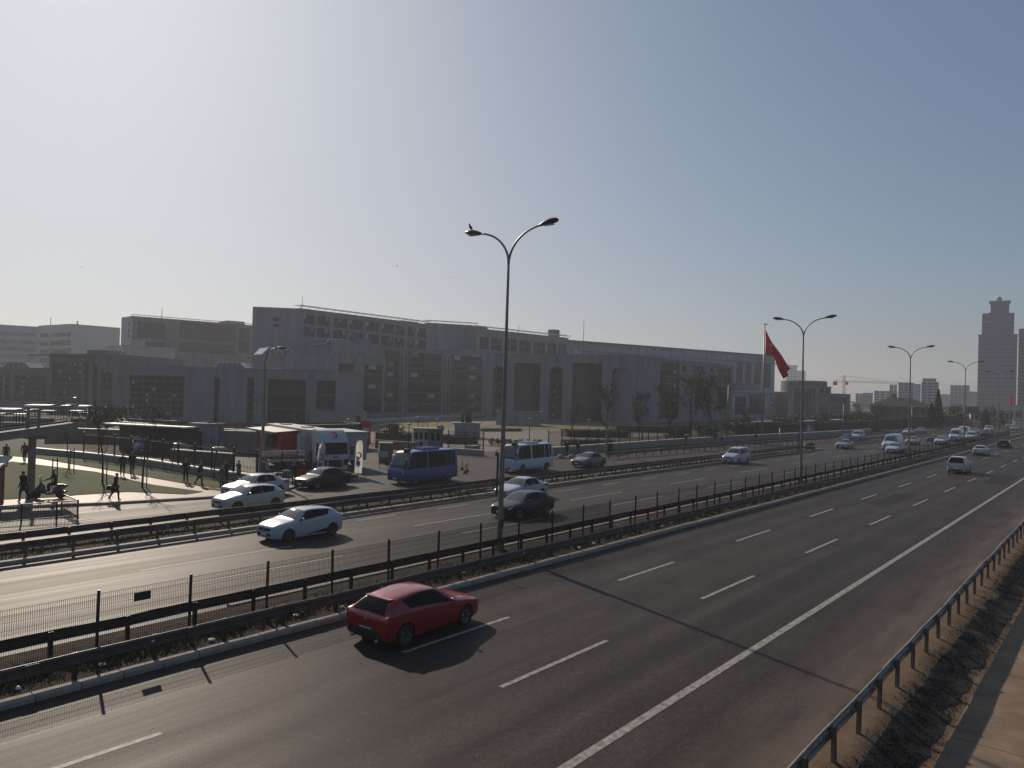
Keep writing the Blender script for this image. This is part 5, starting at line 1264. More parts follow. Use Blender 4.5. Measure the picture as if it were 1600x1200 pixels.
# concrete planters and blocks by the gate
for lb, p, d, rz, m in (('large sandy concrete block right of the donation truck', (602, 722), (2.2, 1.4, 1.9), .9, M_WALLB), ('low ochre skip-like block beside the sandy concrete block', (622, 727), (1.9, 1.2, .95), .9, pm('ochre_box', (.24, .15, .055), .8, var=.25)),
                        ('grey concrete block on the pavement right of the guard booth', (739, 709), (1.6, 1.0, .9), .2, M_WALLC)):
    q = G(*p); t = thing('concrete_block', lb, 'block', (q.x, q.y, 0), rz); mb = MB(); mb.box((0, 0, d[2]/2), d, taper=.93); o = mb.build('block_body', m, t)
    mb = MB(); mb.box((0, 0, d[2]+.03), (d[0]*.98, d[1]*.98, .08)); mb.build('top_slab', m, t)
q = G(643, 731); t = thing('notice_stand', 'small pale notice on a stand beside the ochre block', 'sign', (q.x-2.2, q.y+1.5, 0), R(50)); mb = MB(); mb.bar((0, -.3, 0), (0, -.3, 1.2), .05); mb.bar((0, .3, 0), (0, .3, 1.2), .05); mb.build('legs_frame', M_IRON, t); mb = MB(); mb.box((0, 0, 1.25), (.05, .9, .55)); mb.build('board', M_STONEL, t)
# guard booth
a, b = G(655, 703), G(698, 704); t = thing('guard_booth', 'small white guard booth with dark windows at the forecourt gate', 'booth', ((a.x+b.x)/2, (a.y+b.y)/2+.8, 0), math.atan2(b.y-a.y, b.x-a.x))
L_ = (b-a).length; mb = MB(); mb.box((-L_*.22, 0, 1.25), (L_*.56, 1.9, 2.5)); mb.build('white_wall', M_STONEL, t)
mb = MB(); mb.box((L_*.28, .05, 1.2), (L_*.44, 1.8, 2.4)); mb.build('grey_wall', M_STONE2, t)
mb = MB(); mb.box((0, 0, 2.58), (L_*1.15, 2.5, .16)); mb.build('roof', M_WALLC, t)
for x in (-.42, -.26, -.08): 
    mb = MB(); mb.box((L_*x, -.965, 1.72), (L_*.115, .05, .85)); mb.build('window', M_CGLASS, t)
for x in (.16, .36):
    mb = MB(); mb.box((L_*x, -.87, 1.65), (L_*.12, .05, .9)); mb.build('window', M_CGLASS, t)
mb = MB(); mb.box((-L_*.26, -.97, .55), (.5, .06, .9)); mb.build('dark_hatch', M_TRIM, t)
mb = MB(); mb.lathe([(.45, 0), (.42, .3), (.05, .45)], c=(L_*.42, -.3, 2.66), n=12); mb.build('roof_dome', M_STONE2, t)
for x in (-.52, .03, .52):
    mb = MB(); mb.bar((L_*x, -1.0, 0), (L_*x, -1.0, 2.5), .12); mb.build('corner_post', M_IRON, t)
# statue group on a pedestal, big stone slab, service box, shed
a, b = G(718, 684), G(752, 684); t = thing('statue', 'bronze statue group on a grey stone pedestal in the forecourt', 'statue', ((a.x+b.x)/2, (a.y+b.y)/2+1, 0), R(-39))
mb = MB(); mb.box((0, 0, 1.1), (3.9, 3.0, 2.2)); mb.build('pedestal', M_STONE, t); mb = MB(); mb.box((0, 0, 2.26), (4.2, 3.3, .12)); mb.build('pedestal_cap', M_STONE, t)
M_BRZ = pm('dark_bronze', (.03, .032, .035), .45, metal=.4, var=.3)
for x, h, y in ((-.55, 1.75, .2), (.1, 2.1, 0), (.65, 2.45, .3)):
    mb = MB(); mb.tube([(x-.12, y, 2.3), (x-.08, y, 2.3+h*.45), (x, y, 2.3+h*.55), (x, y, 2.3+h*.80), (x, y, 2.3+h*.86), (x, y, 2.3+h*.90), (x, y, 2.3+h)], [.13, .16, .20, .24, .09, .12, .05], 9)
    mb.tube([(x+.12, y, 2.3), (x+.08, y, 2.3+h*.45), (x, y, 2.3+h*.55)], [.13, .15, .18], 8); mb.tube([(x, y-.22, 2.3+h*.78), (x+.25, y-.3, 2.3+h*.65), (x+.35, y-.35, 2.3+h*.82)], [.08, .07, .04], 6); mb.tube([(x, y+.22, 2.3+h*.78), (x-.15, y+.32, 2.3+h*.6), (x-.1, y+.2, 2.3+h*.45)], [.08, .07, .04], 6)
    mb.build('bronze_figure', M_BRZ, t, smooth=True)
a, b = G(775, 664), G(845, 666); t = thing('stone_slab', 'big plain grey stone slab wall standing on the forecourt lawn', 'wall', (a.x, a.y, 0), 0)
f = Facade(a, b, 0, Zat(810, 643, (a+b)/2), t, wall=M_STONE, depth=3); f.done()
a, b = G(487, 668), G(572, 669); t = thing('service_block', 'plain beige service block behind the donation truck', 'building', (a.x, a.y, 0)); f = Facade(a, b, 0, Zat(530, 644, (a+b)/2), t, wall=pm('beige_render', (.25, .23, .20), .8, var=.12), depth=9); f.opening(f.len*.8, f.len*.9, .2, 2.2); f.done()
a, b = G(470, 706), G(576, 700); t = thing('dark_shed', 'dark flat-roofed shed with a red end panel behind the truck', 'shed', (a.x, a.y, 0)); f = Facade(a, b, 0, 2.9, t, wall=pm('shed_grey', (.05, .05, .055), .7), depth=5); f.opening(f.len*.55, f.len*.66, .5, 2.2, 2, 1); f.opening(f.len*.2, f.len*.4, .9, 2.2, 2, 1); f.done()
mb = MB(); mb.box(f.P(f.len-.7, 1.9, .12), (1.6, .15, 2.9), rz=math.atan2(f.d.y, f.d.x)); mb.build('red_panel', M_TR, t, world=True)
mb = MB(); mb.box(f.P(f.len-.7, 2.3, .21), (1.0, .05, .4), rz=math.atan2(f.d.y, f.d.x)); mb.box(f.P(f.len-.7, 1.5, .21), (.8, .05, .3), rz=math.atan2(f.d.y, f.d.x)); mb.build('panel_print', M_STONEL, t, world=True)
# grounds left of the courthouse, seen through the railings
a, b = G(265, 731), G(366, 737); 
low_wall('brown sloping ramp wall behind the left railings', [gxy(268, 730), gxy(364, 738)], 1.5, .4, True, M_WALLB, 'ramp_wall')
a, b = G(186, 703), G(296, 710); t = thing('parking_shed', 'long dark car-park shed with a pale roof edge behind the railings', 'shed', (a.x, a.y, 0)); f = Facade(a, b, 0, 2.6, t, wall=pm('shed_brown', (.045, .038, .035), .8), depth=5); f.opening(f.len*.2, f.len*.55, .5, 1.9, 4, 1); f.done(); mb = MB(); mb.bar(f.P(-1, 2.8, .6), f.P(f.len+.6, 2.8, .6), 1.6, .14); mb.build('roof_edge', M_CAP, t, world=True)
a, b = G(296, 708), G(322, 710); t = thing('gate_pier', 'stone gate pier with an arched niche behind the left railings', 'gate', (a.x, a.y, 0)); f = Facade(a, b, 0, 3.1, t, wall=M_STONE, depth=2.4); f.opening(f.len*.35, f.len*.75, .2, 2.3); f.done()
low_wall('beige retaining wall left of the donation truck', [gxy(322, 706), gxy(402, 709), gxy(470, 712)], 2.3, .5, True, pm('beige_wall', (.20, .18, .155), .85, var=.15), 'retaining_wall')
low_wall('pale garden wall running below the left courthouse wing', [gxy(188, 672), gxy(300, 681), gxy(400, 688)], 1.2, .4, True, M_WALLC, 'garden_wall')
# footbridge ramp at the left edge
pts = [Vector((u_, 52.7-.09*(u_-16.07), 3.55+.141*(u_-16.07))) for u_ in (6.0, 11.0, 16.07, 18.4, 20.6)]
t = thing('footbridge_ramp', 'concrete footbridge landing with railings at the left edge', 'bridge', (pts[3].x, pts[3].y, 0))
M_RAMP = pm('ramp_concrete', (.21, .19, .165), .8, var=.15, scale=1.2, bump=.2)
mb = MB(); mb.sweep(pts, [(0, 0), (0, .5), (.05, .5), (.05, .42), (2.3, .42), (2.3, .5), (2.35, .5), (2.35, 0)], closed=True); mb.build('deck', M_RAMP, t, world=True)
def ramp_side(off):
    out = []
    for i, p in enumerate(pts):
        d = pts[min(i+1, 4)]-pts[max(i-1, 0)]; d.z = 0; d.normalize(); out.append(p+Vector((-d.y, d.x, 0))*off+Vector((0, 0, .5)))
    return out
for off in (.03, 2.32):
    S_ = ramp_side(off)
    for hgt, r in ((1.1, .05), (.12, .03)):
        mb = MB(); mb.tube([p+Vector((0, 0, hgt)) for p in S_], r, 6); mb.build('hand_rail', M_RAMP if hgt > 1 else M_IRON, t, world=True)
    pk = MB()
    for a, b in zip(S_, S_[1:]):
        n = int((b-a).length/.16)
        for k in range(n):
            q = a.lerp(b, k/n)
            if k % 14 == 0: mb = MB(); mb.bar(q, q+Vector((0, 0, 1.1)), .20, .12); mb.build('rail_post', M_RAMP, t, world=True)
            else: pk.bar(q+Vector((0, 0, .1)), q+Vector((0, 0, 1.08)), .02)
    o = pk.build('balusters', M_IRON, t, world=True); o['kind'] = 'stuff'
mb = MB(); c = (ramp_side(1.2)[3]); mb.tube([(c.x, c.y, 0), (c.x, c.y, c.z-.6)], .22, 14); mb.box((c.x, c.y, c.z-.62), (.8, 1.8, .25)); smooth_angle(mb.build('pier', M_RAMP, t, world=True))
e0, e1 = ramp_side(.03)[4], ramp_side(2.32)[4]
mb = MB(); mb.tube([e0+Vector((0, 0, 1.1)), e1+Vector((0, 0, 1.1))], .05, 6); mb.bar(e0+Vector((0, 0, .3)), e1+Vector((0, 0, .3)), .05); mb.build('end_rail', M_RAMP, t, world=True)
low_wall('long planter wall with a white coping behind the footbridge landing', [gxy(70, 690), gxy(125, 690), gxy(188, 692)], 1.5, .5, True, M_WALLB, 'planter_wall')
# kiosk
q = G(-2, 790, .13); t = thing('street_kiosk', 'red street food kiosk with a pale roof at the left picture edge', 'kiosk', (q.x-.8, q.y+.9, .13), R(-35))
mb = MB(); mb.box((0, 0, 1.1), (2.2, 1.5, 2.2)); mb.build('cabin', pm('kiosk_brown', (.16, .05, .035), .6, var=.2), t)
mb = MB(); mb._add([(-1.4, -1.2, 2.15), (1.4, -1.2, 2.15), (1.4, 1.0, 2.6), (-1.4, 1.0, 2.6), (-1.4, -1.2, 2.25), (1.4, -1.2, 2.25), (1.4, 1.0, 2.7), (-1.4, 1.0, 2.7)], [(3, 2, 1, 0), (4, 5, 6, 7), (0, 1, 5, 4), (1, 2, 6, 5), (2, 3, 7, 6), (3, 0, 4, 7)]); mb.build('roof', M_CAP, t)
for x in (-1.05, 1.05):
    for y in (-1.1, .75): mb = MB(); mb.bar((x, y, 0), (x, y, 2.2), .08); mb.build('post', pm('kiosk_wood', (.22, .13, .08), .7), t)
for k, z in enumerate((1.5, 1.15, .8)):
    mb = MB(); mb.box((.1, -.80, z), (1.7, .12, .09)); mb.build('shelf', M_CAP, t)
mb = MB()
for k in range(9): mb.box((-1.2+k*.3, -1.21, 2.05), (.15, .02, .26))
o = mb.build('valance', M_TR, t)
mb = MB(); mb.box((0, -.78, .42), (1.9, .08, .55)); mb.build('counter_front', M_TR, t)
# low guard railing at the lay-by
lp = [gxy(-60, 829), gxy(33, 819), gxy(88, 814), gxy(121, 811.5), gxy(96, 799)]
t = thing('low_railing', 'low mesh pedestrian railing beside the lay-by at bottom left', 'railing', (lp[0][0], lp[0][1], 0))
for i, p in enumerate(lp):
    mb = MB(); mb.bar((p[0], p[1], 0), (p[0], p[1], 1.05), .07); mb.build('post', M_IRON, t, world=True)
for a, b in zip(lp, lp[1:]):
    mb = MB(); mb.bar((*a, 1.0), (*b, 1.0), .05); mb.bar((*a, .2), (*b, .2), .04); n = int(math.dist(a, b)/.12)
    for k in range(1, n): x, y = a[0]+(b[0]-a[0])*k/n, a[1]+(b[1]-a[1])*k/n; mb.bar((x, y, .2), (x, y, 1.0), .012)
    mb.build('mesh_panel', M_IRON, t, world=True)
# canopy and market stalls on the far left plaza
q = G(92, 660); t = thing('canopy', 'white flat canopy on thin posts in the left plaza', 'canopy', (q.x, q.y, 0), R(-33)); zz = Zat(92, 634, q)
mb = MB(); mb.box((0, 0, zz), (9, 5, .25)); mb.build('roof', M_CAP, t)
for x in (-4, 4):
    for y in (-2, 2): mb = MB(); mb.bar((x, y, 0), (x, y, zz), .12); mb.build('post', M_POLE, t)
for i, (px, py, w) in enumerate(((6, 660, 4.5), (26, 662, 4), (44, 661, 3.5), (62, 664, 4), (20, 672, 3.5), (128, 664, 3.5), (142, 668, 3))):
    q = G(px, py); t = thing('market_stall', 'white-topped market stall in the left plaza, number %s from the left edge' % ('one', 'three', 'four', 'five', 'two', 'six', 'seven')[i], 'stall', (q.x, q.y, 0), R(-35), 'market stalls in the left plaza')
    mb = MB(); mb.box((0, 0, 2.25), (w, 2.6, .14), taper=.96); mb.build('roof', M_CAP, t); mb = MB(); mb.box((0, .2, .55), (w*.85, 1.6, 1.1)); mb.build('counter', M_WALLC, t)
    for x in (-.46, .46):
        for y in (-1.2, 1.2): mb = MB(); mb.bar((w*x, y, 0), (w*x, y, 2.2), .06); mb.build('post', M_IRON, t)

# small street furniture
M_CONE = pm('cone_orange', (.55, .06, .02), .5, var=.1)
for lb, p in (('orange traffic cone nearest the minibus rear, first of the row', (711, 742)), ('orange traffic cone just behind the first cone', (712, 735)), ('orange traffic cone standing farther back, left of the pair', (722, 734)), ('front orange traffic cone of the pair on the right', (727, 740)), ('back orange traffic cone of the pair on the right', (729.5, 736.5))):
    q = G(*p); t = thing('traffic_cone', lb, 'traffic cone', (q.x, q.y, 0), random.uniform(0, 1), 'orange traffic cones')
    mb = MB(); mb.box((0, 0, .02), (.40, .40, .04)); mb.build('base', M_TRIM, t)
    mb = MB(); mb.lathe([(.16, .04), (.03, .78), (.02, .80)], n=14); mb.build('cone', M_CONE, t, smooth=True)
    mb = MB(); mb.lathe([(.112, .30), (.116, .31), (.088, .46), (.084, .46)], n=14); mb.build('white_band', M_REFL, t)
for i, p in enumerate(((442, 763), (457, 760.5), (462, 756), (431, 764.5))):
    q = G(*p); t = thing('bollard', 'dark bollard at the pavement corner, %s' % ('second from the left', 'third from the left', 'rightmost and farthest back', 'leftmost of the four')[i], 'bollard', (q.x, q.y, .02), 0, 'bollards at the pavement corner')
    mb = MB(); mb.tube([(0, 0, 0), (0, 0, .95)], .06, 10); mb.build('post', M_IRON, t, smooth=True); mb = MB(); mb.lathe([(.075, .95), (.08, 1.0), (.03, 1.06)], n=10); mb.build('cap', M_IRON, t)
for i, (px, ty, by) in enumerate(((638, 664, 709), (653, 652, 676), (668, 653, 673), (683, 656, 676), (827, 655, 690), (920, 657, 686), (461, 650, 668), (545, 656, 672), (116, 622, 648))):
    q = G(px, by); t = thing('park_lamp', 'slim park lamp with a disc head %s' % ('left of the guard booth', 'behind the booth, leftmost of three', 'behind the booth, middle of three', 'behind the booth, rightmost of three', 'before the big stone slab', 'on the lawn before the right portals', 'before the low courthouse wing', 'above the dark shed', 'in the left plaza beside the canopy')[i], 'park lamp', (q.x, q.y, 0), 0, 'park lamps')
    h = Zat(px, ty, q); mb = MB(); mb.tube([(0, 0, 0), (0, 0, h)], [.07, .045], 8); mb.build('pole', M_IRON, t, smooth=True); mb = MB(); mb.lathe([(.05, h), (.36, h+.08), (.38, h+.13), (.05, h+.22)], n=12); mb.build('lamp_head', M_MULLD, t)
q = G(952, 709); t = thing('litter_bin', 'dark litter bin beside the tree trunk at the forecourt wall', 'bin', (q.x, q.y, 0)); mb = MB(); mb.lathe([(.38, 0), (.42, 1.15), (.44, 1.2)], n=14); mb.build('drum', M_IRON, t); mb = MB(); mb.lathe([(.45, 1.2), (.42, 1.3), (.1, 1.36)], n=14); mb.build('lid', M_MULLD, t)
for i, px in enumerate((876, 893, 906)):       # kerb domes
    q = G(px, 716-(px-876)*.02); t = thing('kerb_dome', 'concrete dome on the forecourt kerb, %s' % ('leftmost of three', 'middle of three', 'rightmost of three')[i], 'dome', (q.x, q.y, 0), 0, 'concrete domes on the kerb'); mb = MB(); mb.lathe([(.45, 0), (.42, .2), (.3, .36), (.1, .44), (.001, .45)], n=14); mb.build('dome', M_WALLC, t, smooth=True); mb = MB(); mb.lathe([(.5, 0), (.5, .05), (.42, .06)], n=14); mb.build('foot_ring', M_KERB, t)
# single far lamps on the service road side
for lb, px, py, top in (('single-armed grey lamp left of the flag pole, behind the wall', 1136, 690, 597), ('thin single lamp right of the second median lamp', 1317, 686, 628), ('slim single lamp between crane and third lamp', 1424, 676, 631)):
    q = G(px, py); t = thing('street_lamp', lb, 'street lamp', (q.x, q.y, 0)); h = Zat(px, top, q); mb = MB(); mb.tube([(0, 0, 0), (0, 0, h*.94)], [.13, .06], 8); mb.build('pole', M_POLE, t, smooth=True)
    mb = MB(); mb.tube([(0, 0, h*.93), (.2, -.3, h*.97), (.9, -1.1, h)], .05, 6); mb.build('arm', M_POLE, t, smooth=True); mb = MB(); mb.tube([(.8, -1.0, h), (1.2, -1.5, h+.05)], [.08, .13], 8); mb.build('lamp_head', M_LENS, t)
for lb, px, py, top in (('slim bare pole on the barrier left of the second lamp', 1218, 699, 669), ('slim marker pole before the forecourt wall, right of the dark trees', 1127, 693, 665)):
    q = G(px, py); t = thing('marker_pole', lb, 'pole', (q.x, q.y, 0)); h = Zat(px, top, q); mb = MB(); mb.tube([(0, 0, 0), (0, 0, h)], .07, 8); mb.build('pole', M_POLE, t, smooth=True); mb = MB(); mb.box((0, 0, .1), (.3, .3, .2)); mb.build('foot', M_KERB, t)

# ------------------------------------------------------------------ flags
M_FLAGR = pm('flag_red', (.42, .012, .025), .75, var=.06, scale=1.0); M_FLAGW = pm('flag_white', (.62, .60, .60), .75, var=.05)
for m_, c_ in ((M_FLAGR, (.42, .012, .025)), (M_FLAGW, (.6, .58, .56))):      # thin cloth lets the sun through
    nt = m_.node_tree; tl = nt.nodes.new('ShaderNodeBsdfTranslucent'); tl.inputs[0].default_value = (*c_, 1); mx = nt.nodes.new('ShaderNodeMixShader'); mx.inputs[0].default_value = .55
    nt.links.new(nt.nodes['Principled BSDF'].outputs[0], mx.inputs[1]); nt.links.new(tl.outputs[0], mx.inputs[2]); nt.links.new(mx.outputs[0], nt.nodes['Material Output'].inputs['Surface'])
fp = Vector((136, 52.2, 0)); zt = Zat(1196, 507, fp)
t = thing('flag_pole', 'tall flag pole behind the forecourt wall', 'flag pole', fp)
mb = MB(); mb.tube([(0, 0, 0), (0, 0, 8), (0, 0, zt)], [.20, .16, .10], 12); mb.build('pole', M_POLE, t, smooth=True); mb = MB(); mb.box((.12, -.14, zt+.05), (.5, .5, .14)); mb.build('pulley_cap', M_POLE, t); mb = MB(); mb.lathe([(.5, 0), (.5, .3), (.25, .4)], n=12); mb.build('base', M_WALLC, t)
rgt = Vector((.63, -.776, 0)); away = Vector((.776, .63, 0)); pxm = (fp.x*.776+fp.y*.63)/1200.0      # metres per photo pixel there
def flag_pt(s, q):
    """s along the fly 0..1, q down the hoist 0..1"""
    tx, ty = 2+39*s**1.05, 8+60*s**.93
    bx, by = 2+11*min(1, s/.3)+19*max(0, s-.3)/.7, 47+1.5*min(1, s/.3)+36*(max(0, s-.3)/.7)**.9
    x, y = tx+(bx-tx)*q, ty+(by-ty)*q
    wave = (.15+1.0*s)*math.sin(q*8.5+s*5.5)*.55+.5*math.sin(s*9+q*2)*s
    return rgt*(x*pxm)+Vector((0, 0, zt-y*pxm))+away*wave
t = thing('flag', 'large red flag with white crescent and star hanging limp', 'flag', fp)
NS, NQ = 34, 22; mb = MB(); mb.grid([[flag_pt(i/NS, j/NQ) for j in range(NQ+1)] for i in range(NS+1)]); cl = mb.build('cloth', M_FLAGR, t, smooth=True)
sm_ = cl.modifiers.new('thick', 'SOLIDIFY'); sm_.thickness = .02
def on_flag(polys, name):
    for side in (.11, -.14):
        mb = MB()
        for P in polys: mb._add([flag_pt(x, y)-away*side for x, y in P], [tuple(range(len(P)))])
        mb.build(name, M_FLAGW, t)
def cres_polys(cx, cy, r, asp):
    out = []; n = 24
    for k in range(n):
        Q = []
        for kk in (k, k+1):
            a = R(38)+R(284)*kk/n; Q.append((cx+r*asp*math.cos(a), cy+r*math.sin(a)))
        for kk in (k+1, k):
            a = R(38)+R(284)*kk/n; c2 = .25*r; r2 = .8*r
            b = math.atan2(math.sin(a)*r, math.cos(a)*r-c2*1.25); Q.append((cx+asp*(c2+r2*math.cos(b)), cy+r2*math.sin(b)))
        out.append(Q)
    return out
on_flag(cres_polys(.36, .47, .30, .70), 'crescent')
st_ = [(.60+(.125 if k % 2 == 0 else .05)*.66*math.cos(R(180+k*36)), .47+(.125 if k % 2 == 0 else .05)*math.sin(R(180+k*36))) for k in range(10)]
on_flag([[(.60, .47), st_[k], st_[(k+1) % 10]] for k in range(10)], 'star')
# small distant flag by the tower
q = G(1577, 672); t = thing('flag_pole', 'distant flag pole with a small red flag before the glass tower', 'flag pole', q); zq = Zat(1577, 617, q); mb = MB(); mb.tube([(0, 0, 0), (0, 0, zq)], .12, 6); mb.build('pole', M_POLE, t)
mb = MB(); mb.grid([[Vector((0, 0, zq-.2))+rgt*(.2+.7*i/5)*1.0+away*.2*math.sin(i*1.7)+Vector((0, 0, -(.2*i+2.4*j/8))) for j in range(9)] for i in range(6)]); mb.build('flag_cloth', M_FLAGR, t, smooth=True)
# feather banners beside the truck
for lb, p, ytop, lean in (('white feather banner with a red crescent, left of the truck cab', (493.5, 744), 692, .06), ('white feather banner with a red crescent, right of the truck cab', (553.5, 744), 687.5, .02)):
    q = G(*p); t = thing('feather_banner', lb, 'banner', (q.x, q.y, 0), math.atan2(-.776, .63)); h = Zat(p[0], ytop, q)
    mb = MB(); mb.tube([(-.02, 0, 0), (-.02+lean*h*.3, 0, h*.5), (lean*h, 0, h*.93), (lean*h+.35, 0, h)], .025, 6); mb.build('pole', M_IRON, t)
    mb = MB(); mb.box((0, 0, .04), (.6, .6, .08)); mb.build('base', M_IRON, t); rows = []
    for k in range(15):
        z = .25+(h-.27)*k/14; x0 = lean*h*(z/h)**1.4; w = .62 if z < h*.72 else .62*math.sqrt(max(0.02, 1-((z-h*.72)/(h*.30))**2)); x1 = x0+w
        if z > h*.72: x0 += (.62-w)*.6; x1 = x0+w
        rows.append([(x0+(x1-x0)*j/5, .05*math.sin(j*1.1+k*.5), z) for j in range(6)])
    mb.grid(rows); mb.build('cloth', M_FLAGW, t, smooth=True)
    zc = h*.58; crescent(.26, 'crescent_emblem', M_EMB, t, Matrix.Translation((lean*h*.45+.31, -.075, zc)) @ Matrix.Rotation(R(90), 4, 'X') @ Matrix.Rotation(R(180), 4, 'Z'), off=.22, cut=.74)
    mb = MB(); mb.box((lean*h*.3+.30, -.075, h*.36), (.34, .01, .28)); mb.build('banner_print', pm('banner_blue', (.10, .10, .20), .7), t)

# ================================================================== VEGETATION
M_BARK = pm('bark', (.055, .042, .034), .9, var=.35, scale=9, bump=.5); M_TWIG = pm('twig', (.05, .036, .03), .9, var=.3); M_BARKP = pm('pale_bark', (.16, .135, .11), .85, var=.35, scale=6, bump=.4)
M_LEAFD = pm('evergreen_leaf', (.020, .030, .014), .7, var=.5, scale=2); M_LEAFB = pm('brown_leaf', (.075, .048, .028), .85, var=.45, scale=2); M_LEAFG = pm('shrub_leaf', (.035, .05, .02), .75, var=.5, scale=2)
M_WEED = pm('weed_leaf', (.055, .062, .022), .85, var=.5, scale=3); M_STRAW = pm('dry_straw', (.20, .15, .08), .9, var=.4, scale=3)
def tree_meshes(seed, H, spread, levels, dens=1.0, trunk_r=.12, clear=.35, leaves=0):
    rg = random.Random(seed); tk = MB(); br = MB(); lf = MB(); tips = []
    def grow(p, d, L, r, lv):
        n = 3 if lv else 6; pts = [p]; rad = [r]; q = Vector(p); dd = Vector(d)
        for i in range(n):
            dd = (dd+Vector((rg.uniform(-1, 1), rg.uniform(-1, 1), rg.uniform(-.3, .7)))*(.10 if lv == 0 else .28)).normalized(); q = q+dd*L/n; pts.append(q); rad.append(r*(1-.62*(i+1)/n))
        (tk if lv == 0 else br).tube(pts, rad, 8 if lv == 0 else (5 if lv == 1 else 3), cap=lv == 0)
        if lv >= levels: tips.append((pts[-1], dd)); return
        k = int((9 if lv == 0 else 5)*dens)
        for j in range(k):
            f = (clear+(1-clear)*(j+rg.random())/k) if lv == 0 else (.25+.75*(j+rg.random())/k)
            i = min(n-1, int(f*n)); b = pts[i].lerp(pts[i+1], f*n-i); a = rg.uniform(0, 6.28); up = rg.uniform(.35, .95)
            nd = (Vector((math.cos(a)*spread, math.sin(a)*spread, up))*(1 if lv == 0 else .8)+dd*.55).normalized()
            grow(b, nd, L*(.46 if lv == 0 else .55)*rg.uniform(.7, 1.15)*(1.15-.5*f), max(.006, rad[i]*.5), lv+1)
    grow(Vector((0, 0, 0)), Vector((0, 0, 1)), H*.86, trunk_r, 0)
    for i in range(leaves):
        t_, d_ = rg.choice(tips); c = t_+Vector((rg.gauss(0, .25), rg.gauss(0, .25), rg.gauss(0, .25))); leaf(lf, c, rg.uniform(.05, .13), rg)
    return tk, br, lf
def leaf(mb, c, s, rg):
    a = Vector((rg.gauss(0, 1), rg.gauss(0, 1), rg.gauss(0, 1))).normalized(); b = a.orthogonal().normalized()*s; d = a.cross(b).normalized()*s*.6
    mb._add([c-b, c-d, c+b, c+d], [(0, 1, 2, 3)])
TPROTO = {}
def tree(kind, label, px, py, top, rz=None, z0=0.0, group='bare trees', loc=None):
    q = G(px, py) if loc is None else Vector(loc); h = Zat(px, top, q)
    if kind not in TPROTO:
        a = dict(street=(3, 8.0, .75, 3, 1.0, .11, .38, 0), young=(5, 6.5, .6, 3, .9, .07, .45, 0), bushy=(9, 8.0, .9, 3, 1.3, .13, .22, 1900), knob=(11, 9.0, .8, 3, 1.1, .17, .42, 700))[kind]
        TPROTO[kind] = (a[1], [m for m in tree_meshes(*a)], {})
    H0, (tk, br, lf), built = TPROTO[kind]
    t = thing('bare_tree', label, 'tree', (q.x, q.y, z0), random.uniform(0, 6) if rz is None else rz, group); s = h/H0; t.scale = (s, s, s)
    mts = {'young': (M_BARK, M_TWIG), 'street': (M_BARK, M_TWIG), 'bushy': (M_BARK, M_TWIG), 'knob': (M_BARKP, M_TWIG)}[kind]
    for nm, mb, mt in (('trunk', tk, mts[0]), ('crown', br, mts[1]), ('dry_leaves', lf, M_LEAFB)):
        if not mb.v: continue
        if nm not in built: built[nm] = mb.build(nm, mt, t); 
        else: share(built[nm], t, name=nm)
    return t
for kd, lb, px, py, top in (('young', 'slender bare tree on the lawn left of the first path bend', 107, 733, 640), ('street', 'tall bare tree with dark trunk in the left lawn, left of the walking pair', 160, 758, 636), ('street', 'bare tree with a stake in the left lawn, right of the walking pair', 222, 766, 650), ('young', 'thin bare tree behind the path near the parked cars', 203, 740, 660),
    ('young', 'bare tree standing by the railings left of the single-armed lamp', 333, 752, 652), ('young', 'small bare tree at the railings before the gate pier', 268, 740, 668), ('young', 'small bare tree in front of the beige retaining wall', 366, 722, 668), ('young', 'little bare tree beside the donation truck rear', 388, 716, 668),
    ('knob', 'pollarded tree with a pale trunk beside the litter bin', 947, 712, 606), ('street', 'thin bare tree inside the forecourt fence before the big portal', 891, 700, 622), ('bushy', 'brownish twiggy tree before the blank courthouse corner', 1003, 694, 618), ('bushy', 'brownish twiggy tree before the tall right courthouse window', 1047, 690, 606), ('knob', 'pale-limbed tree with a bright leaning branch at the wall', 1096, 690, 598), ('bushy', 'dense brown tree left of the grey single lamp', 1112, 686, 588), ('bushy', 'dense brown twiggy tree right of the pale-limbed tree', 1078, 684, 594), ('knob', 'pale trunk tree beside the grey single lamp', 1133, 688, 600),
    ('bushy', 'bare bushy tree behind the wall under the flag', 1165, 680, 640), ('young', 'small bare tree right of the flag pole', 1228, 679, 640), ('bushy', 'bushy dark tree right of the second median lamp', 1290, 676, 638), ('bushy', 'bushy dark tree before the office slabs', 1345, 672, 632), ('bushy', 'bushy tree before the left end of the dark hall', 1380, 670, 634), ('young', 'sapling behind the guard booth', 660, 690, 660)):
    tree(kd, lb, px, py, top)
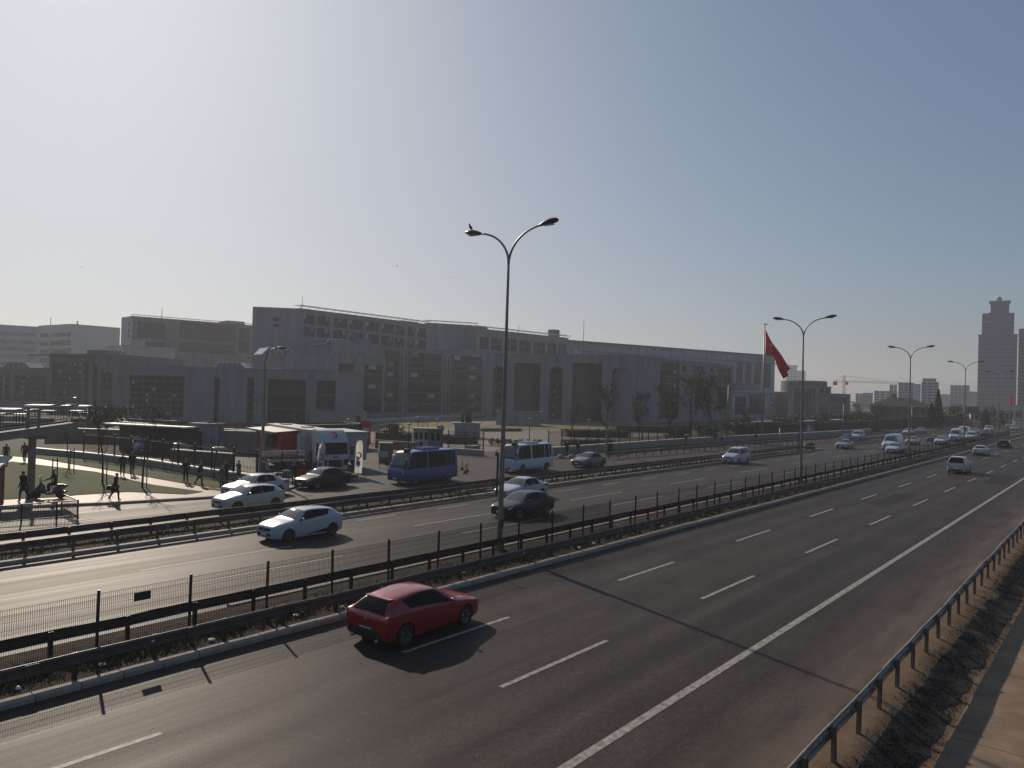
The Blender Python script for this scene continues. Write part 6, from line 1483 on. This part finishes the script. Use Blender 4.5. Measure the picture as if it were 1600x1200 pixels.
# support frames round the young lawn trees
for lb, px, py in (('wooden tree stake frame on the lawn behind the scooter', 85, 758), ('wooden stakes round the tall lawn tree', 163, 760), ('wooden stakes round the right lawn tree', 226, 767), ('wooden stakes on the lawn beside the pier', 112, 738)):
    q = G(px, py); t = thing('tree_stake', lb, 'tree stake', (q.x, q.y, .16), R(50))
    for x in (-.45, .45): mb = MB(); mb.bar((x, 0, 0), (x*.9, 0, 1.7), .06); mb.build('stake', M_BARK, t)
    mb = MB(); mb.bar((-.45, 0, 1.55), (.45, 0, 1.55), .05); mb.build('cross_bar', M_BARK, t)
def leafy(label, loc, dims, n, mat, size=.10, name='shrub', shape='ellipsoid', group=None, seed=0, cat='shrub', stem=True):
    rg = random.Random(seed or sum(ord(c)*(i+1) for i, c in enumerate(label)) % 9999); t = thing(name, label, cat, loc, 0, group); mb = MB(); lx, ly, lz = dims
    lumps = [(Vector((rg.uniform(-.6, .6), rg.uniform(-.6, .6), rg.uniform(-.5, .7))), rg.uniform(.35, .6)) for _ in range(9)]
    for i in range(n):
        if shape == 'box':
            k = rg.random(); p = Vector((rg.uniform(-1, 1), rg.uniform(-1, 1), rg.uniform(-1, 1))); ax = rg.choice((0, 1, 2, 2)); p[ax] = (1 if ax == 2 else rg.choice((-1, 1)))*rg.uniform(.86, 1.06)
        elif shape == 'cone':
            z = rg.random()**1.4; a = rg.uniform(0, 6.28); r = (1-z)**.75*rg.uniform(.6, 1.05); p = Vector((r*math.cos(a), r*math.sin(a), z*2-1))
        else:
            c, r = rg.choice(lumps); v = Vector((rg.gauss(0, 1), rg.gauss(0, 1), rg.gauss(0, 1))).normalized(); p = c+v*r*rg.uniform(.75, 1.05); p.z = max(-1, p.z)
        leaf(mb, Vector((p.x*lx/2, p.y*ly/2, lz/2+p.z*lz/2)), size*rg.uniform(.6, 1.5), rg)
    mb.build('crown' if stem else 'foliage', mat, t)
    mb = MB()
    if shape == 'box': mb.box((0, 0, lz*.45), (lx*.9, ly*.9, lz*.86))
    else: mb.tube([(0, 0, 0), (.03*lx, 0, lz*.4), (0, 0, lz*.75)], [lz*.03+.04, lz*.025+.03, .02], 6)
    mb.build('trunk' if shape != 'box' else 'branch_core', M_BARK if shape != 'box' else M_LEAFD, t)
    return t
def hedge(label, p0, p1, w, h, mat=None, n=1600, size=.09):
    a, b = G(*p0), G(*p1); c = (a+b)/2; t = leafy(label, (c.x, c.y, 0), ((b-a).length, w, h), n, mat or M_LEAFD, size, 'hedge', 'box', cat='hedge', stem=False); t.rotation_euler = (0, 0, math.atan2(b.y-a.y, b.x-a.x)); return t
hedge('long clipped dark hedge before the right courthouse portals', (880, 682), (985, 684), 1.6, 1.2)
hedge('second dark hedge before the blank courthouse corner', (955, 674), (1080, 677), 1.6, 1.4)
hedge('low dark hedge inside the iron fence left of the pale minibus', (690, 692), (745, 694), 1.2, 1.1, n=900)
hedge('dark hedge left of the guard booth behind the fence', (590, 690), (640, 695), 1.5, 1.5, n=1100)
hedge('dark clipped hedge inside the fence right of the topiary balls', (880, 698), (960, 697), 1.0, .9, n=1200)
hedge('thin dark hedge on the lawn edge near the stone slab', (750, 674), (815, 674), .9, .5, n=600)
hedge('long dark hedge behind the wall between flag pole and second lamp', (1150, 684), (1260, 679), 2.4, 2.6, n=2600, size=.15)
hedge('long dark hedge behind the wall right of the second lamp', (1262, 679), (1370, 672), 2.4, 2.8, n=2800, size=.16)
hedge('dark back hedge before the annex and the drum building', (1140, 672), (1245, 667), 3.0, 2.6, n=2400, size=.18)
hedge('dark back hedge below the dark annex', (1247, 668), (1345, 663), 3.0, 3.0, n=2400, size=.2)
hedge('dark hedge between the third lamp and the clipped grey-green hedge', (1368, 670), (1420, 667), 2.6, 2.8, n=1600, size=.18)
hedge('tall clipped grey-green hedge before the dark hall', (1418, 668), (1502, 664), 3.0, 3.6, M_LEAFG, n=2600, size=.2)
hedge('dark hedge below the left courthouse wing', (200, 668), (285, 672), 1.5, 1.6, n=1200, size=.12)
for i in range(9):
    q = G(768+i*9.6, 696+i*.15); leafy('round clipped bush before the forecourt, %s of nine from the left' % ('first', 'second', 'third', 'fourth', 'fifth', 'sixth', 'seventh', 'eighth', 'ninth')[i], (q.x, q.y, 0), (1.0, 1.0, .95), 420, M_LEAFD, .07, 'topiary_ball', group='round clipped bushes', seed=i+3, cat='bush')
for i, (lb, px, py, w, h) in enumerate((('spreading green shrub left of the guard booth', 617, 692, 3.4, 2.6), ('dark shrub at the foot of the brown trees', 1060, 690, 5, 2.2), ('dark shrub under the pale-limbed tree', 1105, 690, 5, 2.4), ('dark evergreen shrub left of the flag pole', 1150, 680, 6, 3.0), ('dark evergreen shrub right of the flag pole', 1205, 676, 6, 2.6), ('evergreen shrub before the drum building', 1255, 673, 7, 3.2), ('evergreen clump right of the second lamp', 1300, 671, 8, 3.6), ('evergreen clump before the office slabs', 1335, 669, 8, 4.2), ('evergreen clump left of the dark hall', 1362, 667, 9, 4.6), ('broad dark evergreen beside the cypress', 1488, 664, 11, 7.5), ('dark evergreen left of the billboard post', 1500, 664, 9, 6.0), ('dark evergreen below the billboard', 1535, 666, 10, 6.5), ('dark clump before the glass tower foot', 1562, 668, 9, 5.0), ('dark shrubs under the left courthouse wing', 240, 668, 7, 3.0), ('dark shrub left of the gate pier', 165, 676, 7, 3.6), ('bushy dark shrub beside the footbridge landing', 150, 672, 6, 3.4))):
    q = G(px, py); leafy(lb, (q.x, q.y, 0), (w, w*.8, h), 900 if w < 6 else 1300, M_LEAFD if i else M_LEAFG, .10+w*.014, 'evergreen_shrub', seed=20+i)
for lb, px, top, w, d in (('tall slim cypress right of the far apartment blocks', 1466, 609, 3.4, 250), ('smaller cypress left of the tall cypress', 1456, 630, 3.0, 250), ('slim cypress before the glass tower', 1541, 640, 3.2, 270)):
    c = Dist(px, 640, d); h = Zat(px, top, c); leafy(lb, (c.x, c.y, 0), (w, w, h), 1500, M_LEAFD, .30, 'cypress_tree', 'cone', 'cypress trees', 77, 'tree')
# weeds and dry stalks in the reservations: ground cover nobody could count
def weeds(name, label, n, fu, fv, z_, mat, hmin, hmax, seed, ws=1.0):
    rg = random.Random(seed); mb = MB(); k = 0
    while k < n:
        u = fu(rg); cnt = rg.randrange(5, 22); cv = fv(rg, u); sp = rg.uniform(.05, .22)
        for _ in range(cnt):
            x, y = u+rg.gauss(0, sp*1.6), cv+rg.gauss(0, sp); h = rg.uniform(hmin, hmax); a = rg.uniform(0, 6.28); w = rg.uniform(.008, .03)*ws; z = z_ if z_ is not None else float(np.interp(y, (3.3, 3.55, 3.95, 4.45, 4.75), (-.47, -.45, -.30, -.06, 0))); lx, ly = rg.gauss(0, .5)*h, rg.gauss(0, .5)*h
            mb._add([(x-w*math.cos(a), y-w*math.sin(a), z), (x+w*math.cos(a), y+w*math.sin(a), z), (x+lx*.6+w*.8*math.cos(a), y+ly*.6+w*.8*math.sin(a), z+h*.7), (x+lx, y+ly, z+h)], [(0, 1, 2, 3)])
        k += cnt
    o = mb.build(name, mat); setp(o, label, 'weeds', kind='stuff'); return o
weeds('median_weeds', 'low dark weeds growing along the median soil', 17000, lambda r: 3+r.random()**1.7*110, lambda r, u: r.choice((20.55, 20.7, 20.9, 21.1, 21.5))+r.gauss(0, .12), .10, M_WEED, .05, .26, 5)
weeds('median_straw', 'dry straw and stalks lying along the median', 5000, lambda r: 3+r.random()**1.7*90, lambda r, u: 20.5+r.random()*1.3, .10, M_STRAW, .03, .14, 6)
weeds('divider_grass', 'rough green grass on the divider strip', 11000, lambda r: 2+r.random()*100, lambda r, u: 35.4+(u > 40)*.9+r.random()*1.3, .09, pm('rough_grass', (.075, .10, .025), .85, var=.4), .05, .18, 8)
weeds('verge_weeds', 'dark weeds and dead leaves along the near verge slope', 26000, lambda r: 8+r.random()**1.4*55, lambda r, u: min(4.45, max(3.4, 3.92+r.gauss(0, .26))), None, pm('dark_weed', (.020, .017, .011), .95, var=.4, spec=.1), .02, .08, 10, .45)
# crumpled litter: a few bits of paper and plastic
rg = random.Random(4)
for i, (px, py) in enumerate(((36, 1083), (160, 1040), (472, 957), (463, 963), (725, 896), (912, 858), (928, 850), (537, 950), (1035, 823), (335, 1003))):
    q = G(px, py, .12); t = thing('litter', 'scrap of pale litter on the median soil, %s of ten counting from the left' % ('first', 'second', 'fifth', 'fourth', 'seventh', 'eighth', 'ninth', 'sixth', 'tenth', 'third')[i], 'litter', (q.x, min(21.6, max(20.35, q.y)), .11), rg.uniform(0, 6), 'litter scraps on the median')
    mb = MB(); n = 7; mb.lathe([(.02, 0)]+[(rg.uniform(.05, .11), .02+k*.02) for k in range(3)]+[(.02, .09)], n=6); mb.build('scrap', M_REFL, t)

# ================================================================== PEOPLE
M_SKIN = pm('skin', (.35, .21, .15), .6, var=.1); M_SHOE = pm('shoe', (.012, .011, .011), .5); M_HAIRD = pm('dark_hair', (.015, .012, .010), .6); M_HAIRG = pm('grey_hair', (.22, .21, .20), .7)
def cloth(n, c): return pm('cloth_'+n, c, .85, var=.2, scale=12)
CB, CN, CG, CK, CJ, CO, CW = cloth('black', (.010, .010, .012)), cloth('navy', (.014, .018, .032)), cloth('grey', (.06, .06, .065)), cloth('khaki', (.11, .10, .075)), cloth('jeans', (.02, .028, .045)), cloth('olive', (.05, .05, .035)), cloth('white', (.45, .45, .46))
PEOPLE = []
def person(label, loc, heading, H=1.72, pose='walk', top=CB, legs=CB, hair=None, long_coat=0, ph=1, loc3=None, group=None, hat=None):
    """one continuous skinned body; x forward, y left; ph = which leg leads"""
    k = H/1.72; V = []; Rr = []; E = []
    def v(p, r, par=None):
        V.append(Vector(p)*k); Rr.append(r*k)
        if par is not None: E.append((par, len(V)-1))
        return len(V)-1
    lean = .06 if pose == 'walk' else .02; up = .0
    if pose == 'ride': lean = .10
    hipz = .93
    pel = v((0, 0, hipz), .145); sp = v((lean*.4, 0, 1.13), .13, pel); ch = v((lean, 0, 1.34), .155, sp); nk = v((lean+.02, 0, 1.475), .058, ch); hd = v((lean+.045, 0, 1.57), .088, nk); ht = v((lean+.045, 0, 1.665), .075, hd); v((lean+.135, 0, 1.575), .018, hd)
    for s in (1, -1):
        f = s*ph
        sh = v((lean, s*.185, 1.40), .072, ch)
        if pose == 'walk': el, wr_ = (lean-.10*f, s*.235, 1.13), (lean-.02*f+.06, s*.235, .90)
        elif pose == 'ride': el, wr_ = (.26, s*.27, 1.16), (.50, s*.26, 1.08)
        elif pose == 'phone' and s == 1: el, wr_ = (.08, s*.24, 1.14), (.26, s*.10, 1.28)
        elif pose == 'reach' : el, wr_ = (.20, s*.22, 1.22), (.42, s*.16, 1.20)
        else: el, wr_ = (-.03, s*.235, 1.13), (.02, s*.23, .89)
        e = v(el, .052, sh); w = v(wr_, .034, e); d = (Vector(wr_)-Vector(el)).normalized(); o = Vector((0, s, 0)); c = Vector(wr_)+d*.055; pa = v(c, .036, w)
        x_ = d.orthogonal().normalized() if abs(d.x) > .9 else Vector((1, 0, 0)); x_ = (x_-d*x_.dot(d)).normalized()
        for j, ln in enumerate((.075, .085, .08, .065)):
            b = c+d*.035+x_*(.028-.019*j); m = b+d*ln*.55-o*.006; q = v(b, .0095, pa); q2 = v(m, .009, q); v(m+d*ln*.42-o*.018, .008, q2)
        q = v(c+x_*.035-d*.01, .011, pa); v(c+x_*.055+d*.03-o*.01, .009, q)
        hp = v((0, s*.088, .885), .108, pel)
        if pose == 'walk': kn, an = (.13*f+.05, s*.09, .50), (.24*f-.04 if f > 0 else .30*f-.02, s*.085, .085+(.06 if f < 0 else 0))
        elif pose == 'ride': kn, an = (.40, s*.20, .80), (.36, s*.20, .40)
        else: kn, an = (.015, s*.10, .50), (0, s*.105, .085)
        n = v(kn, .072, hp); a = v(an, .046, n)
        hl = v((an[0]-.045, an[1], an[2]-.045), .038, a); v((an[0]+.16, an[1], an[2]-.05-(.04 if pose == 'walk' and f < 0 else 0)), .034, a)
    me = bpy.data.meshes.new('body'); me.from_pydata([tuple(p) for p in V], E, []); me.update()
    o = bpy.data.objects.new('body', me); COL.objects.link(o); m = o.modifiers.new('skin', 'SKIN'); m.use_smooth_shade = True
    for i, sv in enumerate(me.skin_vertices[0].data): sv.radius = (Rr[i], Rr[i]); sv.use_root = (i == 0)
    s_ = o.modifiers.new('sub', 'SUBSURF'); s_.levels = 1; s_.render_levels = 1
    PEOPLE.append((o, label, loc, heading, k, pose, top, legs, hair or M_HAIRD, long_coat, group, lean, hat))
def finish_people():
    dg = bpy.context.evaluated_depsgraph_get(); dg.update()
    for o, label, loc, heading, k, pose, top, legs, hair, lc, group, lean, hat in PEOPLE:
        me = bpy.data.meshes.new_from_object(o.evaluated_get(dg)); bpy.data.objects.remove(o)
        zmin = min(v.co.z for v in me.vertices) if pose != 'ride' else .40*k
        t = thing('person', label, 'person', (loc[0], loc[1], loc[2]-(zmin if pose != 'ride' else 0)), heading, group)
        me.materials.clear()
        for mm in (top, legs, M_SKIN, M_SHOE, hair): me.materials.append(mm)
        for p in me.polygons:
            c = p.center/k; ay = abs(c.y); r = 0
            if c.z > 1.49: r = 2 if (c.z < 1.64 and c.x > lean+.03) else (2 if c.z < 1.53 else 4)
            elif c.z < .115 or (pose == 'ride' and c.z < .43): r = 3
            elif pose == 'ride': r = 1 if c.z < .92 and (c.x > .08 or c.z < .8) else (2 if c.x > .52 else 0)
            elif ay > .165 and c.z < .89 and c.z > .6: r = 2
            elif c.z < .86: r = 1
            p.material_index = r; p.use_smooth = True
        b = bpy.data.objects.new('body', me); COL.objects.link(b); b.parent = t
        mb = MB(); P = []
        for i in range(7):      # hair cap (or hat / helmet)
            a = math.pi*.5*i/6; rr = math.cos(a)*(.105 if hat is None else .135); P.append([((lean+.03+rr*math.cos(q)*1.05)*k, rr*.9*math.sin(q)*k, (1.60+(.115 if hat is None else .15)*math.sin(a))*k) for q in [2*math.pi*j/12 for j in range(13)]])
        mb.grid(P, flip=True); mb.build('hair' if hat is None else 'helmet', hair if hat is None else hat, t, smooth=True)
        if lc:                  # skirt of a long coat
            mb = MB(); mb.lathe([(.165*k, 1.05*k), (.20*k, .85*k), (.235*k, lc*k), (.225*k, lc*k-.01), (.19*k, .85*k)], n=14); mb.build('coat_skirt', top, t, smooth=True)
def ground_at(px, py, z=.13): return tuple(G(px, py, z))
aw = R(39)
person('person in a dark coat bending slightly beside the kiosk', ground_at(37, 783), R(210), 1.80, 'walk', CB, CN, ph=-1, long_coat=.62)
person('woman in a black coat and cap striding right along the pavement', ground_at(179, 781.5), R(-48), 1.68, 'walk', CB, CB, long_coat=.55, hair=M_HAIRG)
person('left person of the pair walking on the path by the bare tree', ground_at(191, 744), R(250), 1.76, 'walk', CN, CB)
person('right person of the pair walking on the path by the bare tree', ground_at(206, 742), R(250), 1.80, 'walk', CB, CJ, ph=-1)
person('person in black standing on the path, facing the road', ground_at(290, 754), R(240), 1.78, 'stand', CB, CB)
person('person in a dark jacket walking on the path toward the truck', ground_at(311, 757.5), R(-40), 1.72, 'walk', CB, CN, ph=-1)
person('person in a khaki coat standing behind the white saloon bonnet', ground_at(346, 764), R(20), 1.66, 'stand', CK, CB, long_coat=.55, hair=M_HAIRG)
person('person in black behind the person in the khaki coat', ground_at(353, 756), R(200), 1.76, 'phone', CB, CB)
person('grey-haired person in a dark jacket by the railings', ground_at(373, 757), R(180), 1.80, 'phone', CG, CB, hair=M_HAIRG)
person('person in a white top standing beside the street lamp foot', ground_at(416, 751), R(120), 1.68, 'stand', CW, CB)
person('person in dark clothes at the pavement corner by the bollards', ground_at(459, 756), R(230), 1.62, 'stand', CB, CB)
person('person standing at the stall side of the donation truck', ground_at(436, 744), R(80), 1.74, 'reach', CN, CJ)
person('person in dark coat on the path at the far left', ground_at(9, 725), R(260), 1.75, 'walk', CG, CB)
person('second person on the path at the far left, beside the pier', ground_at(38, 722), R(80), 1.72, 'walk', CB, CB, ph=-1)
person('left person of the two walking by the forecourt wall', ground_at(886, 711, 0), R(10), 1.74, 'walk', CB, CB, long_coat=.6)
person('right person of the two walking by the forecourt wall', ground_at(903, 712, 0), R(190), 1.76, 'walk', CN, CB, ph=-1)
person('person walking along the low wall behind the far barrier', ground_at(1072, 696, 0), R(0), 1.78, 'walk', CB, CB)
person('person walking along the low wall near the pale-limbed tree', ground_at(1117, 693, 0), R(180), 1.78, 'walk', CB, CN)
person('person walking along the low wall near the flag pole', ground_at(1181, 688, 0), R(180), 1.80, 'walk', CG, CB, ph=-1)
for i, (px, py) in enumerate(((150, 652), (160, 654), (172, 651), (121, 655))):
    person('tiny dark figure in the left plaza, %s' % ('before the sixth stall', 'right of the sixth stall', 'rightmost on the plaza', 'under the canopy edge')[i], ground_at(px, py, 0), R(40+i*70), 1.72, 'stand', (CB, CN, CG, CB)[i], CB)
sl = SCOOT.location; hd_ = R(150)
person('rider in dark clothes and pale helmet sitting on the scooter', (sl.x-.36*math.cos(hd_), sl.y-.36*math.sin(hd_), .13+.08), hd_, 1.72, 'ride', CB, CB, hat=pm('helmet_grey', (.30, .30, .31), .3, coat=.5))
finish_people()
# handbag of the striding woman
q = G(172, 770, .95); w_ = G(179, 781.5, .13); t = thing('handbag', 'black handbag hanging at the striding woman\'s hip', 'handbag', (w_.x-.25, w_.y+.18, .75), R(-48)); mb = MB(); mb.box((0, 0, .14), (.34, .13, .28), taper=.85); mb.build('bag_body', M_SHOE, t); mb = MB(); mb.tube([(-.1, 0, .26), (-.08, 0, .55), (.08, 0, .55), (.1, 0, .26)], .012, 5); mb.build('strap', M_SHOE, t)
# café tables and red barrier boards by the stall
for i, (px, py) in enumerate(((432, 754), (421, 757), (447, 750))):
    q = G(px, py, .13); t = thing('cafe_table', 'small white table beside the donation stall, %s' % ('middle of three', 'left of three', 'right of three')[i], 'table', (q.x, q.y, .13), R(20*i), 'white tables by the stall'); mb = MB(); mb.box((0, 0, .73), (.75, .55, .04)); mb.build('top', M_CAP, t)
    for x in (-.3, .3):
        for y in (-.2, .2): mb = MB(); mb.bar((x, y, 0), (x, y, .72), .035); mb.build('leg', M_CAP, t)
for i, (px, py) in enumerate(((393, 760), (478, 748))):
    q = G(px, py, .13); t = thing('red_barrier', 'low red barrier board %s the donation truck' % ('left of', 'in front of')[i], 'barrier', (q.x, q.y, .13), R(-40)); mb = MB(); mb.box((0, 0, .45), (2.0, .08, .5)); mb.build('board', M_TR, t)
    for x in (-.8, .8): mb = MB(); mb.box((x, 0, .1), (.08, .5, .2)); mb.build('foot', M_IRON, t)
q = G(470, 748, .13); t = thing('price_board', 'red and white striped notice board on the truck stall side', 'sign', (q.x-.8, q.y+1.2, .13), R(-14))
for k in range(4): mb = MB(); mb.box((0, 0, 1.35+.24*k), (3.4, .05, .17)); mb.build('slat_board', M_CAP if k != 1 else M_TR, t)
for x in (-1.5, 1.5): mb = MB(); mb.bar((x, .05, 0), (x, .05, 2.3), .07); mb.build('leg', M_IRON, t)
# parked buses behind the forecourt wall
for lb, px, py, pmat in (('dark parked bus with a pale roof behind the wall right of the second lamp', 1285, 680, P_GREY), ('grey parked bus with a white roof edge before the dark annex', 1326, 677, P_DSIL), ('blue parked minibus behind the wall under the flag', 1213, 683, P_BLUE)):
    q = G(px, py); t, B = car(MINIBUS, lb, q.x, q.y+3, 182, pmat, None, 0, kind='bus', name='parked_bus'); t.scale = (1.5, 1.2, 1.15)

# ------------------------------------------------------------------ air
mb = MB(); mb.box((1080, 450, 45.0), (2860, 1560, 93.2))
hz = bpy.data.materials.new('haze_air'); hz.use_nodes = True; nt = hz.node_tree; nt.nodes.clear()
o_ = nt.nodes.new('ShaderNodeOutputMaterial'); pv = nt.nodes.new('ShaderNodeVolumePrincipled')
pv.inputs['Color'].default_value = (.85, .88, .96, 1); pv.inputs['Density'].default_value = .00036; pv.inputs['Anisotropy'].default_value = .35
nt.links.new(pv.outputs[0], o_.inputs['Volume'])
hob = mb.build('haze', hz); setp(hob, 'pale sunlit haze lying over the whole place', 'haze', kind='stuff')
